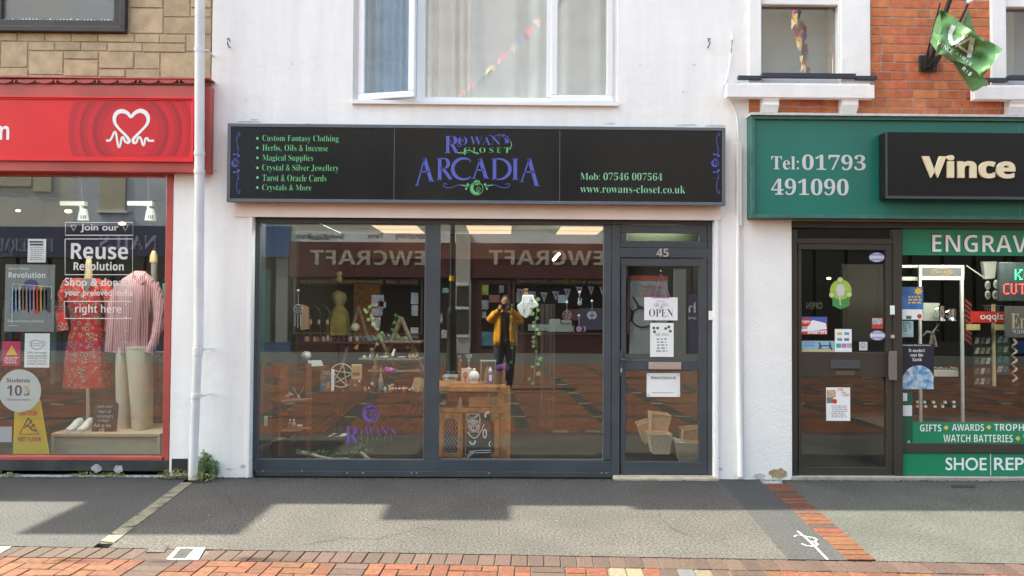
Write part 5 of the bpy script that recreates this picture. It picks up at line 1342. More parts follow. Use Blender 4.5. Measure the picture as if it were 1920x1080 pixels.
m = MB(); lathe_px(m, 879, [(4.5, 691), (4, 690), (1, 688), (1, 679), (3, 676), (5.5, 670), (6, 665), (5.6, 665), (2, 674)], YM+.12, 14); m.build('goblet', mat('pewter_glass', (.34, .34, .32), .25), None, smooth=True, label='tall pale goblet standing behind the card and white head', cat='goblet')
gb = thing('glass_lantern', 'square clear glass lantern box behind the spray bottle', 'lantern', W(914, 718, YM+.1))
m = MB(); q = rc(901, 678, 929, 717, YM+.1); 
for a in ((q[0], q[0]+.006), (q[1]-.006, q[1])):
    for y_ in (YM+.1, YM+.22): m.box(a[0], a[1], y_, y_+.006, q[2], q[3])
m.box(q[0]-.005, q[1]+.005, YM+.098, YM+.228, q[3], q[3]+.008); m.build('frame', mat('dull_silver', (.3, .3, .3), .35), gb)
MB().box(q[0]+.007, q[1]-.007, YM+.101, YM+.103, q[2], q[3]-.001).build('pane', m_clear, gb); m = MB(); lathe_px(m, 915, [(8, 717), (7, 700), (5, 690), (2, 686)], YM+.16); m.build('candle', mat('dim_cream_wax', (.25, .2, .13), .7), gb)
sbt = thing('spray_bottle', 'small purple spray bottle with a white pump on the cabinet', 'bottle', W(919.5, 719, YM-.02))
m = MB(); lathe_px(m, 919.5, [(4.6, 720), (4.8, 716), (4.8, 701), (4, 698)], YM-.02); m.build('body', mat('violet_plastic', (.10, .07, .30), .3), sbt, smooth=True)
m = MB(); lathe_px(m, 919.5, [(2.6, 698), (3.4, 697), (3, 693), (1.4, 691), (1.2, 688)], YM-.02); m.build('pump', m_white, sbt, smooth=True); patch(917, 703, 922.5, 714, YM-.0475, m_paper, sbt, 'label')
blk('card_box', 925, 697, 948, 723, YM+.08, .1, mat('brown_card', (.20, .10, .05), .8), 'brown card box at the right end of the cabinet top', 'box')
m = MB(); m.tube([W(932, 690, YM+.12), W(951, 688, YM+.06)], [.03, .038], 12); m.build('cloth_roll', mat('purple_velvet', (.10, .03, .13), .8, .3, 20), None, smooth=True, label='rolled purple cloth lying on the brown card box', cat='cloth')
m = MB()
for i in range(7): lathe_px(m, 862+(i % 2), [(2, 714-i*7), (3, 711-i*7), (2, 708.5-i*7)], YM+.1, 8)
m.build('bead_strand', mat('amber_beads', (.25, .08, .03), .35), None, smooth=True, label='upright strand of dark amber beads between mug and card', cat='beads', kind='thing')
m = MB(); lathe_px(m, 831, [(9, 764), (11, 758), (11, 746), (8, 741), (6, 740)], CY+.18); m.build('lidded_jar', m_clear, None, smooth=True, label='clear glass jar with a white seal inside the cabinet shelf', cat='jar'); disc(833, 755, 4.6, CY+.14, m_silver, None, 'silver_charm', label='round silver charm hanging on the clear jar', cat='charm')
m = MB(); lathe_px(m, 863, [(8.5, 766), (6.5, 762), (4, 760), (4.5, 752), (2.5, 746), (.4, 743)], CY+.1, 8); m.build('crystal_tower', mat('rose_quartz', (.5, .38, .35), .3), None, label='small pale pink crystal point on the cabinet shelf', cat='crystal')

# glass shelf with goods in the first pane
GY = .34; q = rc(590, 733.5, 795, 736, GY)
gs = MB().box(q[0], q[1], GY-.06, GY+.22, q[2], q[3]).build('glass_shelf', m_clear, None, label='clear glass shelf behind the left pane holding books and pouches', cat='shelf')
bk_ = thing('magic_book', 'upright book with dark photographic cover and white page edge', 'book', W(612, 733, GY)); 
q = rc(600, 692, 621, 733, GY); MB().box(q[0], q[1], GY, GY+.02, q[2], q[3]).build('cover', mat('dark_book_cover', (.10, .085, .075), .4, .6, 14), bk_); q = rc(621, 692, 626, 733, GY); MB().box(q[0]+.0005, q[1], GY, GY+.018, q[2]+.002, q[3]-.002).build('pages', m_paper, bk_)
scribble(bk_, 604, 698, 620, 2, 4, GY-.001, mat('bronze_foil', (.40, .28, .18), .5), 2.4)
patch(602, 716, 611, 726, GY-.001, mat('blue_print', (.05, .12, .3), .5), bk_); patch(613, 715, 618, 728, GY-.001, mat('orange_print', (.45, .2, .08), .5), bk_)
pr_ = thing('pentagram_ring', 'large silver pentagram ring standing between the book and the kraft pouch', 'pentagram', W(640, 727, GY+.05))
def pent(cx, cy, r, Y, m_, parent, t=.004, tilt=0, name='star', ringname='ring', rt=None):
    k_ = px_m(Y); c_ = W(cx, cy, Y); R_ = r*k_
    MB().tube([c_+Vector((R_*math.cos(a*.2618), 0, R_*math.sin(a*.2618))) for a in range(25)], t, 6, False).build(ringname, m_, parent, smooth=True)
    m = MB(); V_ = [c_+Vector((R_*math.sin(tilt+i*2.5133), 0, R_*math.cos(tilt+i*2.5133))) for i in range(6)]
    for i in range(5): m.tube([V_[i], V_[i+1]], t*.8, 6)
    m.build(name, m_, parent)
pent(640, 704, 22, GY+.05, m_silver, pr_, .0042, .15)
po = blk('kraft_pouch', 658.5, 683.5, 678, 712, GY+.02, .03, m_kraft, 'upright tan kraft pouch with a brown label standing on a dark box', 'pouch', bevel=.008); patch(661, 698, 675, 704, GY+.019, mat('brown_label', (.15, .06, .05), .7), po, 'label'); 
bx_ = blk('dark_gift_box', 655, 712.5, 678, 733, GY, .1, mat('dark_brown_box', (.06, .03, .025), .6), 'dark brown gift box under the kraft pouch', 'box'); patch(672, 712.8, 676, 716, GY-.001, m_paper, bx_, 'tag'); disc(666, 722, 3, GY-.001, m_gold, bx_, 'crest')
def bottle(cx, y0, y1, r, Y, mb_, label, cork=True, cat='bottle', group=None):
    t_ = thing('glass_bottle' if cork else 'dropper_bottle', label, cat, W(cx, y1, Y), group=group); h = y1-y0; m = MB()
    lathe_px(m, cx, [(r*.9, y1), (r, y1-h*.05), (r, y1-h*.5), (r*.4, y1-h*.68), (r*.4, y0+h*.16)], Y, 12); m.build('body', mb_, t_, smooth=True)
    m = MB(); lathe_px(m, cx, [(r*.42, y0+h*.16), (r*.45, y0)], Y, 10); m.build('stopper', mat('cork', (.33, .22, .12), .8) if cork else m_white, t_); return t_
m_bglass = mat('grey_filled_glass', (.17, .17, .16), .15, .4, 20)
bottle(714, 690, 733, 4.6, GY, m_bglass, 'tall corked glass bottle on the shelf left of the open cards')
bottle(701.5, 686, 722, 7, GY+.05, m_clear, 'squat corked flask with a crescent charm on the shelf'); disc(698, 719, 3.2, GY+.02, m_silver, None, 'crescent_charm', label='small silver crescent charm on the squat flask', cat='charm')
for i, (a, b, r_, lab) in enumerate(((768, 707, .2, 'front tan card of the fanned pair leaning on the shelf'), (775, 703, .32, 'rear tan card of the fanned pair leaning on the shelf'))):
    c_ = W(a+9, 733, GY+.03*i); R2 = Matrix.Rotation(-.28 if i == 0 else .20, 3, 'Y') ; m = MB().box(-.038, .042, 0, .004, 0, .125); R2 = Matrix.Rotation(.30 if i == 0 else .2, 3, 'Y')
    m.v = [c_+R2 @ v for v in m.v]; m.build('tan_card', m_kraft, None, group='fanned tan cards', label=lab, cat='card')
m = MB()
for i in range(5): m.ball(W(742+i*6.5, 729+random.uniform(-1, 2), GY-.02), .012, 8, 1.1, 1, .8)
m.build('sweet_string', mat('red_white_beads', (.55, .08, .09), .4, 0, 90, col2=(.7, .6, .6)), None, smooth=True, label='row of red and white beads lying on the glass shelf', cat='beads')
m = MB(); m.ball(W(736, 729, GY-.03), .016, 8, .9, .8, 1.1); m.build('pink_crystal', mat('bright_pink_stone', (.7, .22, .28), .4), None, label='bright pink stone at the left end of the bead row', cat='crystal')
m = MB(); m.ball(W(774, 730, GY-.04), .013, 8); m.build('turquoise_stone', mat('turquoise', (.05, .35, .38), .4), None, label='turquoise stone in front of the fanned tan cards', cat='crystal')
m = MB()
for i in range(6): m.tube([W(727+i*2, 724+2*math.sin(i), GY-.02), W(729+i*2, 721+2*math.cos(i), GY-.02)], .003, 5)
m.build('silver_chain', m_silver, None, label='little heap of silver chain next to the tall corked bottle', cat='chain')
m = MB(); m.ball(W(732, 695, GY+.4), .045, 8, 1.3, 1, .7); m.ball(W(725, 693, GY+.42), .03, 6); m.build('amethyst', mat('amethyst', (.20, .05, .22), .35, .3, 60), None, label='purple amethyst cluster on the lower ladder step', cat='crystal')
# ladder shelf (two driftwood A frames with steps)
ld = thing('ladder_shelf', 'grey driftwood A frame ladder shelf dressed with ivy behind the left pane', 'shelf', W(735, 735, 1.0))
def beam(m, x0, y0, x1, y1, Y, r=.02): return m.tube([W(x0, y0, Y), W(x1, y1, Y)], r, 7)
for a in ((752, 595, 700, 725), (752, 595, 806, 725)):
    m = beam(MB(), *a, 1.0, .022); m.build('leg', m_drift, ld)
for a in ((715, 640, 742, 690), (752, 600, 712, 700)): beam(MB(), *a, 1.3, .018).build('brace', m_drift, ld)
q = rc(690, 694, 790, 697, .9); MB().box(q[0], q[1], .88, 1.2, q[2], q[3]).build('step', m_drift, ld); q = rc(715, 640, 790, 642.5, .9); MB().box(q[0], q[1], .9, 1.2, q[2], q[3]).build('step', m_drift, ld); q = rc(672, 672.5, 790, 675, .9); MB().box(q[0], q[1], .88, 1.2, q[2], q[3]).build('step', m_drift, ld)
ld2 = thing('small_trestle', 'smaller dark trestle frame standing behind the ladder shelf', 'shelf', W(660, 720, 2.0))
for a in ((672, 575, 640, 690), (672, 575, 706, 690)): beam(MB(), *a, 2.0, .02).build('leg', m_drift, ld2)
q = rc(560, 640, 790, 643, 2.0); MB().box(q[0], q[1], 1.9, 2.3, q[2], q[3]).build('shelf', mat('dark_brown_wood', (.075, .03, .015), .6, .2, 14), ld2)
m_bowl = mat('white_ceramic', (.75, .75, .73), .25)
for i, (x, w_) in enumerate(((720, 9), (753, 7.5))):
    m = MB(); lathe_px(m, x, [(w_*.45, 674), (w_*.85, 670.5), (w_, 668), (w_*.9, 668), (w_*.4, 673)], .95); m.build('bowl', m_bowl, None, smooth=True, label=['wider white bowl on the ladder shelf', 'narrower white bowl on the ladder shelf beside the leaning white bottle'][i], cat='bowl', group='white bowls')
m = MB().tube([W(736, 667, .95), W(740, 654, .95)], [.015, .012], 8); m.build('white_wand', m_bowl, None, smooth=True, label='white selenite wand leaning between the two white bowls', cat='wand')
m = MB().ball(W(683, 670, .95), .022, 10); m.build('shell', mat('cream_shell', (.52, .42, .26), .5), None, smooth=True, label='round cream shell left of the wide white bowl', cat='shell')
m = MB().ball(W(666, 614, 1.9), .052, 18); m.build('crystal_ball', mat('milky_glass', (.50, .50, .44), .2), None, smooth=True, label='milky white crystal ball on the rear display shelf', cat='ball')
br_ = thing('besom', 'little yellow straw broom hanging from the rear shelf', 'broom', W(670, 655, 1.88)); m = MB().tube([W(677, 637, 1.88), W(670, 648, 1.88)], .006, 6); m.build('stick', m_drift, br_); m = MB().tube([W(671, 646, 1.88), W(667, 654, 1.88)], [.01, .026], 8); m.build('bristles', mat('yellow_straw', (.50, .26, .03), .8), br_)
m = MB(); random.seed(3)
for i in range(34):
    x = 654+i*3.4; s_ = random.uniform(.015, .032); p = W(x, 640-random.uniform(2, 9), 2.0); m.ball(p, s_, 6, 1, 1, random.uniform(.8, 1.4))
m.build('tumbled_stones', mat('blue_white_stones', (.07, .10, .15), .4, 0, 9, col2=(.30, .38, .36)), None, kind='stuff', label='long heap of blue and white crystals on the rear shelf')
# dress form with a yellow net dress
df_ = thing('dress_form', 'yellow net dress on a bodice form at the back of the centre shop', 'dress form', W(633, 720, 2.2))
m = MB().loft([(545, 631, 636, .04), (551, 622, 648, .10), (560, 622, 650, .12), (572, 627, 645, .09), (575, 628, 644, .09)], 2.2); m.build('bodice', mat('pale_yellow_satin', (.23, .19, .10), .6), df_, smooth=True)
m = MB().loft([(574, 628, 644, .10), (585, 620, 652, .16), (605, 615, 654, .22), (628, 613, 656, .26)], 2.2, 40, 9, .07); m.build('skirt', mat('yellow_net', (.22, .18, .05), .9, .2, 8), df_, smooth=True)
m = MB(); m.tube([W(634, 628, 2.2), (W(634, 628, 2.2).x, 2.2, ZF)], .02, 8); m.build('stand', m_dark, df_)
sk = thing('skull_stack', 'two small cream skulls stacked on the trestle top', 'ornament', W(636, 526, 2.2)); m = MB().ball(W(636, 514, 2.2), .035, 12); m.build('skull', mat('cream_bone', (.36, .28, .17), .6), sk, smooth=True); m = MB().ball(W(636, 523, 2.2), .038, 12); m.build('skull', mat('cream_bone', (.36, .28, .17), .6), sk, smooth=True)
# paper bag and arched stand at left
m = MB(); P_ = [W(a, b, 1.0) for a, b in ((566, 571), (577, 576), (578, 617), (563, 619))]; m.prism([(p.x, p.z) for p in P_], 1.0, 1.06); m.build('paper_bag', mat('dim_kraft', (.26, .17, .12), .8), None, label='flat brown paper bag hanging behind the silver chime', cat='bag')
m = MB()
for r_, x in ((22, 585), (26, 600)): m.tube([W(x-r_*.7, 640, 1.5)]+[W(x+r_*.7*math.cos(rad(a)), 590-18*math.sin(rad(a)), 1.5) for a in range(180, -1, -20)]+[W(x+r_*.7, 640, 1.5)], .008, 6)
m.build('arched_stand', mat('black_wire', (.02, .02, .02), .5), None, label='black wire arched display stand at the back left', cat='stand', kind='thing')
m = MB()
for i in range(6): lathe_px(m, 574+i*8, [(3, 608 if i % 2 else 640), (3, 601 if i % 2 else 633), (1.4, 599 if i % 2 else 631)], 1.5, 8)
m.build('small_jars', mat('pink_lid_jars', (.30, .22, .20), .5), None, kind='stuff', label='small pale jars on the arched stand')
# hanging pentagram chime against the glass
def hanger(x, y0, cy, r, kind, lab, m_, Y=.16):
    t_ = thing('hanging_charm', lab, 'charm', W(x, y0, Y), group='charms hanging inside the glass')
    m = MB(); m.ball(W(x, y0, Y), .013, 10); m.tube([W(x, y0, Y), W(x, cy-r, Y)], .002, 5); m.build('sucker_and_cord', mat('clear_sucker', (.5, .5, .5), .2), t_, kind='stuff')
    if kind == 'pent': pent(x, cy, r, Y, m_, t_, .0032)
    elif kind == 'hex':
        P_ = [W(x+r*1.05*math.cos(rad(a)), cy-r*(.85+.15*math.cos(rad(a*6)))*math.sin(rad(a)), Y) for a in range(0, 360, 20)]; MB().prism([(p.x, p.z) for p in P_], Y, Y+.004).build('plate', m_, t_)
        patch(x-r*.6, cy-1, x+r*.6, cy+1, Y-.001, m_dark, t_); patch(x-.8, cy-r*.6, x+.8, cy+r*.6, Y-.002, m_dark, t_)
    elif kind == 'moon':
        c_ = W(x, cy, Y); MB().prism([(c_.x+.028*math.cos(a*.524), c_.z+.028*math.sin(a*.524)) for a in range(12)], Y, Y+.004).build('disc', m_, t_)
        for s_ in (-1, 1):
            P_ = [(c_.x+s_*(.036+.03*math.cos(rad(a))), c_.z+.03*math.sin(rad(a))) for a in range(-70, 71, 20)]+[(c_.x+s_*(.030+.02*math.cos(rad(a))), c_.z+.028*math.sin(rad(a))) for a in range(70, -71, -20)]
            MB().prism(P_, Y, Y+.004).build('crescent', m_, t_)
    else:
        m = MB(); c_ = W(x, cy, Y); m.ball(c_, .02, 10, 1, .3, 1.2); m.ball(c_+Vector((-.012, 0, .03)), .009, 8, .6, .4, 2); m.ball(c_+Vector((.014, 0, .028)), .009, 8, .6, .4, 2); m.build('figure', m_, t_, smooth=True)
    return t_
m_pinkch = mat('pink_silver_charm', (.42, .24, .33), .4); m_chs = mat('pale_silver_charm', (.46, .47, .48), .4)
ch = hanger(559, 545, 579, 8, 'pent', 'silver pentagram chime with three hanging rods near the left frame', m_chs)
for i in range(3): MB().tube([W(553.5+i*5, 589, .16), W(553.5+i*5, 611+(i == 1)*4, .16)], .004, 6).build('rod', m_chs, ch)
hanger(1063, 567, 591, 8, 'pent', 'pink and silver pentagram charm hanging in the right pane', m_pinkch); hanger(1110, 565, 591, 9, 'hex', 'silver hexagonal charm hanging nearest the right frame', m_chs)
hanger(1087, 548, 568, 6, 'fig', 'small silver hare charm hanging highest in the right pane', m_chs); hanger(1085.5, 592, 617, 7, 'moon', 'pink triple moon charm hanging lowest in the right pane', m_pinkch)
# white bust display with a cross necklace
bs = thing('necklace_bust', 'bright white necklace bust with a cross pendant behind the right pane', 'bust', W(985, 597, .3))
O_ = [(980, 553), (1000, 553), (1002, 562), (1009, 570), (1010, 573), (999, 579), (992, 592), (986, 597), (976, 590), (970, 578), (970, 572), (978, 566)]
P_ = [W(a, b, .3) for a, b in O_]; MB().prism([(p.x, p.z) for p in P_], .3, .34).build('board', mat('white_velvet', (.85, .85, .85), .8), bs, bevel=.006)
E = SG(.296); E.st(smooth_path([(981, 557), (982, 570), (983, 583), (990, 570), (998, 557)]), .6); E.st([(983, 580), (983, 589)], 1.2); E.st([(981, 583), (985.5, 583)], 1.0); E.go('necklace', m_grey, bs)
E = SG(.296)
for x, y in ((997, 564), (997, 579)): E.pg([(x+4*(1 if i % 2 == 0 else .5)*math.cos(i*.628), y+4*(1 if i % 2 == 0 else .5)*math.sin(i*.628)) for i in range(10)])
E.go('earrings', m_grey, bs); m = MB(); lathe_px(m, 986, [(4, 553), (3.5, 547), (4.5, 543), (2, 541)], .32); m.build('neck_peg', mat('turned_wood', (.28, .12, .06), .5), bs, smooth=True)
# ivy strands
def ivy(pts, n, Y, m_, label, spread=5, size=.018, ground=False, name='ivy_garland'):
    t_ = thing(name, label, 'ivy', W(*pts[0], Y)); P_ = smooth_path(pts); vine = MB().tube([W(a, b, Y) for a, b in P_], .0022, 5); vine.build('stem', m_leaf2 if m_ is m_leaf2 else m_leaf, t_)
    for i in range(n):
        a, b = P_[int((i+.5)/n*(len(P_)-1))]; p = W(a+random.uniform(-spread, spread), b+random.uniform(-3, 3), Y+random.uniform(-.03, .01)); s_ = size*random.uniform(.7, 1.25); ro = random.uniform(-.9, .9)
        sh_ = [(0, -1), (.35, -.45), (.95, -.35), (.6, .1), (.75, .6), (.2, .5), (0, .75), (-.2, .5), (-.75, .6), (-.6, .1), (-.95, -.35), (-.35, -.45)]
        tl = random.uniform(-.5, .5); L2 = [p+Vector(((x*math.cos(ro)-z*math.sin(ro))*s_, x*s_*tl*.6, (x*math.sin(ro)+z*math.cos(ro))*s_)) for x, z in sh_]
        MB().poly(L2).build('leaf', m_, t_)
    return t_
ivy([(1008, 560), (1006, 590), (1003, 620), (1007, 650), (1003, 690), (1000, 722)], 20, .5, m_leaf2, 'long pale ivy strand hanging in front of the photographer reflection', 9, .026)
ivy([(960, 570), (958, 600), (962, 640), (960, 690)], 8, .6, m_leaf, 'thin dark ivy strand hanging beside the bust', 3, .018)
ivy([(921, 730), (925, 745), (932, 760), (930, 775), (938, 790)], 13, .34, m_leaf, 'green ivy trailing over the corner of the wooden cabinet', 8, .019)
ivy([(690, 575), (697, 600), (710, 625), (700, 660)], 14, .95, m_leaf2, 'ivy wound down the ladder shelf legs', 9, .022)
ivy([(745, 590), (735, 620), (770, 650), (785, 690), (780, 715)], 14, .93, m_leaf, 'darker ivy on the far leg of the ladder shelf', 7, .02)
ivy([(552, 842), (575, 848), (600, 846), (628, 856), (642, 852)], 22, .2, m_leaf, 'leafy ivy on the branch at the window foot near the side unit', 12, .020, name='ivy_spray'); ivy([(650, 855), (665, 845), (678, 832), (690, 852)], 14, .2, m_leaf, 'second ivy spray on the window ledge under the purple logo', 10, .020, name='ivy_spray')
m = MB().tube([W(a, b, .2) for a, b in smooth_path([(556, 848), (575, 850), (600, 857), (625, 861), (655, 861)])], [.022*(1-.02*i) for i in range(17)], 8); m.build('branch', mat('pale_bark', (.36, .28, .19), .8, .3, 40), None, smooth=True, label='pale driftwood branch lying on the window ledge among ivy', cat='branch')
m = MB().tube([W(676, 848, .2), W(692, 862, .2)], [.016, .02], 8); m.build('branch_stub', mat('pale_bark', (.36, .28, .19), .8, .3, 40), None, label='short pale branch stub beside the second ivy spray', cat='branch')
# corner side unit with half round shelves
su = thing('corner_unit', 'reddish wood side unit with half round shelves near the left frame', 'shelf unit', W(555, 862, .5))
for x0, x1 in ((510, 522), (573, 582)): q = rc(x0, 682, x1, 866, .6); MB().box(q[0], q[1], .6, .63, max(q[2], ZF+.001), q[3]).build('upright', mat('red_brown_wood', (.16, .055, .025), .5, .2, 12), su)
q = rc(522, 690, 524.5, 860, .3); MB().box(q[0], q[1], .3, .595, max(q[2], ZF+.001), q[3]).build('side_panel', mat('red_brown_wood', (.16, .055, .025), .5, .2, 12), su)
for y in (751, 806): 
    c_ = W(526, y, .42); MB().slab([(c_.x-.01+.27*math.cos(rad(a)), .58-.24*math.sin(rad(a))) for a in range(0, 91, 10)]+[(c_.x-.01, .58)], c_.z-.006, c_.z+.006).build('shelf', mat('pinkish_wood', (.30, .13, .08), .5, .2, 12), su)
dgl = thing('crystal_cloche', 'glass cloche of crystals on the upper half round shelf', 'ornament', W(541, 750, .45)); m = MB(); lathe_px(m, 541, [(8, 748), (8, 736), (5, 731), (1, 729)], .45); m.build('dome', m_clear, dgl, smooth=True)
m = MB()
for i in range(6): m.ball(W(536+i*2.4, 745-random.uniform(0, 8), .46), .011, 7)
m.build('crystals', mat('grey_white_crystal', (.35, .33, .33), .4), dgl)
m = MB().tube([W(a, b, .40) for a, b in smooth_path([(550, 726), (555, 736), (560, 741), (565, 735), (569, 727)])], .002, 5); m.ball(W(560, 744, .40), .012, 8, 1, .6, 1.3); m.build('pendant', m_chs, None, label='silver pendant on a fine chain over the upper half round shelf', cat='necklace')
for i, x in enumerate((543.5, 551)): 
    bb_ = bottle(x, 786, 800, 3.6, .40+i*.02, m_bglass if i == 0 else mat('pale_green_label_bottle', (.22, .30, .27), .4), ['white labelled dropper bottle on the lower half round shelf', 'pale green labelled bottle beside the dropper bottle'][i], False, group='bottles on the lower half round shelf')
m = MB(); lathe_px(m, 562, [(4, 801), (6, 797), (5.6, 796.5)], .42); m.build('tiny_dish', m_bowl, None, smooth=True, label='tiny white dish on the lower half round shelf', cat='dish')
m = MB().ball(W(574, 667, .9), .048, 14, 1.1, 1, 1); m.build('white_rock', mat('white_geode', (.42, .44, .46), .5, .3, 30), None, smooth=True, label='white domed rock above the open magazine at the left', cat='rock')
mg_ = MB(); P_ = [W(576, 676, .8), W(602, 675, .8), W(607, 686, .7), W(583, 687, .7)]; mg_.poly(P_); mgz = mg_.build('magazine', mat('pale_blue_magazine', (.36, .40, .42), .7), None, label='open pale magazine lying left of the book', cat='magazine')
q = rc(570, 687, 612, 690, .8); MB().box(q[0], q[1], .65, .95, q[2], q[3]).build('top', mat('dark_brown_wood', (.075, .03, .015), .6, .2, 14), su)
so_ = blk('power_socket', 491.5, 780, 501, 799, .9, .01, m_white, 'white double power socket low on the partition wall', 'socket')
# kraft baskets behind the door glass
def basket(cx, y0, y1, w0, w1, Y, label, tilt=0, cols_=m_kraft):
    t_ = thing('kraft_basket', label, 'basket', W(cx, y1, Y), group='woven bags behind the door glass'); R_ = Matrix.Rotation(tilt, 3, 'Y'); b_ = W(cx, y1, Y); k = px_m(Y); h = (y1-y0)*k; a, c = w0*k/2, w1*k/2
    m = MB(); V_ = [Vector(v) for v in ((-c, -.09, 0), (c, -.09, 0), (c, .09, 0), (-c, .09, 0), (-a, -.11, h), (a, -.11, h), (a, .11, h), (-a, .11, h))]
    ins = [Vector((v.x*.94, v.y*.94, v.z if v.z == 0 else h)) for v in V_]
    V_ = [b_+R_ @ v for v in V_]; m.v = V_+[b_+R_ @ Vector((v.x, v.y, v.z+(.01 if v.z == 0 else 0))) for v in ins]
    m.f = [(0, 3, 2, 1), (0, 1, 5, 4), (1, 2, 6, 5), (2, 3, 7, 6), (3, 0, 4, 7), (8, 9, 10, 11), (8, 12, 13, 9), (9, 13, 14, 10), (10, 14, 15, 11), (11, 15, 12, 8), (4, 5, 13, 12), (5, 6, 14, 13), (6, 7, 15, 14), (7, 4, 12, 15)]
    m.build('body', cols_, t_, bevel=.03)
    tr_ = MB(); E_ = [(0, 1), (1, 5), (5, 4), (4, 0), (5, 6), (6, 7), (7, 4), (1, 2), (2, 6)]
    for i, j in E_: tr_.tube([V_[i], V_[j]], .005, 5)
    tr_.build('piping', mat('pale_piping', (.50, .36, .21), .8), t_); return t_
m_jute = mat('woven_jute', (.55, .41, .28), .85, .2, 90, .8, 200)
basket(1236, 812, 848, 40, 30, .55, 'upright open woven bag at the middle of the door glass', 0, m_jute); basket(1232, 775, 812, 36, 28, .75, 'tilted woven bag stacked above the upright one', .12, m_jute)
basket(1290, 828, 862, 58, 40, .5, 'wide woven bag slumped in the door corner', .06, m_jute); basket(1297, 802, 830, 34, 44, .7, 'woven bag lying on top of the slumped bag', -.10, m_jute)
basket(1215, 790, 826, 22, 18, .9, 'narrow woven bag behind the stacked pair', -.3, m_jute)
# hangings of sheer cloth
m_net = sheer('grey_tulle', (.34, .31, .31), .16)
curtain(1012, 1040, 570, 800, .9, 4, .03, m_net, 'tulle', 'sheer grey tulle drape hanging in the right pane', 'drape'); curtain(965, 985, 600, 720, 1.0, 3, .03, m_net, 'tulle', 'narrow sheer tulle strip near the bust', 'drape')

# ---- print on and behind the glass
YG = YF+.026
lg = disc(0, 0, 1, 50, m_dark, None, 'zz') if False else None
logo = thing('window_logo', 'purple crescent logo and shop name stuck low on the left pane', 'window sticker', W(695, 830, YG))
E = SG(YG); E.st(arc(695, 776, 16, 0, 360, 30), 1.2); E.st(curl(701, 779, 7, 1.3, 0), 1.2); E.go('ring', m_purple, logo); emblem(694, 778, 14, YG-.0006, m_purple, logo)
T('R', 647, 799, 673, 830, YG, m_purple, logo, 'serif'); T('O', 668, 802, 679, 817, YG, m_purple, logo, 'serif'); T('WAN’S', 684, 800, 742, 817, YG, m_purple, logo, 'serif'); T('CLOSET', 676, 818, 739, 827, YG, mat('faded_green_vinyl', (.10, .16, .10), .6), logo, 'serif')
YD = YF+.03
op = thing('open_sign', 'white OPEN card hanging from a purple ribbon inside the door glass', 'sign', W(1240, 600, YD)); q = rc(1208, 557.5, 1270.5, 600.5, YD)
MB().box(q[0], q[1], YD, YD+.003, q[2], q[3]).build('card', m_paper, op); E = SG(YD-.001); E.st([(1226, 557), (1239, 512), (1256, 557)], 1.3); E.go('ribbon', mat('purple_ribbon', (.36, .14, .42), .5), op)
patch(1223, 557, 1256, 559, YD-.0015, mat('purple_ribbon', (.36, .14, .42), .5), op, 'ribbon_bow'); m = MB().ball(W(1239, 508, YD-.004), .008, 8); m.build('hook', m_silver, op)
T('OPEN', 1217, 579, 1262, 594, YD-.001, m_ink, op, 'serif'); T('ARCADIA', 1225, 568, 1254, 575, YD-.001, m_grey, op, 'serif'); T('Rowan’s', 1232, 562.5, 1248, 566.5, YD-.001, m_grey, op, 'serif'); emblem(1240, 576.5, 1.4, YD-.0012, m_grey, op)
oh = sheet('opening_hours', 1219, 605.5, 1263, 669, YD, m_paper, 'tall white opening times sheet below the OPEN card', 'notice')
for x, y in ((1226, 615), (1233, 615), (1227, 622), (1254, 613), (1257, 621), (1248, 616)): disc(x, y, 3, YD-.001, m_leaf, oh, 'leaf_print', n=6)
T('ARCADIA', 1228, 624, 1254, 630, YD-.001, m_grey, oh, 'serif'); scribble(oh, 1230, 637, 1253, 5, 5.6, YD-.001)
wp = sheet('web_notice', 1212.5, 699.5, 1275, 744, YD, m_paper, 'white web address notice fixed by four screws under the letter plate', 'notice'); T('Rowans-Closet.co.uk', 1221, 704.5, 1267, 711, YD-.001, m_ink, wp, 'med'); scribble(wp, 1222, 737, 1266, 1, 3, YD-.001)
for x, y in ((1215.5, 702.5), (1272, 702.5), (1215.5, 740.5), (1272, 740.5)): disc(x, y, 1.8, YD-.001, m_steel, wp, 'screw', n=8)
patch(1186, 639, 1190, 648, YD+.5, m_paper, op, 'x') if False else None

random.seed(33)
m_cry = [mat('pale_crystal', (.42, .42, .44), .3), mat('rose_crystal', (.42, .22, .24), .3), mat('dark_crystal', (.06, .05, .09), .25), mat('amber_wax', (.42, .24, .08), .5)]
CN = ['pale', 'pinkish', 'dark', 'amber']; ON = ['first', 'second', 'third', 'fourth', 'fifth', 'sixth', 'seventh', 'eighth', 'ninth']
def little(i, x, y, Y, kind, where, group):
    m = MB(); s_ = random.uniform(.8, 1.3)
    if kind == 'crystal_point': lathe_px(m, x, [(2.6*s_, y), (2.2*s_, y-5*s_), (.3, y-9*s_)], Y, 6)
    elif kind == 'candle': lathe_px(m, x, [(2.6*s_, y), (2.6*s_, y-8*s_), (.5, y-8.4*s_)], Y, 10)
    else: lathe_px(m, x, [(2.2*s_, y), (3*s_, y-2), (2.8*s_, y-5), (1.2*s_, y-7), (1.4*s_, y-9)], Y, 10)
    k = random.randrange(4); nm = kind.replace('_', ' ')
    m.build(kind, m_cry[k], None, label='%s %s, %s of the row %s' % (CN[k], nm, ON[i], where), cat=nm, group=group)
for i in range(9): little(i, 570+i*8+random.uniform(-2, 2), 640, 1.98, 'crystal_point', 'of crystals starting under the wire stand', 'crystal points on the rear shelf')
for i in range(7): little(i, 602+i*11+random.uniform(-2, 2), 639.5, 1.93, 'candle', 'of candles starting under the dress form', 'candles on the rear shelf')
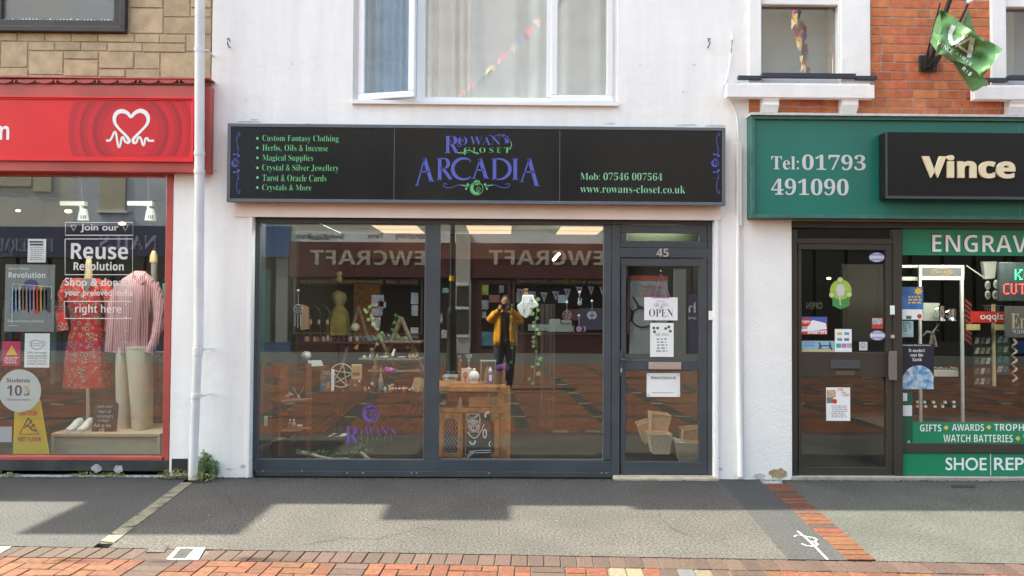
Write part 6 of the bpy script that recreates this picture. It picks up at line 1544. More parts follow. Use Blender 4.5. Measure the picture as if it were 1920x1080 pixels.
for i in range(6): little(i, (694, 700, 707, 768, 774, 781)[i], 672, .93, 'tiny_jar', 'on the ladder step from the cream shell', 'tiny jars on the ladder shelf')
for i in range(6): little(i, (684, 692, 722, 731, 749, 757)[i], 733, GY+.12, 'tiny_jar', 'on the glass shelf from the pouch', 'tiny jars on the glass shelf')

for xa, xb in ((hx0+.0005, hx0+.02), (hx1-.02, hx1-.0005)): MB().box(xa, xb, .118, .30, .03, hz1-.021).build('frame_lining', m_frame, W1)
MB().box(hx0+.0005, hx1-.0005, .118, .30, hz1-.020, hz1-.001).build('frame_lining', m_frame, W1)
# ============================================================ CHARITY SHOP WINDOW
YL = .055
LX0, LX1 = X(-480), X(320)
r3 = thing('charity_shop_room', None, None, (LX1-1, 2, 0)); r3['kind'] = 'structure'
m_dim = mat('dim_brown_wall', (.10, .08, .07), .9, .1, 2)
m = MB(); m.box(LX1, LX1+.05, .3, 4.5, .0, 3.1); m.box(LX0, LX1, 4.5, 4.6, 0, 3.1); m.box(LX0-.05, LX0, .0, 4.6, -.1, 3.1); m.build('wall', m_dim, r3)
MB().box(LX0, LX1, .1, 4.5, -.02, .10).build('floor', mat('dark_wood_floor', (.05, .035, .028), .4, .3, 5), r3); MB().box(LX0, LX1, .31, 4.5, 3.1, 3.15).build('ceiling', mat('dim_ceiling', (.22, .2, .18), .9), r3)
# clothes rails behind, as individual garments
random.seed(11)
gc_ = [(.02, .02, .03), (.10, .03, .03), (.03, .05, .10), (.08, .06, .05), (.16, .05, .03), (.03, .03, .03), (.05, .10, .10), (.12, .10, .09)]
for r, (x0, x1, y0, y1, Y) in enumerate(((-40, 120, 565, 700, 2.2), (100, 200, 575, 720, 1.9), (270, 330, 545, 640, 1.7), (250, 330, 660, 760, 2.4))):
    rl = thing('clothes_rail', ['dark clothes rail behind the poster', 'low clothes rail between the floral dress and the poster', 'clothes rail beyond the striped shirt shoulder', 'low clothes rail behind the cream trousers'][r], 'clothes rail', W(x0, y0, Y), group='clothes rails in the charity shop')
    MB().tube([W(x0, y0, Y), W(x1, y0, Y)], .012, 8).build('rail', m_steel, rl); x = x0+4
    while x < x1-6:
        w_ = random.uniform(7, 13); c = random.choice(gc_); yb_ = y1-random.uniform(0, 40); m = MB().loft([(y0+3, x+2, x+w_-2, .05), (y0+12, x, x+w_, .22), (yb_, x-1, x+w_+1, .25)], Y, 12, 4, .1)
        m.build('garment', mat('rail_garment_%d' % gc_.index(c), c, .9, .2, 14), rl, smooth=True); x += w_+1
# red floral dress
m_flor = bpy.data.materials.new('red_floral_cotton'); m_flor.use_nodes = True
def floral(m):
    nt = m.node_tree; N = nt.nodes; L = nt.links; b = N['Principled BSDF']; b.inputs['Roughness'].default_value = .85
    g = N.new('ShaderNodeNewGeometry'); v = N.new('ShaderNodeTexVoronoi'); v.inputs['Scale'].default_value = 21; v.inputs['Randomness'].default_value = .8; L.new(g.outputs['Position'], v.inputs['Vector'])
    n = N.new('ShaderNodeTexNoise'); n.inputs['Scale'].default_value = 60; L.new(g.outputs['Position'], n.inputs['Vector'])
    ad = N.new('ShaderNodeMath'); ad.operation = 'MULTIPLY_ADD'; ad.inputs[1].default_value = .45; L.new(n.outputs['Fac'], ad.inputs[0]); L.new(v.outputs['Distance'], ad.inputs[2])
    cr = N.new('ShaderNodeValToRGB'); cr.color_ramp.interpolation = 'CONSTANT'; e = cr.color_ramp.elements; e[0].position = 0; e[0].color = (.02, .02, .02, 1); e[1].position = .45; e[1].color = (.45, .38, .30, 1)
    for p, c in ((.50, (.05, .05, .05, 1)), (.55, (.45, .38, .3, 1)), (.61, (.38, .012, .018, 1)), (.78, (.42, .25, .2, 1)), (.80, (.38, .012, .018, 1))): a = e.new(p); a.color = c
    L.new(ad.outputs[0], cr.inputs[0]); L.new(cr.outputs[0], b.inputs['Base Color'])
floral(m_flor)
DY = .75; dm = thing('floral_mannequin', 'headless mannequin in a red floral wrap dress with black and cream flowers', 'mannequin', W(163, 815, DY))
m = MB().loft([(522, 138, 185, .09), (532, 125, 198, .12), (560, 128, 196, .14), (590, 134, 192, .13), (612, 137, 190, .12), (630, 132, 194, .14), (660, 127, 198, .16), (700, 124, 203, .17), (725, 123, 205, .18)], DY, 40, 7, .05); m.build('dress', m_flor, dm, smooth=True)
for s_ in (-1, 1):
    P_ = [W(162+s_*30, 530, DY), W(162+s_*42, 555, DY-.02), W(162+s_*47, 585, DY-.03), W(162+s_*44, 622, DY-.06)]; MB().tube(P_, [.07, .06, .052, .056], 12).build('sleeve', m_flor, dm, smooth=True)
m = MB(); P_ = [W(a, b, DY-.13) for a, b in ((152, 522), (163, 548), (176, 522))]; m.poly(P_); m.build('neckline', mat('grey_mannequin_skin', (.16, .15, .15), .7), dm)
m = MB(); lathe_px(m, 166, [(7, 525), (6, 500), (5, 488), (2, 480)], DY, 14); m.build('neck_cap', mat('pale_wood_cap', (.42, .32, .18), .5), dm, smooth=True)
MB().tube([W(166, 726, DY), (W(166, 815, DY).x, DY, W(166, 813, DY).z)], .022, 8).build('stand_pole', m_steel, dm)
# striped shirt mannequin
m_str = bpy.data.materials.new('pink_striped_cotton'); m_str.use_nodes = True
def striped(m):
    nt = m.node_tree; N = nt.nodes; L = nt.links; b = N['Principled BSDF']; b.inputs['Roughness'].default_value = .85; g = N.new('ShaderNodeNewGeometry'); w_ = N.new('ShaderNodeTexWave'); w_.wave_type = 'BANDS'; w_.bands_direction = 'X'; w_.inputs['Scale'].default_value = 17; w_.inputs['Distortion'].default_value = .6
    L.new(g.outputs['Position'], w_.inputs['Vector']); cr = N.new('ShaderNodeValToRGB'); cr.color_ramp.elements[0].color = (.36, .11, .15, 1); cr.color_ramp.elements[1].color = (.54, .40, .43, 1); cr.color_ramp.elements[0].position = .42; cr.color_ramp.elements[1].position = .55
    L.new(w_.outputs['Fac'], cr.inputs[0]); L.new(cr.outputs[0], b.inputs['Base Color'])
striped(m_str)
SY = .7; sm = thing('shirt_mannequin', 'headless mannequin in a pink striped shirt and loose cream trousers', 'mannequin', W(250, 810, SY))
m = MB().loft([(508, 254, 270, .05), (515, 244, 278, .09), (524, 231, 288, .12), (540, 225, 292, .14), (570, 222, 288, .14), (600, 219, 284, .13), (635, 214, 284, .14), (660, 209, 282, .14)], SY, 48, 11, .07); m.build('shirt', m_str, sm, smooth=True)
MB().tube([W(286, 532, SY), W(296, 565, SY), W(298, 610, SY-.03), W(291, 640, SY-.08), W(280, 663, SY-.12)], [.060, .064, .058, .050, .045], 14).build('sleeve', m_str, sm, smooth=True); MB().tube([W(229, 535, SY), W(216, 570, SY), W(211, 615, SY-.03), W(206, 660, SY-.06)], [.07, .065, .06, .05], 14).build('sleeve', m_str, sm, smooth=True)
m = MB(); P_ = [W(a, b, SY-.12) for a, b in ((250, 508), (256, 526), (262, 520), (276, 508), (270, 528), (262, 536), (246, 522))]; m.poly(P_); m.build('collar', m_str, sm)
for y in (545, 570, 595, 620, 642): disc(236, y, 1.3, SY-.185, m_paper, sm, 'button', n=8)
m_tr = mat('cream_linen', (.62, .58, .48), .85, .06, 6, .3, 50)
m = MB().loft([(650, 221, 252, .13), (690, 221, 250, .13), (740, 221, 248, .12), (790, 225, 246, .11), (806, 226, 247, .12)], SY, 28, 5, .06); m.build('trouser_leg', m_tr, sm, smooth=True); m = MB().loft([(650, 238, 281, .14), (700, 243, 284, .14), (760, 248, 284, .13), (805, 251, 282, .13), (811, 254, 276, .12)], SY-.05, 28, 5, .06); m.build('trouser_leg', m_tr, sm, smooth=True)
m = MB(); lathe_px(m, 288, [(7, 492), (6.5, 480), (3, 470)], SY+.1, 14); m.build('neck_cap', mat('pale_wood_cap', (.42, .32, .18), .5), sm, smooth=True); MB().tube([W(289, 492, SY+.1), W(289, 530, SY+.1)], .03, 12).build('neck', mat('grey_mannequin_skin', (.16, .15, .15), .7), sm, smooth=True)
# plinth, shoes, chalk board
PY = .35; pl_ = thing('display_plinth', 'pale beech display plinth under the two mannequins', 'plinth', W(200, 855, PY)); q = rc(95, 815, 300, 856, PY); zb = .101; top_z = W(200, 813, PY).z
MB().box(q[0], q[1], PY, 1.0, top_z-.03, top_z).build('top', m_wood2, pl_, bevel=.003); MB().box(q[0]+.03, q[1]-.03, PY+.04, PY+.06, zb, top_z-.031).build('front_panel', m_wood2, pl_); 
for xa, xb in ((q[0], q[0]+.028), (q[1]-.028, q[1])): MB().box(xa, xb, PY, 1.0, zb, top_z-.031).build('side_panel', m_wood2, pl_, bevel=.002)
def shoe(x, lab, Y=PY+.12):
    p = W(x, 812, Y); p.z = top_z; t_ = thing('canvas_shoe', lab, 'shoe', p, group='pair of white canvas shoes'); m = MB()
    for i, (y_, w_, h_) in enumerate(((-.12, .018, .03), (-.10, .034, .045), (-.05, .038, .06), (.0, .034, .095), (.05, .030, .11), (.10, .03, .105), (.12, .015, .06))):
        for k in range(12): th = 6.283*k/12; m.v.append(p+Vector((w_*math.cos(th), y_, .012+h_/2+h_/2*math.sin(th))))
    for i in range(6):
        for k in range(12): m.f.append((i*12+k, i*12+(k+1) % 12, (i+1)*12+(k+1) % 12, (i+1)*12+k))
    m.f += [tuple(range(12)), tuple(range(83, 71, -1))]
    m.build('upper', mat('white_canvas', (.66, .66, .66), .8), t_, smooth=True); MB().slab([(p.x+.038*math.cos(a*.393), p.y+.125*math.sin(a*.393)) for a in range(16)], p.z+.001, p.z+.018).build('sole', m_white, t_); return t_
shoe(141, 'left white canvas shoe of the pair on the plinth'); shoe(162, 'white canvas shoe of the pair nearer the chalk board')
cbp = W(197, 811, PY+.1); cbt = thing('chalk_board', 'black arched chalk board asking for volunteers beside the white shoes', 'chalk board', cbp); P_ = [W(a, b, PY+.1) for a, b in [(172, 811), (217, 811), (221, 765)]]+[W(197+24*math.cos(rad(a)), 760-11*math.sin(rad(a)), PY+.1) for a in range(0, 181, 18)]+[W(173, 790, PY+.1)]
MB().prism([(p.x, max(p.z, top_z+.001)) for p in P_], PY+.1, PY+.115).build('board', mat('black_slate', (.03, .03, .033), .8, .2, 20), cbt)
for i, (s_, x0, x1) in enumerate((('Join our', 182, 211), ('team of', 184, 208), ('volunteers', 181, 212), ('today!', 183, 204), ('Ask at the', 176, 208), ('till', 185, 195))): T(s_, x0, 759+i*8.7, x1, 766+i*8.7, PY+.098, m_silver, cbt, 'sans')
# wet floor sign
WY = .28; ws = thing('wet_floor_sign', 'yellow wet floor caution sign behind the round student sticker', 'caution sign', W(58, 855, WY)); m_yel = mat('bright_yellow_plastic', (.78, .52, .02), .45)
P_ = [W(a, b, WY) for a, b in ((25, 856), (93, 856), (75, 752), (70, 742), (34, 742), (30, 752))]; MB().prism([(p.x, p.z) for p in P_], WY, WY+.012).build('panel', m_yel, ws, bevel=.004)
P_ = [W(a, b, WY+.25) for a, b in ((30, 850), (90, 850), (74, 752), (34, 752))]; MB().prism([(p.x, p.z) for p in P_], WY+.2, WY+.21).build('rear_panel', m_yel, ws)
m_rt = mat('red_print', (.55, .03, .01), .5); T('CAUTION', 35, 770, 69, 779, WY-.001, m_rt, ws, 'black'); T('WET FLOOR', 33, 819, 77, 828, WY-.001, m_rt, ws, 'black'); 
E = SG(WY-.0012); E.st([(53, 784), (73, 814), (36, 814), (53, 784), (55, 787)], 2.4); E.st([(45, 802), (52, 798), (60, 806), (68, 808)], 3); E.st([(58, 790), (52, 798), (47, 797)], 2.2); E.st([(56, 802), (66, 795)], 2.4); E.go('slipping_figure', m_ink, ws); disc(58, 790, 2.6, WY-.0014, m_ink, ws, 'figure_head', n=12)
# posters and stickers on the glass
po_ = sheet('rail_poster', 9, 496, 102, 622, YL+.012, mat('grey_poster_sheet', (.32, .32, .32), .6, .05, 4), 'large grey poster with a rail of coloured clothes and the word Revolution')
T('Join our Reuse', 16, 501, 54, 507, YL+.0105, m_paper, po_, 'sans'); T('Revolution', 16, 510, 85, 521, YL+.0105, m_paper, po_, 'heavy'); T('Shop and donate preloved', 14, 599, 81, 606, YL+.0105, m_paper, po_, 'sans'); scribble(po_, 14, 611, 38, 1, 3, YL+.0105, m_paper)
disc(58, 534, 14, YL+.0112, mat('poster_violet', (.08, .08, .3), .6), po_, 'circle_print', 10)
for i, c in enumerate(((.14, .22, .32), (.22, .30, .38), (.35, .38, .40), (.16, .13, .12), (.30, .20, .16), (.14, .18, .34), (.42, .22, .24), (.48, .06, .06), (.55, .28, .04), (.10, .12, .14), (.05, .06, .06))):
    x = 18+i*6.7; mm = mat('printed_garment_%d' % i, c, .7, .15, 30); P_ = [W(a, b, YL) for a, b in ((x+2, 536), (x+6, 536), (x+9, 545), (x+8.5, 583+5*math.sin(i*2)), (x-1, 585+4*math.cos(i)), (x-2, 547))]; MB().poly([(p.x, YL+.0105, p.z) for p in P_]).build('printed_garment', mm, po_)
E = SG(YL+.0100); E.st([(22, 604), (24, 532), (97, 538), (96, 560)], 1.1); E.go('printed_rail', m_paper, po_)
def note(x0, y0, x1, y1, label, m_=m_paper, name='notice', rows=0, top=0):
    o = sheet(name, x0, y0, x1, y1, YL+.009, m_, label, 'notice')
    if rows: scribble(o, x0+3, y0+top+3, x1-3, rows, (y1-y0-top-4)/rows, YL+.008)
    return o
n1 = note(52, 448, 86, 492, 'white notice with dark heading lines above the grey poster', rows=8, top=10); patch(55, 452, 81, 455, YL+.008, m_ink, n1); patch(56, 457, 81, 460, YL+.008, m_ink, n1)
n2 = note(46, 625, 93, 689, 'white notice with a face covering drawing and grey words'); E = SG(YL+.008); E.st(smooth_path([(59, 640), (66, 638), (75, 640), (81, 640), (80, 650), (70, 655), (60, 651), (59, 640)]), 1.1); E.st([(61, 644), (79, 644)], .8); E.st([(61, 648), (79, 648)], .8); E.st([(59, 641), (55, 640), (56, 648), (60, 650)], .8); E.st([(81, 641), (85, 640), (84, 648), (80, 650)], .8); E.go('mask_drawing', m_grey, n2)
for i, s_ in enumerate(('We strongly', 'recommend the', 'wearing of face', 'coverings indoors,', 'unless exempt')): T(s_, 51, 659+i*5.2, 88, 664+i*5.2, YL+.008, m_grey, n2, 'sansb')
n3 = note(4, 640, 38, 686, 'crimson notice with a yellow warning triangle', mat('crimson_paper', (.50, .02, .09), .6)); E = SG(YL+.0082); E.pg([(22, 647), (33, 666), (11, 666)]); E.go('triangle', mat('yellow_print', (.7, .45, .05), .6), n3); scribble(n3, 8, 671, 36, 1, 3.6, YL+.008, m_paper); scribble(n3, 8, 674, 34, 3, 3.5, YL+.008, m_paper)
rs_ = disc(37, 732.5, 40, YL+.008, mat('pale_grey_vinyl', (.50, .54, .53), .6, .04, 5), None, 'round_sticker', label='large round pale sticker offering students ten per cent off', cat='window sticker')
T('Students', 12, 709, 56, 717, YL+.007, m_ink, rs_, 'sansb'); T('10', 13, 722, 41, 742, YL+.007, mat('plum_print', (.10, .05, .15), .5), rs_, 'heavy'); T('%', 44, 723, 57, 735, YL+.007, mat('amber_print', (.45, .3, .05), .5), rs_, 'heavy'); T('off', 45, 736, 56, 742, YL+.007, m_ink, rs_, 'sansb'); T('donated items', 13, 746, 58, 751.5, YL+.007, m_grey, rs_, 'sansb')
note(-10, 800, 22, 829, 'plain white paper low in the corner of the red window', mat('grey_paper', (.42, .42, .44), .8))
# white vinyl words on the pane
wd = thing('window_words', 'white Reuse Revolution vinyl words and boxes on the charity shop glass', 'window sticker', W(185, 597, YL)); m_vw = mat('soft_white_vinyl', (.62, .62, .62), .6)
def boxline(x0, y0, x1, y1): E = SG(YL+.0025); E.st([(x0, y0), (x1, y0), (x1, y1), (x0, y1), (x0, y0)], 1.5); E.go('box_outline', m_vw, wd)
boxline(122.5, 417, 249, 441); boxline(122, 448, 248.5, 515); boxline(120.5, 565, 247, 597)
T('Join our', 151, 420, 222, 436, YL+.0025, m_vw, wd, 'sansb'); T('Reuse', 133, 456, 240, 486, YL+.0025, m_vw, wd, 'heavy'); T('Revolution', 138, 491, 232, 507, YL+.0025, m_vw, wd, 'heavy'); T('Shop & donate', 121, 521, 248, 541, YL+.0025, m_vw, wd, 'sansb'); T('your preloved items', 121, 543, 248, 558, YL+.0025, m_vw, wd, 'sansb'); T('right here', 141, 571, 227, 591, YL+.0025, m_vw, wd, 'med')
for x in (138, 235): E = SG(YL+.0025); E.st([(x-5.5, 422), (x+5.5, 422), (x, 433), (x-5.5, 422)], 1.1); E.go('triangle_print', m_vw, wd)
# track spotlights
m_tw = mat('white_spotlight', (.48, .48, .46), .5)
for i, (x, y, sc_) in enumerate(((156, 400, 1), (282, 400, 1))):
    t_ = thing('track_spotlight', ['white slotted track spotlight above the floral dress', 'white slotted track spotlight above the striped shirt'][i], 'spotlight', W(x, y-20, 1.0), group='white track spotlights')
    q = rc(x-41, y-22, x+5, y-14, 1.0); MB().box(q[0], q[1], .97, 1.03, q[2], q[3]).build('track_box', m_tw, t_); 
    q = rc(x-5, y-14, x-1, y-5, 1.0); MB().box(q[0], q[1], .98, 1.02, q[2], q[3]-.0005).build('arm', m_tw, t_)
    m = MB(); lathe_px(m, x, [(10.5, y+14), (10, y+13), (8, y-2), (6, y-8), (3, y-9)], 1.0, 14); m.build('shade', m_tw, t_, smooth=True)
    for k in (-4, 0, 4): patch(x+k-1, y+3, x+k+1, y+10, 1.0-.055, m_dark, t_, 'slot')
    MB().tube([W(x-3, y-20, 1.0), W(x-3, y-80, 1.0)], .01, 6).build('wire', m_dark, t_)
for i, (x, y) in enumerate(((128, 396), (229, 419), (34, 395))):
    m = MB(); m.ball(W(x, y, 2.5), .027 if i < 2 else .018, 10, 1.7, 1, .8); m.build('ceiling_lamp', mat('warm_lit_lamp', (.9, .7, .5), .5, emit=(1, .6, .3), es=1.6 if i < 2 else .5), None, smooth=True, group='warm ceiling lamps', label=['lit warm ceiling lamp above the Join our words', 'lit warm ceiling lamp by the corner of the Join our box', 'faint warm ceiling lamp left of the others'][i], cat='lamp')
blk('turquoise_garment', 304, 531, 309, 595, .9, .05, mat('turquoise_cloth', (.10, .28, .30), .8), 'strip of turquoise clothing at the red frame edge', 'garment')
q = rc(-480, 502, 309, 505, 2.9); 

def area(name, x, y, z, wx, wy, e, col=(1, .93, .84), tilt=0):
    l = bpy.data.lights.new(name, 'AREA'); l.shape = 'RECTANGLE'; l.size = wx; l.size_y = wy; l.energy = e*.42; l.color = col
    o = bpy.data.objects.new(name, l); COL.objects.link(o); o.location = (x, y, z); o.rotation_euler = (tilt, 0, 0); return o
area('window_fill_light', X(640), .2, 2.365, 1.3, .10, 15, tilt=rad(24)); area('window_fill_light', X(980), .2, 2.365, 1.2, .10, 15, tilt=rad(24)); area('window_fill_light', X(1240), .2, 2.365, .5, .1, 7, tilt=rad(20))  # fill lamps added to brighten the goods, no such fittings are visible
area('ceiling_panel_light', X(820), 3.2, ZC-.02, 2.4, .6, 4)
area('track_light', X(150), .17, 2.7, 1.6,   .12, 20, (1, .95, .9), tilt=rad(25)); area('track_light', X(230), 2.4, 3.0, 1.5, .5, 10)
# ============================================================ KEY CUTTING SHOP WINDOW
YR = .06
RX0, RX1 = X(1486), X(2480)
r4 = thing('key_shop_room', None, None, (RX0+1, 2, 0)); r4['kind'] = 'structure'
m_dk = mat('dark_brown_interior', (.05, .042, .036), .9, .15, 2)
m = MB(); m.box(RX0-.05, RX0, .3, 4, 0, 2.9); m.box(RX0, RX1, 4, 4.1, 0, 2.9); m.box(RX1, RX1+.05, .0, 4, -.1, 2.9); m.build('wall', m_dk, r4); MB().box(RX0, RX1, .11, 4, -.02, .03).build('floor', m_dk, r4); MB().box(RX0, RX1, .31, 4, 2.9, 2.95).build('ceiling', m_dk, r4)
MB().box(X(1692), RX1, .13, 1.3, .03, W(1800, 800, .3).z-.02).build('window_base', m_dk, r4)
MB().box(X(1692), RX1, .105, .3, Zz(415, 1700)-.0, Zz(415, 1700)+.2).build('bulkhead', m_dk, r4)
m_al = mat('pale_aluminium', (.46, .46, .46), .35)
CB = .55; dc = thing('display_case', 'pale aluminium glass display case with an oval gold name header', 'display case', W(1765, 800, CB))
def al(x0, y0, x1, y1, Y=CB, d=.025, m_=m_al, nm='frame', z=None): q = rc(x0, y0, x1, y1, Y); return MB().box(q[0], q[1], Y, Y+d, q[2], q[3]).build(nm, m_, dc, bevel=.002)
al(1724, 497, 1808, 502); al(1724, 518, 1808, 525); al(1724, 502.2, 1729, 517.8); al(1803, 502.2, 1808, 517.8); al(1724, 525.2, 1729, 800); al(1803, 525.2, 1808, 800); hd = al(1729.3, 502.2, 1802.7, 517.8, CB+.005, .01, mat('slate_header', (.07, .075, .085), .5), 'header')
al(1692, 497, 1723, 502, CB+.05); al(1692, 519, 1723, 526, CB+.05)
E = SG(CB-.001); E.st(arc(1766, 510, 20, 0, 360, 26, 6), .8); E.go('oval_print', m_gold, dc); T('Vince Ayris', 1750, 506, 1783, 514, CB-.001, m_gold, dc, 'serif')
for y in (602, 692): q = rc(1729, y, 1803, y+2, CB); MB().box(q[0], q[1], CB+.03, CB+.35, q[2], q[3]).build('glass_shelf', m_clear, dc)
m_sil = mat('polished_silver', (.75, .75, .76), .12, metal=1)
for i, (x, r, y0) in enumerate(((1765, 6, 574), (1786, 7.5, 579))):
    t_ = thing('tankard', ['tall silver tankard beside the white box', 'round bellied silver tankard in the display case'][i], 'tankard', W(x, 602, CB+.12), group='silver tankards'); m = MB()
    lathe_px(m, x, [(r*1.1, 601.5), (r, 599), (r*.9, 595), (r*(1.0 if i else .85), 590), (r*.9, y0+3), (r, y0), (r*.92, y0), (r*.8, 596)], CB+.12, 18); m.build('body', m_sil, t_, smooth=True)
    MB().tube([W(x-r, y0+4, CB+.12), W(x-r-5, y0+6, CB+.12), W(x-r-5, 592, CB+.12), W(x-r, 597, CB+.12)], .006, 6).build('handle', m_sil, t_, smooth=True)
blk('white_gift_box', 1731, 568, 1762, 601.5, CB+.2, .06, mat('pale_green_white_card', (.36, .39, .37), .7), 'pale gift box behind the tall tankard', 'box')
m = MB(); 
for P_ in (((1744, 650), (1748, 625), (1757, 612)), ((1748, 625), (1738, 622), (1730, 630)), ((1755, 650), (1750, 628), (1748, 625)), ((1757, 612), (1762, 607)), ((1757, 612), (1756, 605)), ((1752, 618), (1760, 620))): m.tube([W(a, b, CB+.15) for a, b in P_], [.018, .014, .008][:len(P_)] if len(P_) == 3 else .005, 7)
m.build('stag_figure', mat('mixed_metal_figure', (.16, .14, .13), .35, .4, 30), None, smooth=True, label='dark metal stag figurine on the lower case shelf', cat='figurine', kind='thing')
blk('white_tray', 1742, 695, 1797, 706, CB+.05, .2, m_al, 'white tray of small badges in the display case', 'tray')
m = MB(); random.seed(5)
for i in range(26): m.ball(W(1745+i*2, 693-random.uniform(0, 4), CB+.1), .008, 6)
m.build('badges', mat('grey_badges', (.3, .29, .26), .4, .3, 50), None, kind='stuff', label='heap of small metal badges in the white tray')
for i in range(12):
    x, y = 1700+(i % 6)*17+random.uniform(-3, 3), (752, 760)[i//6]; q = rc(x, y, x+4, y+4.5, CB+.02); MB().box(q[0], q[1], CB+.02, CB+.04, q[2], q[3]).build('price_card', m_paper, dc)
# LED sign
ls = thing('led_sign', 'dark LED panel spelling KEY in green and CUTTING in red', 'led sign', W(1910, 565, .4)); q = rc(1874, 492, 2040, 565, .4); MB().box(q[0], q[1], .4, .44, q[2], q[3]).build('panel', mat('blue_black_panel', (.03, .042, .048), .3), ls, bevel=.004)
m_lg = mat('green_led', (.1, .9, .4), .4, emit=(.05, 1, .38), es=1.08); m_lr = mat('red_led', (.9, .1, .1), .4, emit=(1, .04, .04), es=1.17)
FONT5 = {'K': '10011 10010 10100 11000 10100 10010 10011', 'E': '1111 1000 1000 1110 1000 1000 1111', 'Y': '10001 01010 00100 00100 00100 00100 00100', 'C': '0111 1000 1000 1000 1000 1000 0111', 'U': '1001 1001 1001 1001 1001 1001 0110', 'T': '11111 00100 00100 00100 00100 00100 00100', 'I': '111 010 010 010 010 010 111', 'N': '10001 11001 10101 10101 10011 10001 10001', 'G': '0111 1000 1000 1011 1001 1001 0111'}
def led(word, x, y, s_, m_):
    for c in word:
        R_ = FONT5[c].split(); b = MB()
        for j, r in enumerate(R_):
            for i, v in enumerate(r):
                if v == '1': p = W(x+i*s_, y+j*s_, .398); b.lathe((p.x, .396, p.z), [(.0045, -.0045), (.0045, .0045)], 5)
        b.build('led_letter', m_, ls, kind='stuff'); x += (len(R_[0])+1)*s_
led('KEY', 1904, 506, 2.9, m_lg); led('CUTTING', 1882, 533, 2.9, m_lr)
# slippers and bag hanging
m = MB(); P_ = [W(a, b, .8) for a, b in ((1843, 490), (1870, 490), (1866, 522), (1848, 524))]; m.prism([(p.x, p.z) for p in P_], .8, .85); m.build('white_bag', mat('greyish_white_bag', (.36, .36, .35), .8), None, bevel=.008, label='pale cloth bag hanging beside the LED panel', cat='bag')
random.seed(9)
for i, (x, y) in enumerate(((1852, 535), (1868, 533), (1852, 553), (1866, 553))):
    t_ = thing('baby_shoe', ['upper baby shoe nearer the display case', 'upper baby shoe beside the LED panel', 'lower baby shoe nearer the display case', 'lower baby shoe beside the LED panel'][i], 'shoe', W(x, y+8, .75), group='pale baby shoes hanging up'); p = W(x, y, .75)
    MB().ball(p, .034, 12, .85, .5, 1.35).build('sole', mat('pale_grey_shoe', (.42, .42, .40), .7), t_, smooth=True); m = MB()
    for k in (-.012, .008): m.box(p.x-.028, p.x+.028, p.y-.022, p.y-.016, p.z+k, p.z+k+.007)
    m.build('strap', m_dark, t_)
m = MB()
for i in range(8): m.tube([W(1846+i*4, 574-(i % 3)*2, .8), W(1848+i*3.5, 584, .8)], .002, 5)
m.tube([W(1842, 573, .8), W(1880, 573, .8)], .003, 5); m.build('wire_rack', m_steel, None, label='small wire hook rack under the baby shoes', cat='rack', kind='thing')
MB().tube([W(1812, 498, .7), W(1846, 521, .7)], .006, 6).build('bracket_arm', m_al, None, label='slanting pale metal arm from case to hanging bag', cat='bracket')
zp = sheet('red_lighter_panel', 1820, 584, 1886, 605, .6, mat('bright_red_plastic', (.42, .02, .02), .4), 'red panel with a lighter brand name seen in reverse', 'sign', t=.01); T('zippo', 1838, 587, 1882, 603, .598, m_vw, zp, 'sansb', flip=True)
for i, x in enumerate((1812, 1865)): blk('gold_plate', x, 608, x+26, 619, .6, .01, mat('brass_plate', (.42, .36, .18), .35), ['engraved pale brass plate under the red panel', 'engraved pale brass plate beside the grey award sign'][i], 'plate', 'pale brass plates')
em = sheet('award_sign', 1886, 574, 1990, 633, .35, mat('slate_grey_board', (.085, .08, .08), .5), 'slate grey sign with large gold serif initials and numbers', 'sign', t=.02); T('Em', 1896, 588, 1932, 616, .348, mat('pale_gold', (.40, .32, .20), .4), em, 'serifb'); T('926', 1899, 618, 1920, 625, .348, m_silver, em, 'serif')
# card racks
def rack(x0, x1, y0, y1, nx, ny, Y, label, cm, back):
    t_ = thing('packet_rack', label, 'rack', W((x0+x1)/2, y1, Y), group='packet racks'); q = rc(x0, y0, x1, y1, Y+.04); MB().box(q[0], q[1], Y+.04, Y+.05, q[2], q[3]).build('back_board', back, t_)
    for j in range(ny):
        for i in range(nx):
            a, b = x0+2+(x1-x0-3)*i/nx, y0+3+(y1-y0)*j/ny; w_ = (x1-x0)/nx*.75; h_ = (y1-y0)/ny*.6; P_ = [W(u, v, Y) for u, v in ((a+w_*.35, b), (a+w_*1.1, b), (a+w_*.75, b+h_), (a, b+h_))]
            MB().prism([(p.x, p.z) for p in P_], Y, Y+.008).build('packet', random.choice(cm), t_)
    return t_
cmA = [mat('packet_tan', (.18, .16, .12), .6, .5, 60), mat('packet_pale', (.28, .27, .26), .6, .5, 60), mat('packet_dark', (.08, .08, .09), .6)]; cmB = [mat('packet_green', (.05, .12, .08), .6, .4, 60), mat('packet_blue', (.05, .10, .16), .6, .4, 60), mat('packet_pale', (.28, .27, .26), .6)]
rack(1826, 1860, 630, 725, 3, 5, .7, 'rack of tan and pale key packets beside the display case', cmA, m_dk); rack(1868, 1893, 628, 702, 2, 4, .7, 'green rack of blue and green packets right of the wooden post', cmB, mat('rack_green', (.03, .08, .05), .6)); 
q = rc(1863, 570, 1867, 724, .7); MB().box(q[0], q[1], .7, .73, q[2], q[3]).build('wooden_post', m_wood2, None, label='thin pale wooden post between the two packet racks', cat='post')
m = MB(); P_ = []
for i in range(34): P_.append(W(1902+3.5*math.sin(i*.9), 636+i*2.4, .6+0)+Vector((0, .02*math.cos(i*.9), 0)))
m.tube(P_, .011, 7); m.build('twisted_cord', mat('cream_twist', (.42, .32, .26), .7), None, smooth=True, label='cream twisted cord column right of the green rack', cat='cord')
m = MB()
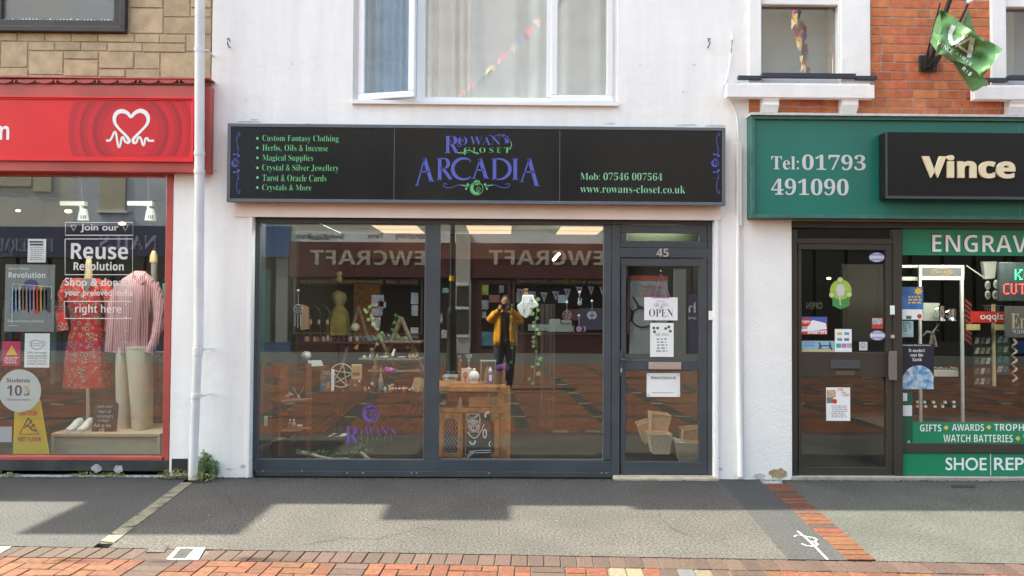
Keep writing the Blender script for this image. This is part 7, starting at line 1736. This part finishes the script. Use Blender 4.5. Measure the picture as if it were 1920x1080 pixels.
for i in range(9): P_ = [W(a, b, .9) for a, b in ((1810, 560+i*9), (1822, 570+i*9), (1822, 576+i*9), (1810, 566+i*9))]; m.prism([(p.x, p.z) for p in P_], .9, .95)
m.build('striped_pole', mat('red_pole_stripe', (.25, .05, .05), .6), None, label='red striped pole at the right edge of the display case', cat='pole', kind='thing')
# posters on the window and door
def rs(name, x0, y0, x1, y1, m_, label, Y=YR+.004, cat='poster', t=.001): return sheet(name, x0, y0, x1, y1, Y, m_, label, cat, t=t)
p1_ = rs('party_poster', 1691, 538, 1731, 600, mat('blue_poster', (.04, .13, .32), .5, .3, 9), 'blue poster with a yellow burst and small lettering'); Yp = YR+.003
E = SG(Yp); E.pg([(1722+9*(1 if i % 2 == 0 else .6)*math.cos(i*.4488), 546+8*(1 if i % 2 == 0 else .6)*math.sin(i*.4488)) for i in range(14)]); E.go('burst', mat('yellow_print', (.7, .45, .05), .6), p1_); scribble(p1_, 1700, 558, 1728, 3, 5.5, Yp, m_dia, 3); patch(1691.5, 580, 1730, 599, Yp, m_paper, p1_); disc(1724, 593, 4.5, Yp-.001, m_rt, p1_, 'red_print', n=10); patch(1699, 592, 1709, 598, Yp-.001, m_leaf, p1_)
p2_ = rs('repair_notice', 1691, 602, 1712.5, 632, mat('pale_teal_paper', (.30, .45, .44), .6), 'small pale teal notice urging repair with a shoe print', cat='notice')
for i, s_ in enumerate(('REPAIR', 'IF', 'YOU', 'CARE')): T(s_, 1692.5, 603.5+i*5, 1706 if i == 0 else 1701, 607+i*5, Yp, m_ink, p2_, 'heavy')
disc(1706.5, 612, 2.4, Yp, m_grey, p2_, 'shoe_print', 6); scribble(p2_, 1693, 627, 1710, 2, 3.5, Yp)
p3_ = rs('planet_poster', 1692, 645, 1751, 730, mat('night_blue_sheet', (.012, .014, .028), .4), 'dark poster with a blue planet and white words about cost'); T('Shoe Repairs Help Save Our Planet', 1693, 646, 1745, 649, Yp, m_paper, p3_, 'heavy')
for i, (s_, x0, x1) in enumerate((('It needn’t', 1704, 1734), ('cost the', 1707, 1731), ('Earth', 1711, 1728))): T(s_, x0, 654+i*8.5, x1, 660+i*8.5, Yp, m_paper, p3_, 'serifb')
P_ = [(1692.5, 706)]+[(1722+31*math.cos(rad(a)), 718-33*math.sin(rad(a))) for a in range(160, 19, -10)]+[(1750.5, 708), (1750.5, 729.5), (1692.5, 729.5)]; E = SG(Yp); E.pg([(min(max(a, 1692.5), 1750.5), b) for a, b in P_]); E.go('planet', mat('planet_blue', (.05, .22, .45), .5, 0, 22, col2=(.6, .62, .62)), p3_)
p4_ = rs('side_stickers', 1692.5, 735, 1711, 833, mat('dark_green_vinyl', (.012, .08, .045), .5), 'column of dark green and white stickers beside the lower band', Y=YR+.001, cat='window sticker', t=.003)
for y0, y1 in ((737, 752), (760, 780)): patch(1693, y0, 1701 if y0 < 750 else 1710, y1, YR-.0005, m_vw, p4_)
T('A', 1700, 825, 1708, 833, YR-.001, mat('pale_green_print', (.3, .5, .38), .5), p4_, 'heavy')
Yd2 = .062; YQ = .0605
ov = mat('white_blue_oval', (.62, .64, .70), .5); ovb = mat('royal_blue_print', (.05, .07, .35), .5)
for i, y in enumerate((482.5, 629)):
    o = disc(1644 if i == 0 else 1645.5, y, 15.2, Yd2+.003, ovb, None, 'oval_sticker', 9.6, label=['upper blue and white oval batteries sticker on the bronze door', 'lower blue and white oval batteries sticker on the bronze door'][i], cat='window sticker', group='oval door stickers'); cx = 1644 if i == 0 else 1645.5
    disc(cx, y, 14, YQ+.0035, ov, o, 'oval', 8.4); T('WATCHSTRAPS', cx-11, y-6.5, cx+11, y-3, YQ+.0025, ovb, o, 'heavy'); T('BATTERIES', cx-10, y+2.5, cx+10, y+6, YQ+.0025, ovb, o, 'heavy')
wz = thing('bug_sticker', 'lime and green round topped sticker with a grey winged insect shape', 'window sticker', W(1576, 578, YQ)); P_ = [(1561, 563), (1558, 555)]+[(1576.5+21*math.cos(rad(a)), 546-20*math.sin(rad(a))) for a in range(190, -11, -20)]+[(1593, 562), (1593, 573), (1576, 580), (1561, 573)]
E = SG(YQ+.004); E.pg(P_); E.go('base', mat('mid_green_sticker', (.06, .25, .06), .5), wz); E = SG(YQ+.0035); E.pg([(1557, 555)]+[(1576.5+20*math.cos(rad(a)), 544-20*math.sin(rad(a))) for a in range(190, -11, -20)]+[(1596, 555), (1576, 563)]); E.go('top', mat('lime_sticker', (.36, .48, .06), .5), wz)
disc(1576, 543, 8, YQ+.003, m_silver, wz, 'figure', 11); 
for x, y in ((1575.5, 525), (1560, 553), (1592, 552)): disc(x, y, 6, YQ+.0028, mat('green_outline', (.03, .14, .04), .5), wz, 'ring', n=14); disc(x, y, 5, YQ+.0024, mat('pale_lime', (.5, .58, .25), .5), wz, 'roundel', n=14)
E = SG(YQ+.0024); E.st([(1574, 557), (1576, 572)], 2); E.st([(1569, 553), (1577, 556), (1584, 552)], 1.4); E.go('stroke', m_silver, wz)
sn = rs('sneaker_sticker', 1502, 594, 1551, 627, mat('red_sticker', (.50, .04, .03), .5), 'red white and blue sneaker repair sticker on the bronze door', YQ+.003, 'window sticker'); patch(1502, 594, 1551, 606, YQ+.0024, mat('blue_sticker', (.06, .10, .35), .5), sn); E = SG(YQ+.0018); E.pg([(1503, 614), (1524, 600), (1548, 606), (1550, 617), (1503, 622)]); E.go('shoe_print', m_paper, sn)
E = SG(YQ+.0014); E.pg([(1511+9*math.cos(rad(a)), 604+9*math.sin(rad(a))) for a in range(22, 360, 45)]); E.go('octagon', m_rt, sn); T('TOPY', 1504, 601, 1518, 606.5, YQ+.0008, m_paper, sn, 'black'); T('Sneakers', 1514, 617, 1550, 626, YQ+.0008, m_paper, sn, 'black'); T('HERE', 1503, 613, 1514, 617, YQ+.0008, ovb, sn, 'heavy')
hh = rs('charity_sticker', 1503, 639, 1565, 660, mat('sky_blue_sticker', (.25, .42, .52), .5), 'pale blue sticker with soldiers carrying a stretcher in silhouette', YQ+.003, 'window sticker'); patch(1503, 657, 1565, 660, YQ+.0024, m_dia, hh); T('HELP for\nHEROES', 1509, 640, 1528, 650, YQ+.0024, ovb, hh, 'serif', align='LEFT')
E = SG(YQ+.002); E.st([(1536, 642), (1538, 648), (1536, 655)], 2.6); E.st([(1556, 642), (1557, 649), (1560, 656)], 2.6); E.st([(1538, 648), (1556, 648)], 1.8); E.st([(1538, 648), (1542, 655)], 1.4); E.st([(1556, 649), (1554, 655)], 1.4); E.go('silhouettes', m_ink, hh)
cs = rs('payment_sticker', 1565.5, 617, 1597, 660, m_paper, 'white card payment sticker with coloured card symbols', YQ+.0028, 'window sticker')
for x, y, c in ((1570, 623, (.5, .45, .1)), (1583, 623, (.1, .3, .5)), (1570, 634, (.1, .3, .2)), (1583, 634, (.1, .15, .35)), (1568, 644, (.03, .38, .30)), (1578, 644, (.5, .15, .45)), (1588, 644, (.35, .36, .34))): patch(x, y, x+9, y+(5 if y < 640 else 8), YQ+.002, mat('card_symbol_%d_%d' % (x, y), c, .5), cs)
ns = rs('square_sticker', 1611, 641, 1626.5, 657, mat('grey_white_sticker', (.5, .5, .5), .6), 'small rounded white square sticker on the bronze door', YQ+.003, 'window sticker'); E = SG(YQ+.002); E.st(arc(1618.5, 648, 4, 0, 300, 14), 1); E.st([(1614, 650), (1622, 650)], 1.4); E.go('symbol', m_grey, ns)
ps = rs('photo_sticker', 1635, 596, 1656, 616, mat('red_sticker', (.50, .04, .03), .5), 'small red photo sticker between the two ovals', YQ+.003, 'window sticker'); patch(1636, 597, 1654, 608, YQ+.0024, mat('mixed_photo', (.15, .18, .35), .5, 0, 90, col2=(.6, .6, .6)), ps)
yc = rs('menu_poster', 1549, 726.5, 1594, 789, m_paper, 'white poster with a food picture and red script on the lower door glass', YQ+.003); patch(1550, 731, 1567, 745, YQ+.0024, mat('food_photo', (.45, .22, .06), .6, 0, 60, col2=(.55, .5, .4)), yc); patch(1550, 745, 1562, 756, YQ+.0024, mat('grey_food_photo', (.18, .18, .17), .6, .4, 60), yc); disc(1565, 752.5, 4.6, YQ+.002, mat('red_dot', (.6, .03, .03), .5), yc, 'red_dot', n=14)
T('yes', 1570, 728, 1581, 735, YQ+.0024, m_rt, yc, 'sans'); T('you', 1577, 734, 1586, 739, YQ+.0024, m_rt, yc, 'sans'); T('can', 1580, 738, 1592, 743, YQ+.0024, m_rt, yc, 'sans'); scribble(yc, 1558, 762, 1590, 7, 3.4, YQ+.0024)
os_ = thing('neon_open_sign', 'dim outlined OPEN sign seen in reverse inside the bronze door', 'sign', W(1527, 575, .8)); T('OPEN', 1512, 567, 1542, 579, .8, mat('dim_white_outline', (.22, .24, .24), .6), os_, 'sans', flip=True)
for i, (x, y) in enumerate(((1554, 522), (1653, 522))): m = MB(); m.ball(W(x, y, 2.4), .018 if i == 0 else .01, 8, 1.6, 1, .8); m.build('ceiling_lamp', mat('warm_lit_lamp_small', (.9, .7, .5), .5, emit=(1, .6, .32), es=1.4), None, smooth=True, group='warm lamps in the key shop', label=['lit warm lamp above the green door sticker', 'tiny lit warm lamp near the bronze door edge'][i], cat='lamp')
q = rc(1580, 495, 1665, 640, 1.6); MB().box(q[0], q[1], 1.6, 1.65, q[2], q[3]).build('dark_cupboard', mat('grey_brown_cupboard', (.09, .08, .07), .7), None, bevel=.01, label='tall dark cupboard behind the bronze door glass', cat='cupboard')

# ============================================================ THE PHOTOGRAPHER (stands at the camera, seen only in the glass)
PP = thing('person', 'person in an orange yellow jacket and navy jeans photographing the shop, seen reflected', 'person', (0.02, -7.25, 0))
def skinned(name, joints, bones, m_, parent, sub=2):
    me = bpy.data.meshes.new(name); me.from_pydata([Vector(j[0])-ORG[parent.name] for j in joints], bones, []); me.materials.append(m_)
    o = bpy.data.objects.new(name, me); COL.objects.link(o); o.parent = parent; ORG[o.name] = ORG[parent.name]
    md = o.modifiers.new('skin', 'SKIN'); md.use_smooth_shade = True
    if not me.skin_vertices:
        me.attributes.new('skin', 'SKIN', 'POINT') if False else None
    return o, me
def person_mesh(name, joints, bones, m_, parent, root=0):
    """limbs grown as tapered smooth tubes sharing their joint balls, remeshed into one surface"""
    m = MB()
    for a, b in bones:
        A, B = Vector(joints[a][0]), Vector(joints[b][0]); ra, rb = joints[a][1], joints[b][1]; n = 6
        m.tube([A+(B-A)*(i/n) for i in range(n+1)], [ra+(rb-ra)*(i/n) for i in range(n+1)], 14)
    for p, r in joints: m.ball(Vector(p), r, 14)
    o = m.build(name, m_, parent, smooth=True)
    rm_ = o.modifiers.new('remesh', 'REMESH'); rm_.mode = 'VOXEL'; rm_.voxel_size = .010 if name != 'hand' else .004; rm_.use_smooth_shade = True
    s_ = o.modifiers.new('smooth', 'SMOOTH'); s_.iterations = 4 if name != 'hand' else 1
    return o
hx, hy = .03, -7.22
J = [((hx, hy-.02, .93), .15), ((hx, hy-.01, 1.15), .145), ((hx, hy-.01, 1.33), .16), ((hx, hy, 1.45), .06), ((hx, hy+.0, 1.52), .055),
     ((-.07, hy, .88), .11), ((-.09, hy+.02, .50), .065), ((-.10, hy-.02, .10), .05), ((.13, hy, .88), .11), ((.13, hy-.03, .50), .065), ((.10, hy-.10, .10), .05),
     ((-.14, hy, 1.40), .075), ((.20, hy, 1.40), .075), ((-.25, hy+.02, 1.30), .05), ((.31, hy+.02, 1.28), .05), ((-.07, hy+.13, 1.50), .033), ((.09, hy+.13, 1.52), .033)]
Bn = [(0, 1), (1, 2), (2, 3), (3, 4), (0, 5), (5, 6), (6, 7), (0, 8), (8, 9), (9, 10), (2, 11), (2, 12), (11, 13), (12, 14), (13, 15), (14, 16)]
body = person_mesh('body', J, Bn, mat('dark_plum_jumper', (.035, .012, .02), .9), PP)
head = MB(); hc = Vector((hx, hy+.01, 1.64)); head.ball(hc, .085, 20, .88, 1.08, 1.28); head.ball(hc+Vector((0, .09, -.02)), .014, 8, .9, 1, 1.6); head.ball(hc+Vector((0, .03, -.085)), .045, 12, 1, .9, .7)
for s_ in (-1, 1): head.ball(hc+Vector((s_*.078, -.005, -.005)), .02, 8, .4, .8, 1.3)
head.build('head', m_skin, PP, smooth=True)
face = MB(); face.ball(hc+Vector((-.03, .086, .012)), .010, 8); face.ball(hc+Vector((.03, .086, .012)), .010, 8); face.build('eyes', m_ink, PP); MB().ball(hc+Vector((0, .083, -.052)), .018, 8, 1.2, .5, .35).build('mouth', mat('lips', (.38, .15, .12), .5), PP)
MB().ball(hc+Vector((0, -.02, .035)), .088, 16, .92, 1.02, 1.05).build('hair', mat('short_brown_hair', (.05, .03, .02), .9, .3, 60), PP, smooth=True)
# jeans and shoes
Jj = [((hx, hy-.02, .92), .158), ((-.07, hy, .86), .118), ((-.09, hy+.02, .50), .083), ((-.10, hy-.02, .10), .075), ((.13, hy, .86), .118), ((.13, hy-.03, .50), .083), ((.10, hy-.10, .10), .075)]
person_mesh('jeans', Jj, [(0, 1), (1, 2), (2, 3), (0, 4), (4, 5), (5, 6)], m_jeans, PP)
for x, y in ((-.10, hy+.04), (.10, hy-.04)):
    MB().loft([(0, 0, 0, 0)]*2, 0) if False else None
    m = MB(); m.ball((x, y, .055), .055, 14, .9, 2.3, .95); o = m.build('shoe', mat('black_leather_shoe', (.02, .02, .02), .4), PP, smooth=True)
# open jacket: two front halves, back and sleeves as a shell
m = MB(); secs = [(.82, .225, .165), (.95, .22, .17), (1.10, .205, .165), (1.25, .205, .165), (1.36, .20, .15), (1.43, .15, .11), (1.47, .085, .08)]; NN = 30
for z, a, b in secs:
    for k in range(NN+1):
        th = rad(90+24)+rad(312)*k/NN; fo = 1+.03*math.sin(k*1.9+z*9); m.v.append(Vector((hx+a*fo*math.cos(th), hy-.01+b*fo*math.sin(th), z)))
for i in range(len(secs)-1):
    for k in range(NN): m.f.append((i*(NN+1)+k, i*(NN+1)+k+1, (i+1)*(NN+1)+k+1, (i+1)*(NN+1)+k))
jk = m.build('jacket', m_cloth_y, PP, smooth=True); sd_ = jk.modifiers.new('thickness', 'SOLIDIFY'); sd_.thickness = .012
for s_, sh_, el, wr in ((-1, 11, 13, 15), (1, 12, 14, 16)):
    A, B, C_ = [Vector(J[i][0]) for i in (sh_, el, wr)]; P_ = [A+(B-A)*t_ for t_ in (0, .35, .7)]+[B]+[B+(C_-B)*t_ for t_ in (.3, .6, .88)]
    MB().tube(P_, [.095, .09, .082, .078, .068, .058, .048], 14).build('sleeve', m_cloth_y, jk, smooth=True)
MB().tube([Vector((hx+.085*math.cos(rad(a)), hy+.075*math.sin(rad(a))-.01, 1.475)) for a in range(130, 411, 20)], .02, 8).build('collar', m_cloth_y, jk, smooth=True)
# hands round the phone
phz = 1.552
for s_ in (-1, 1):
    w_ = Vector(J[15 if s_ < 0 else 16][0]); pc = Vector((s_*.082+.0, -7.07, phz-.02)); Jh = [(w_, .027), (pc, .026)]; bn = [(0, 1)]
    for f in range(4):
        a = pc+Vector((0, .01, .03-.02*f)); b = a+Vector((-s_*.012, .045, .004)); c = b+Vector((-s_*(.032-.003*f), .006, .0)); n = len(Jh); Jh += [(a, .010), (b, .0088), (c, .0078)]; bn += [(1, n), (n, n+1), (n+1, n+2)]
    a = pc+Vector((-s_*.01, -.025, -.02)); b = a+Vector((-s_*.03, -.012, .015)); n = len(Jh); Jh += [(a, .011), (b, .009)]; bn += [(1, n), (n, n+1)]
    person_mesh('hand', Jh, bn, m_skin, PP)
ph = thing('phone', 'black phone held level in both hands of the reflected photographer', 'phone', (0, -7.05, phz-.035)); MB().box(-.078, .078, -7.062, -7.052, phz-.038, phz+.038).build('body', mat('black_phone_glass', (.01, .01, .012), .2), ph, bevel=.003)
MB().lathe((0, -7.046, phz), [(.012, -.012), (.012, .012)], 14).build('camera_bump', mat('black_phone_glass', (.01, .01, .012), .2), ph)

area('window_fill_light', X(1860), .2, 2.15, 1.2, .12, 10, tilt=rad(24)); area('room_fill_light', X(1580), 2.0, 2.6, .8, .4, 2)  # unseen fill lamps added to brighten the key shop
flush_text()
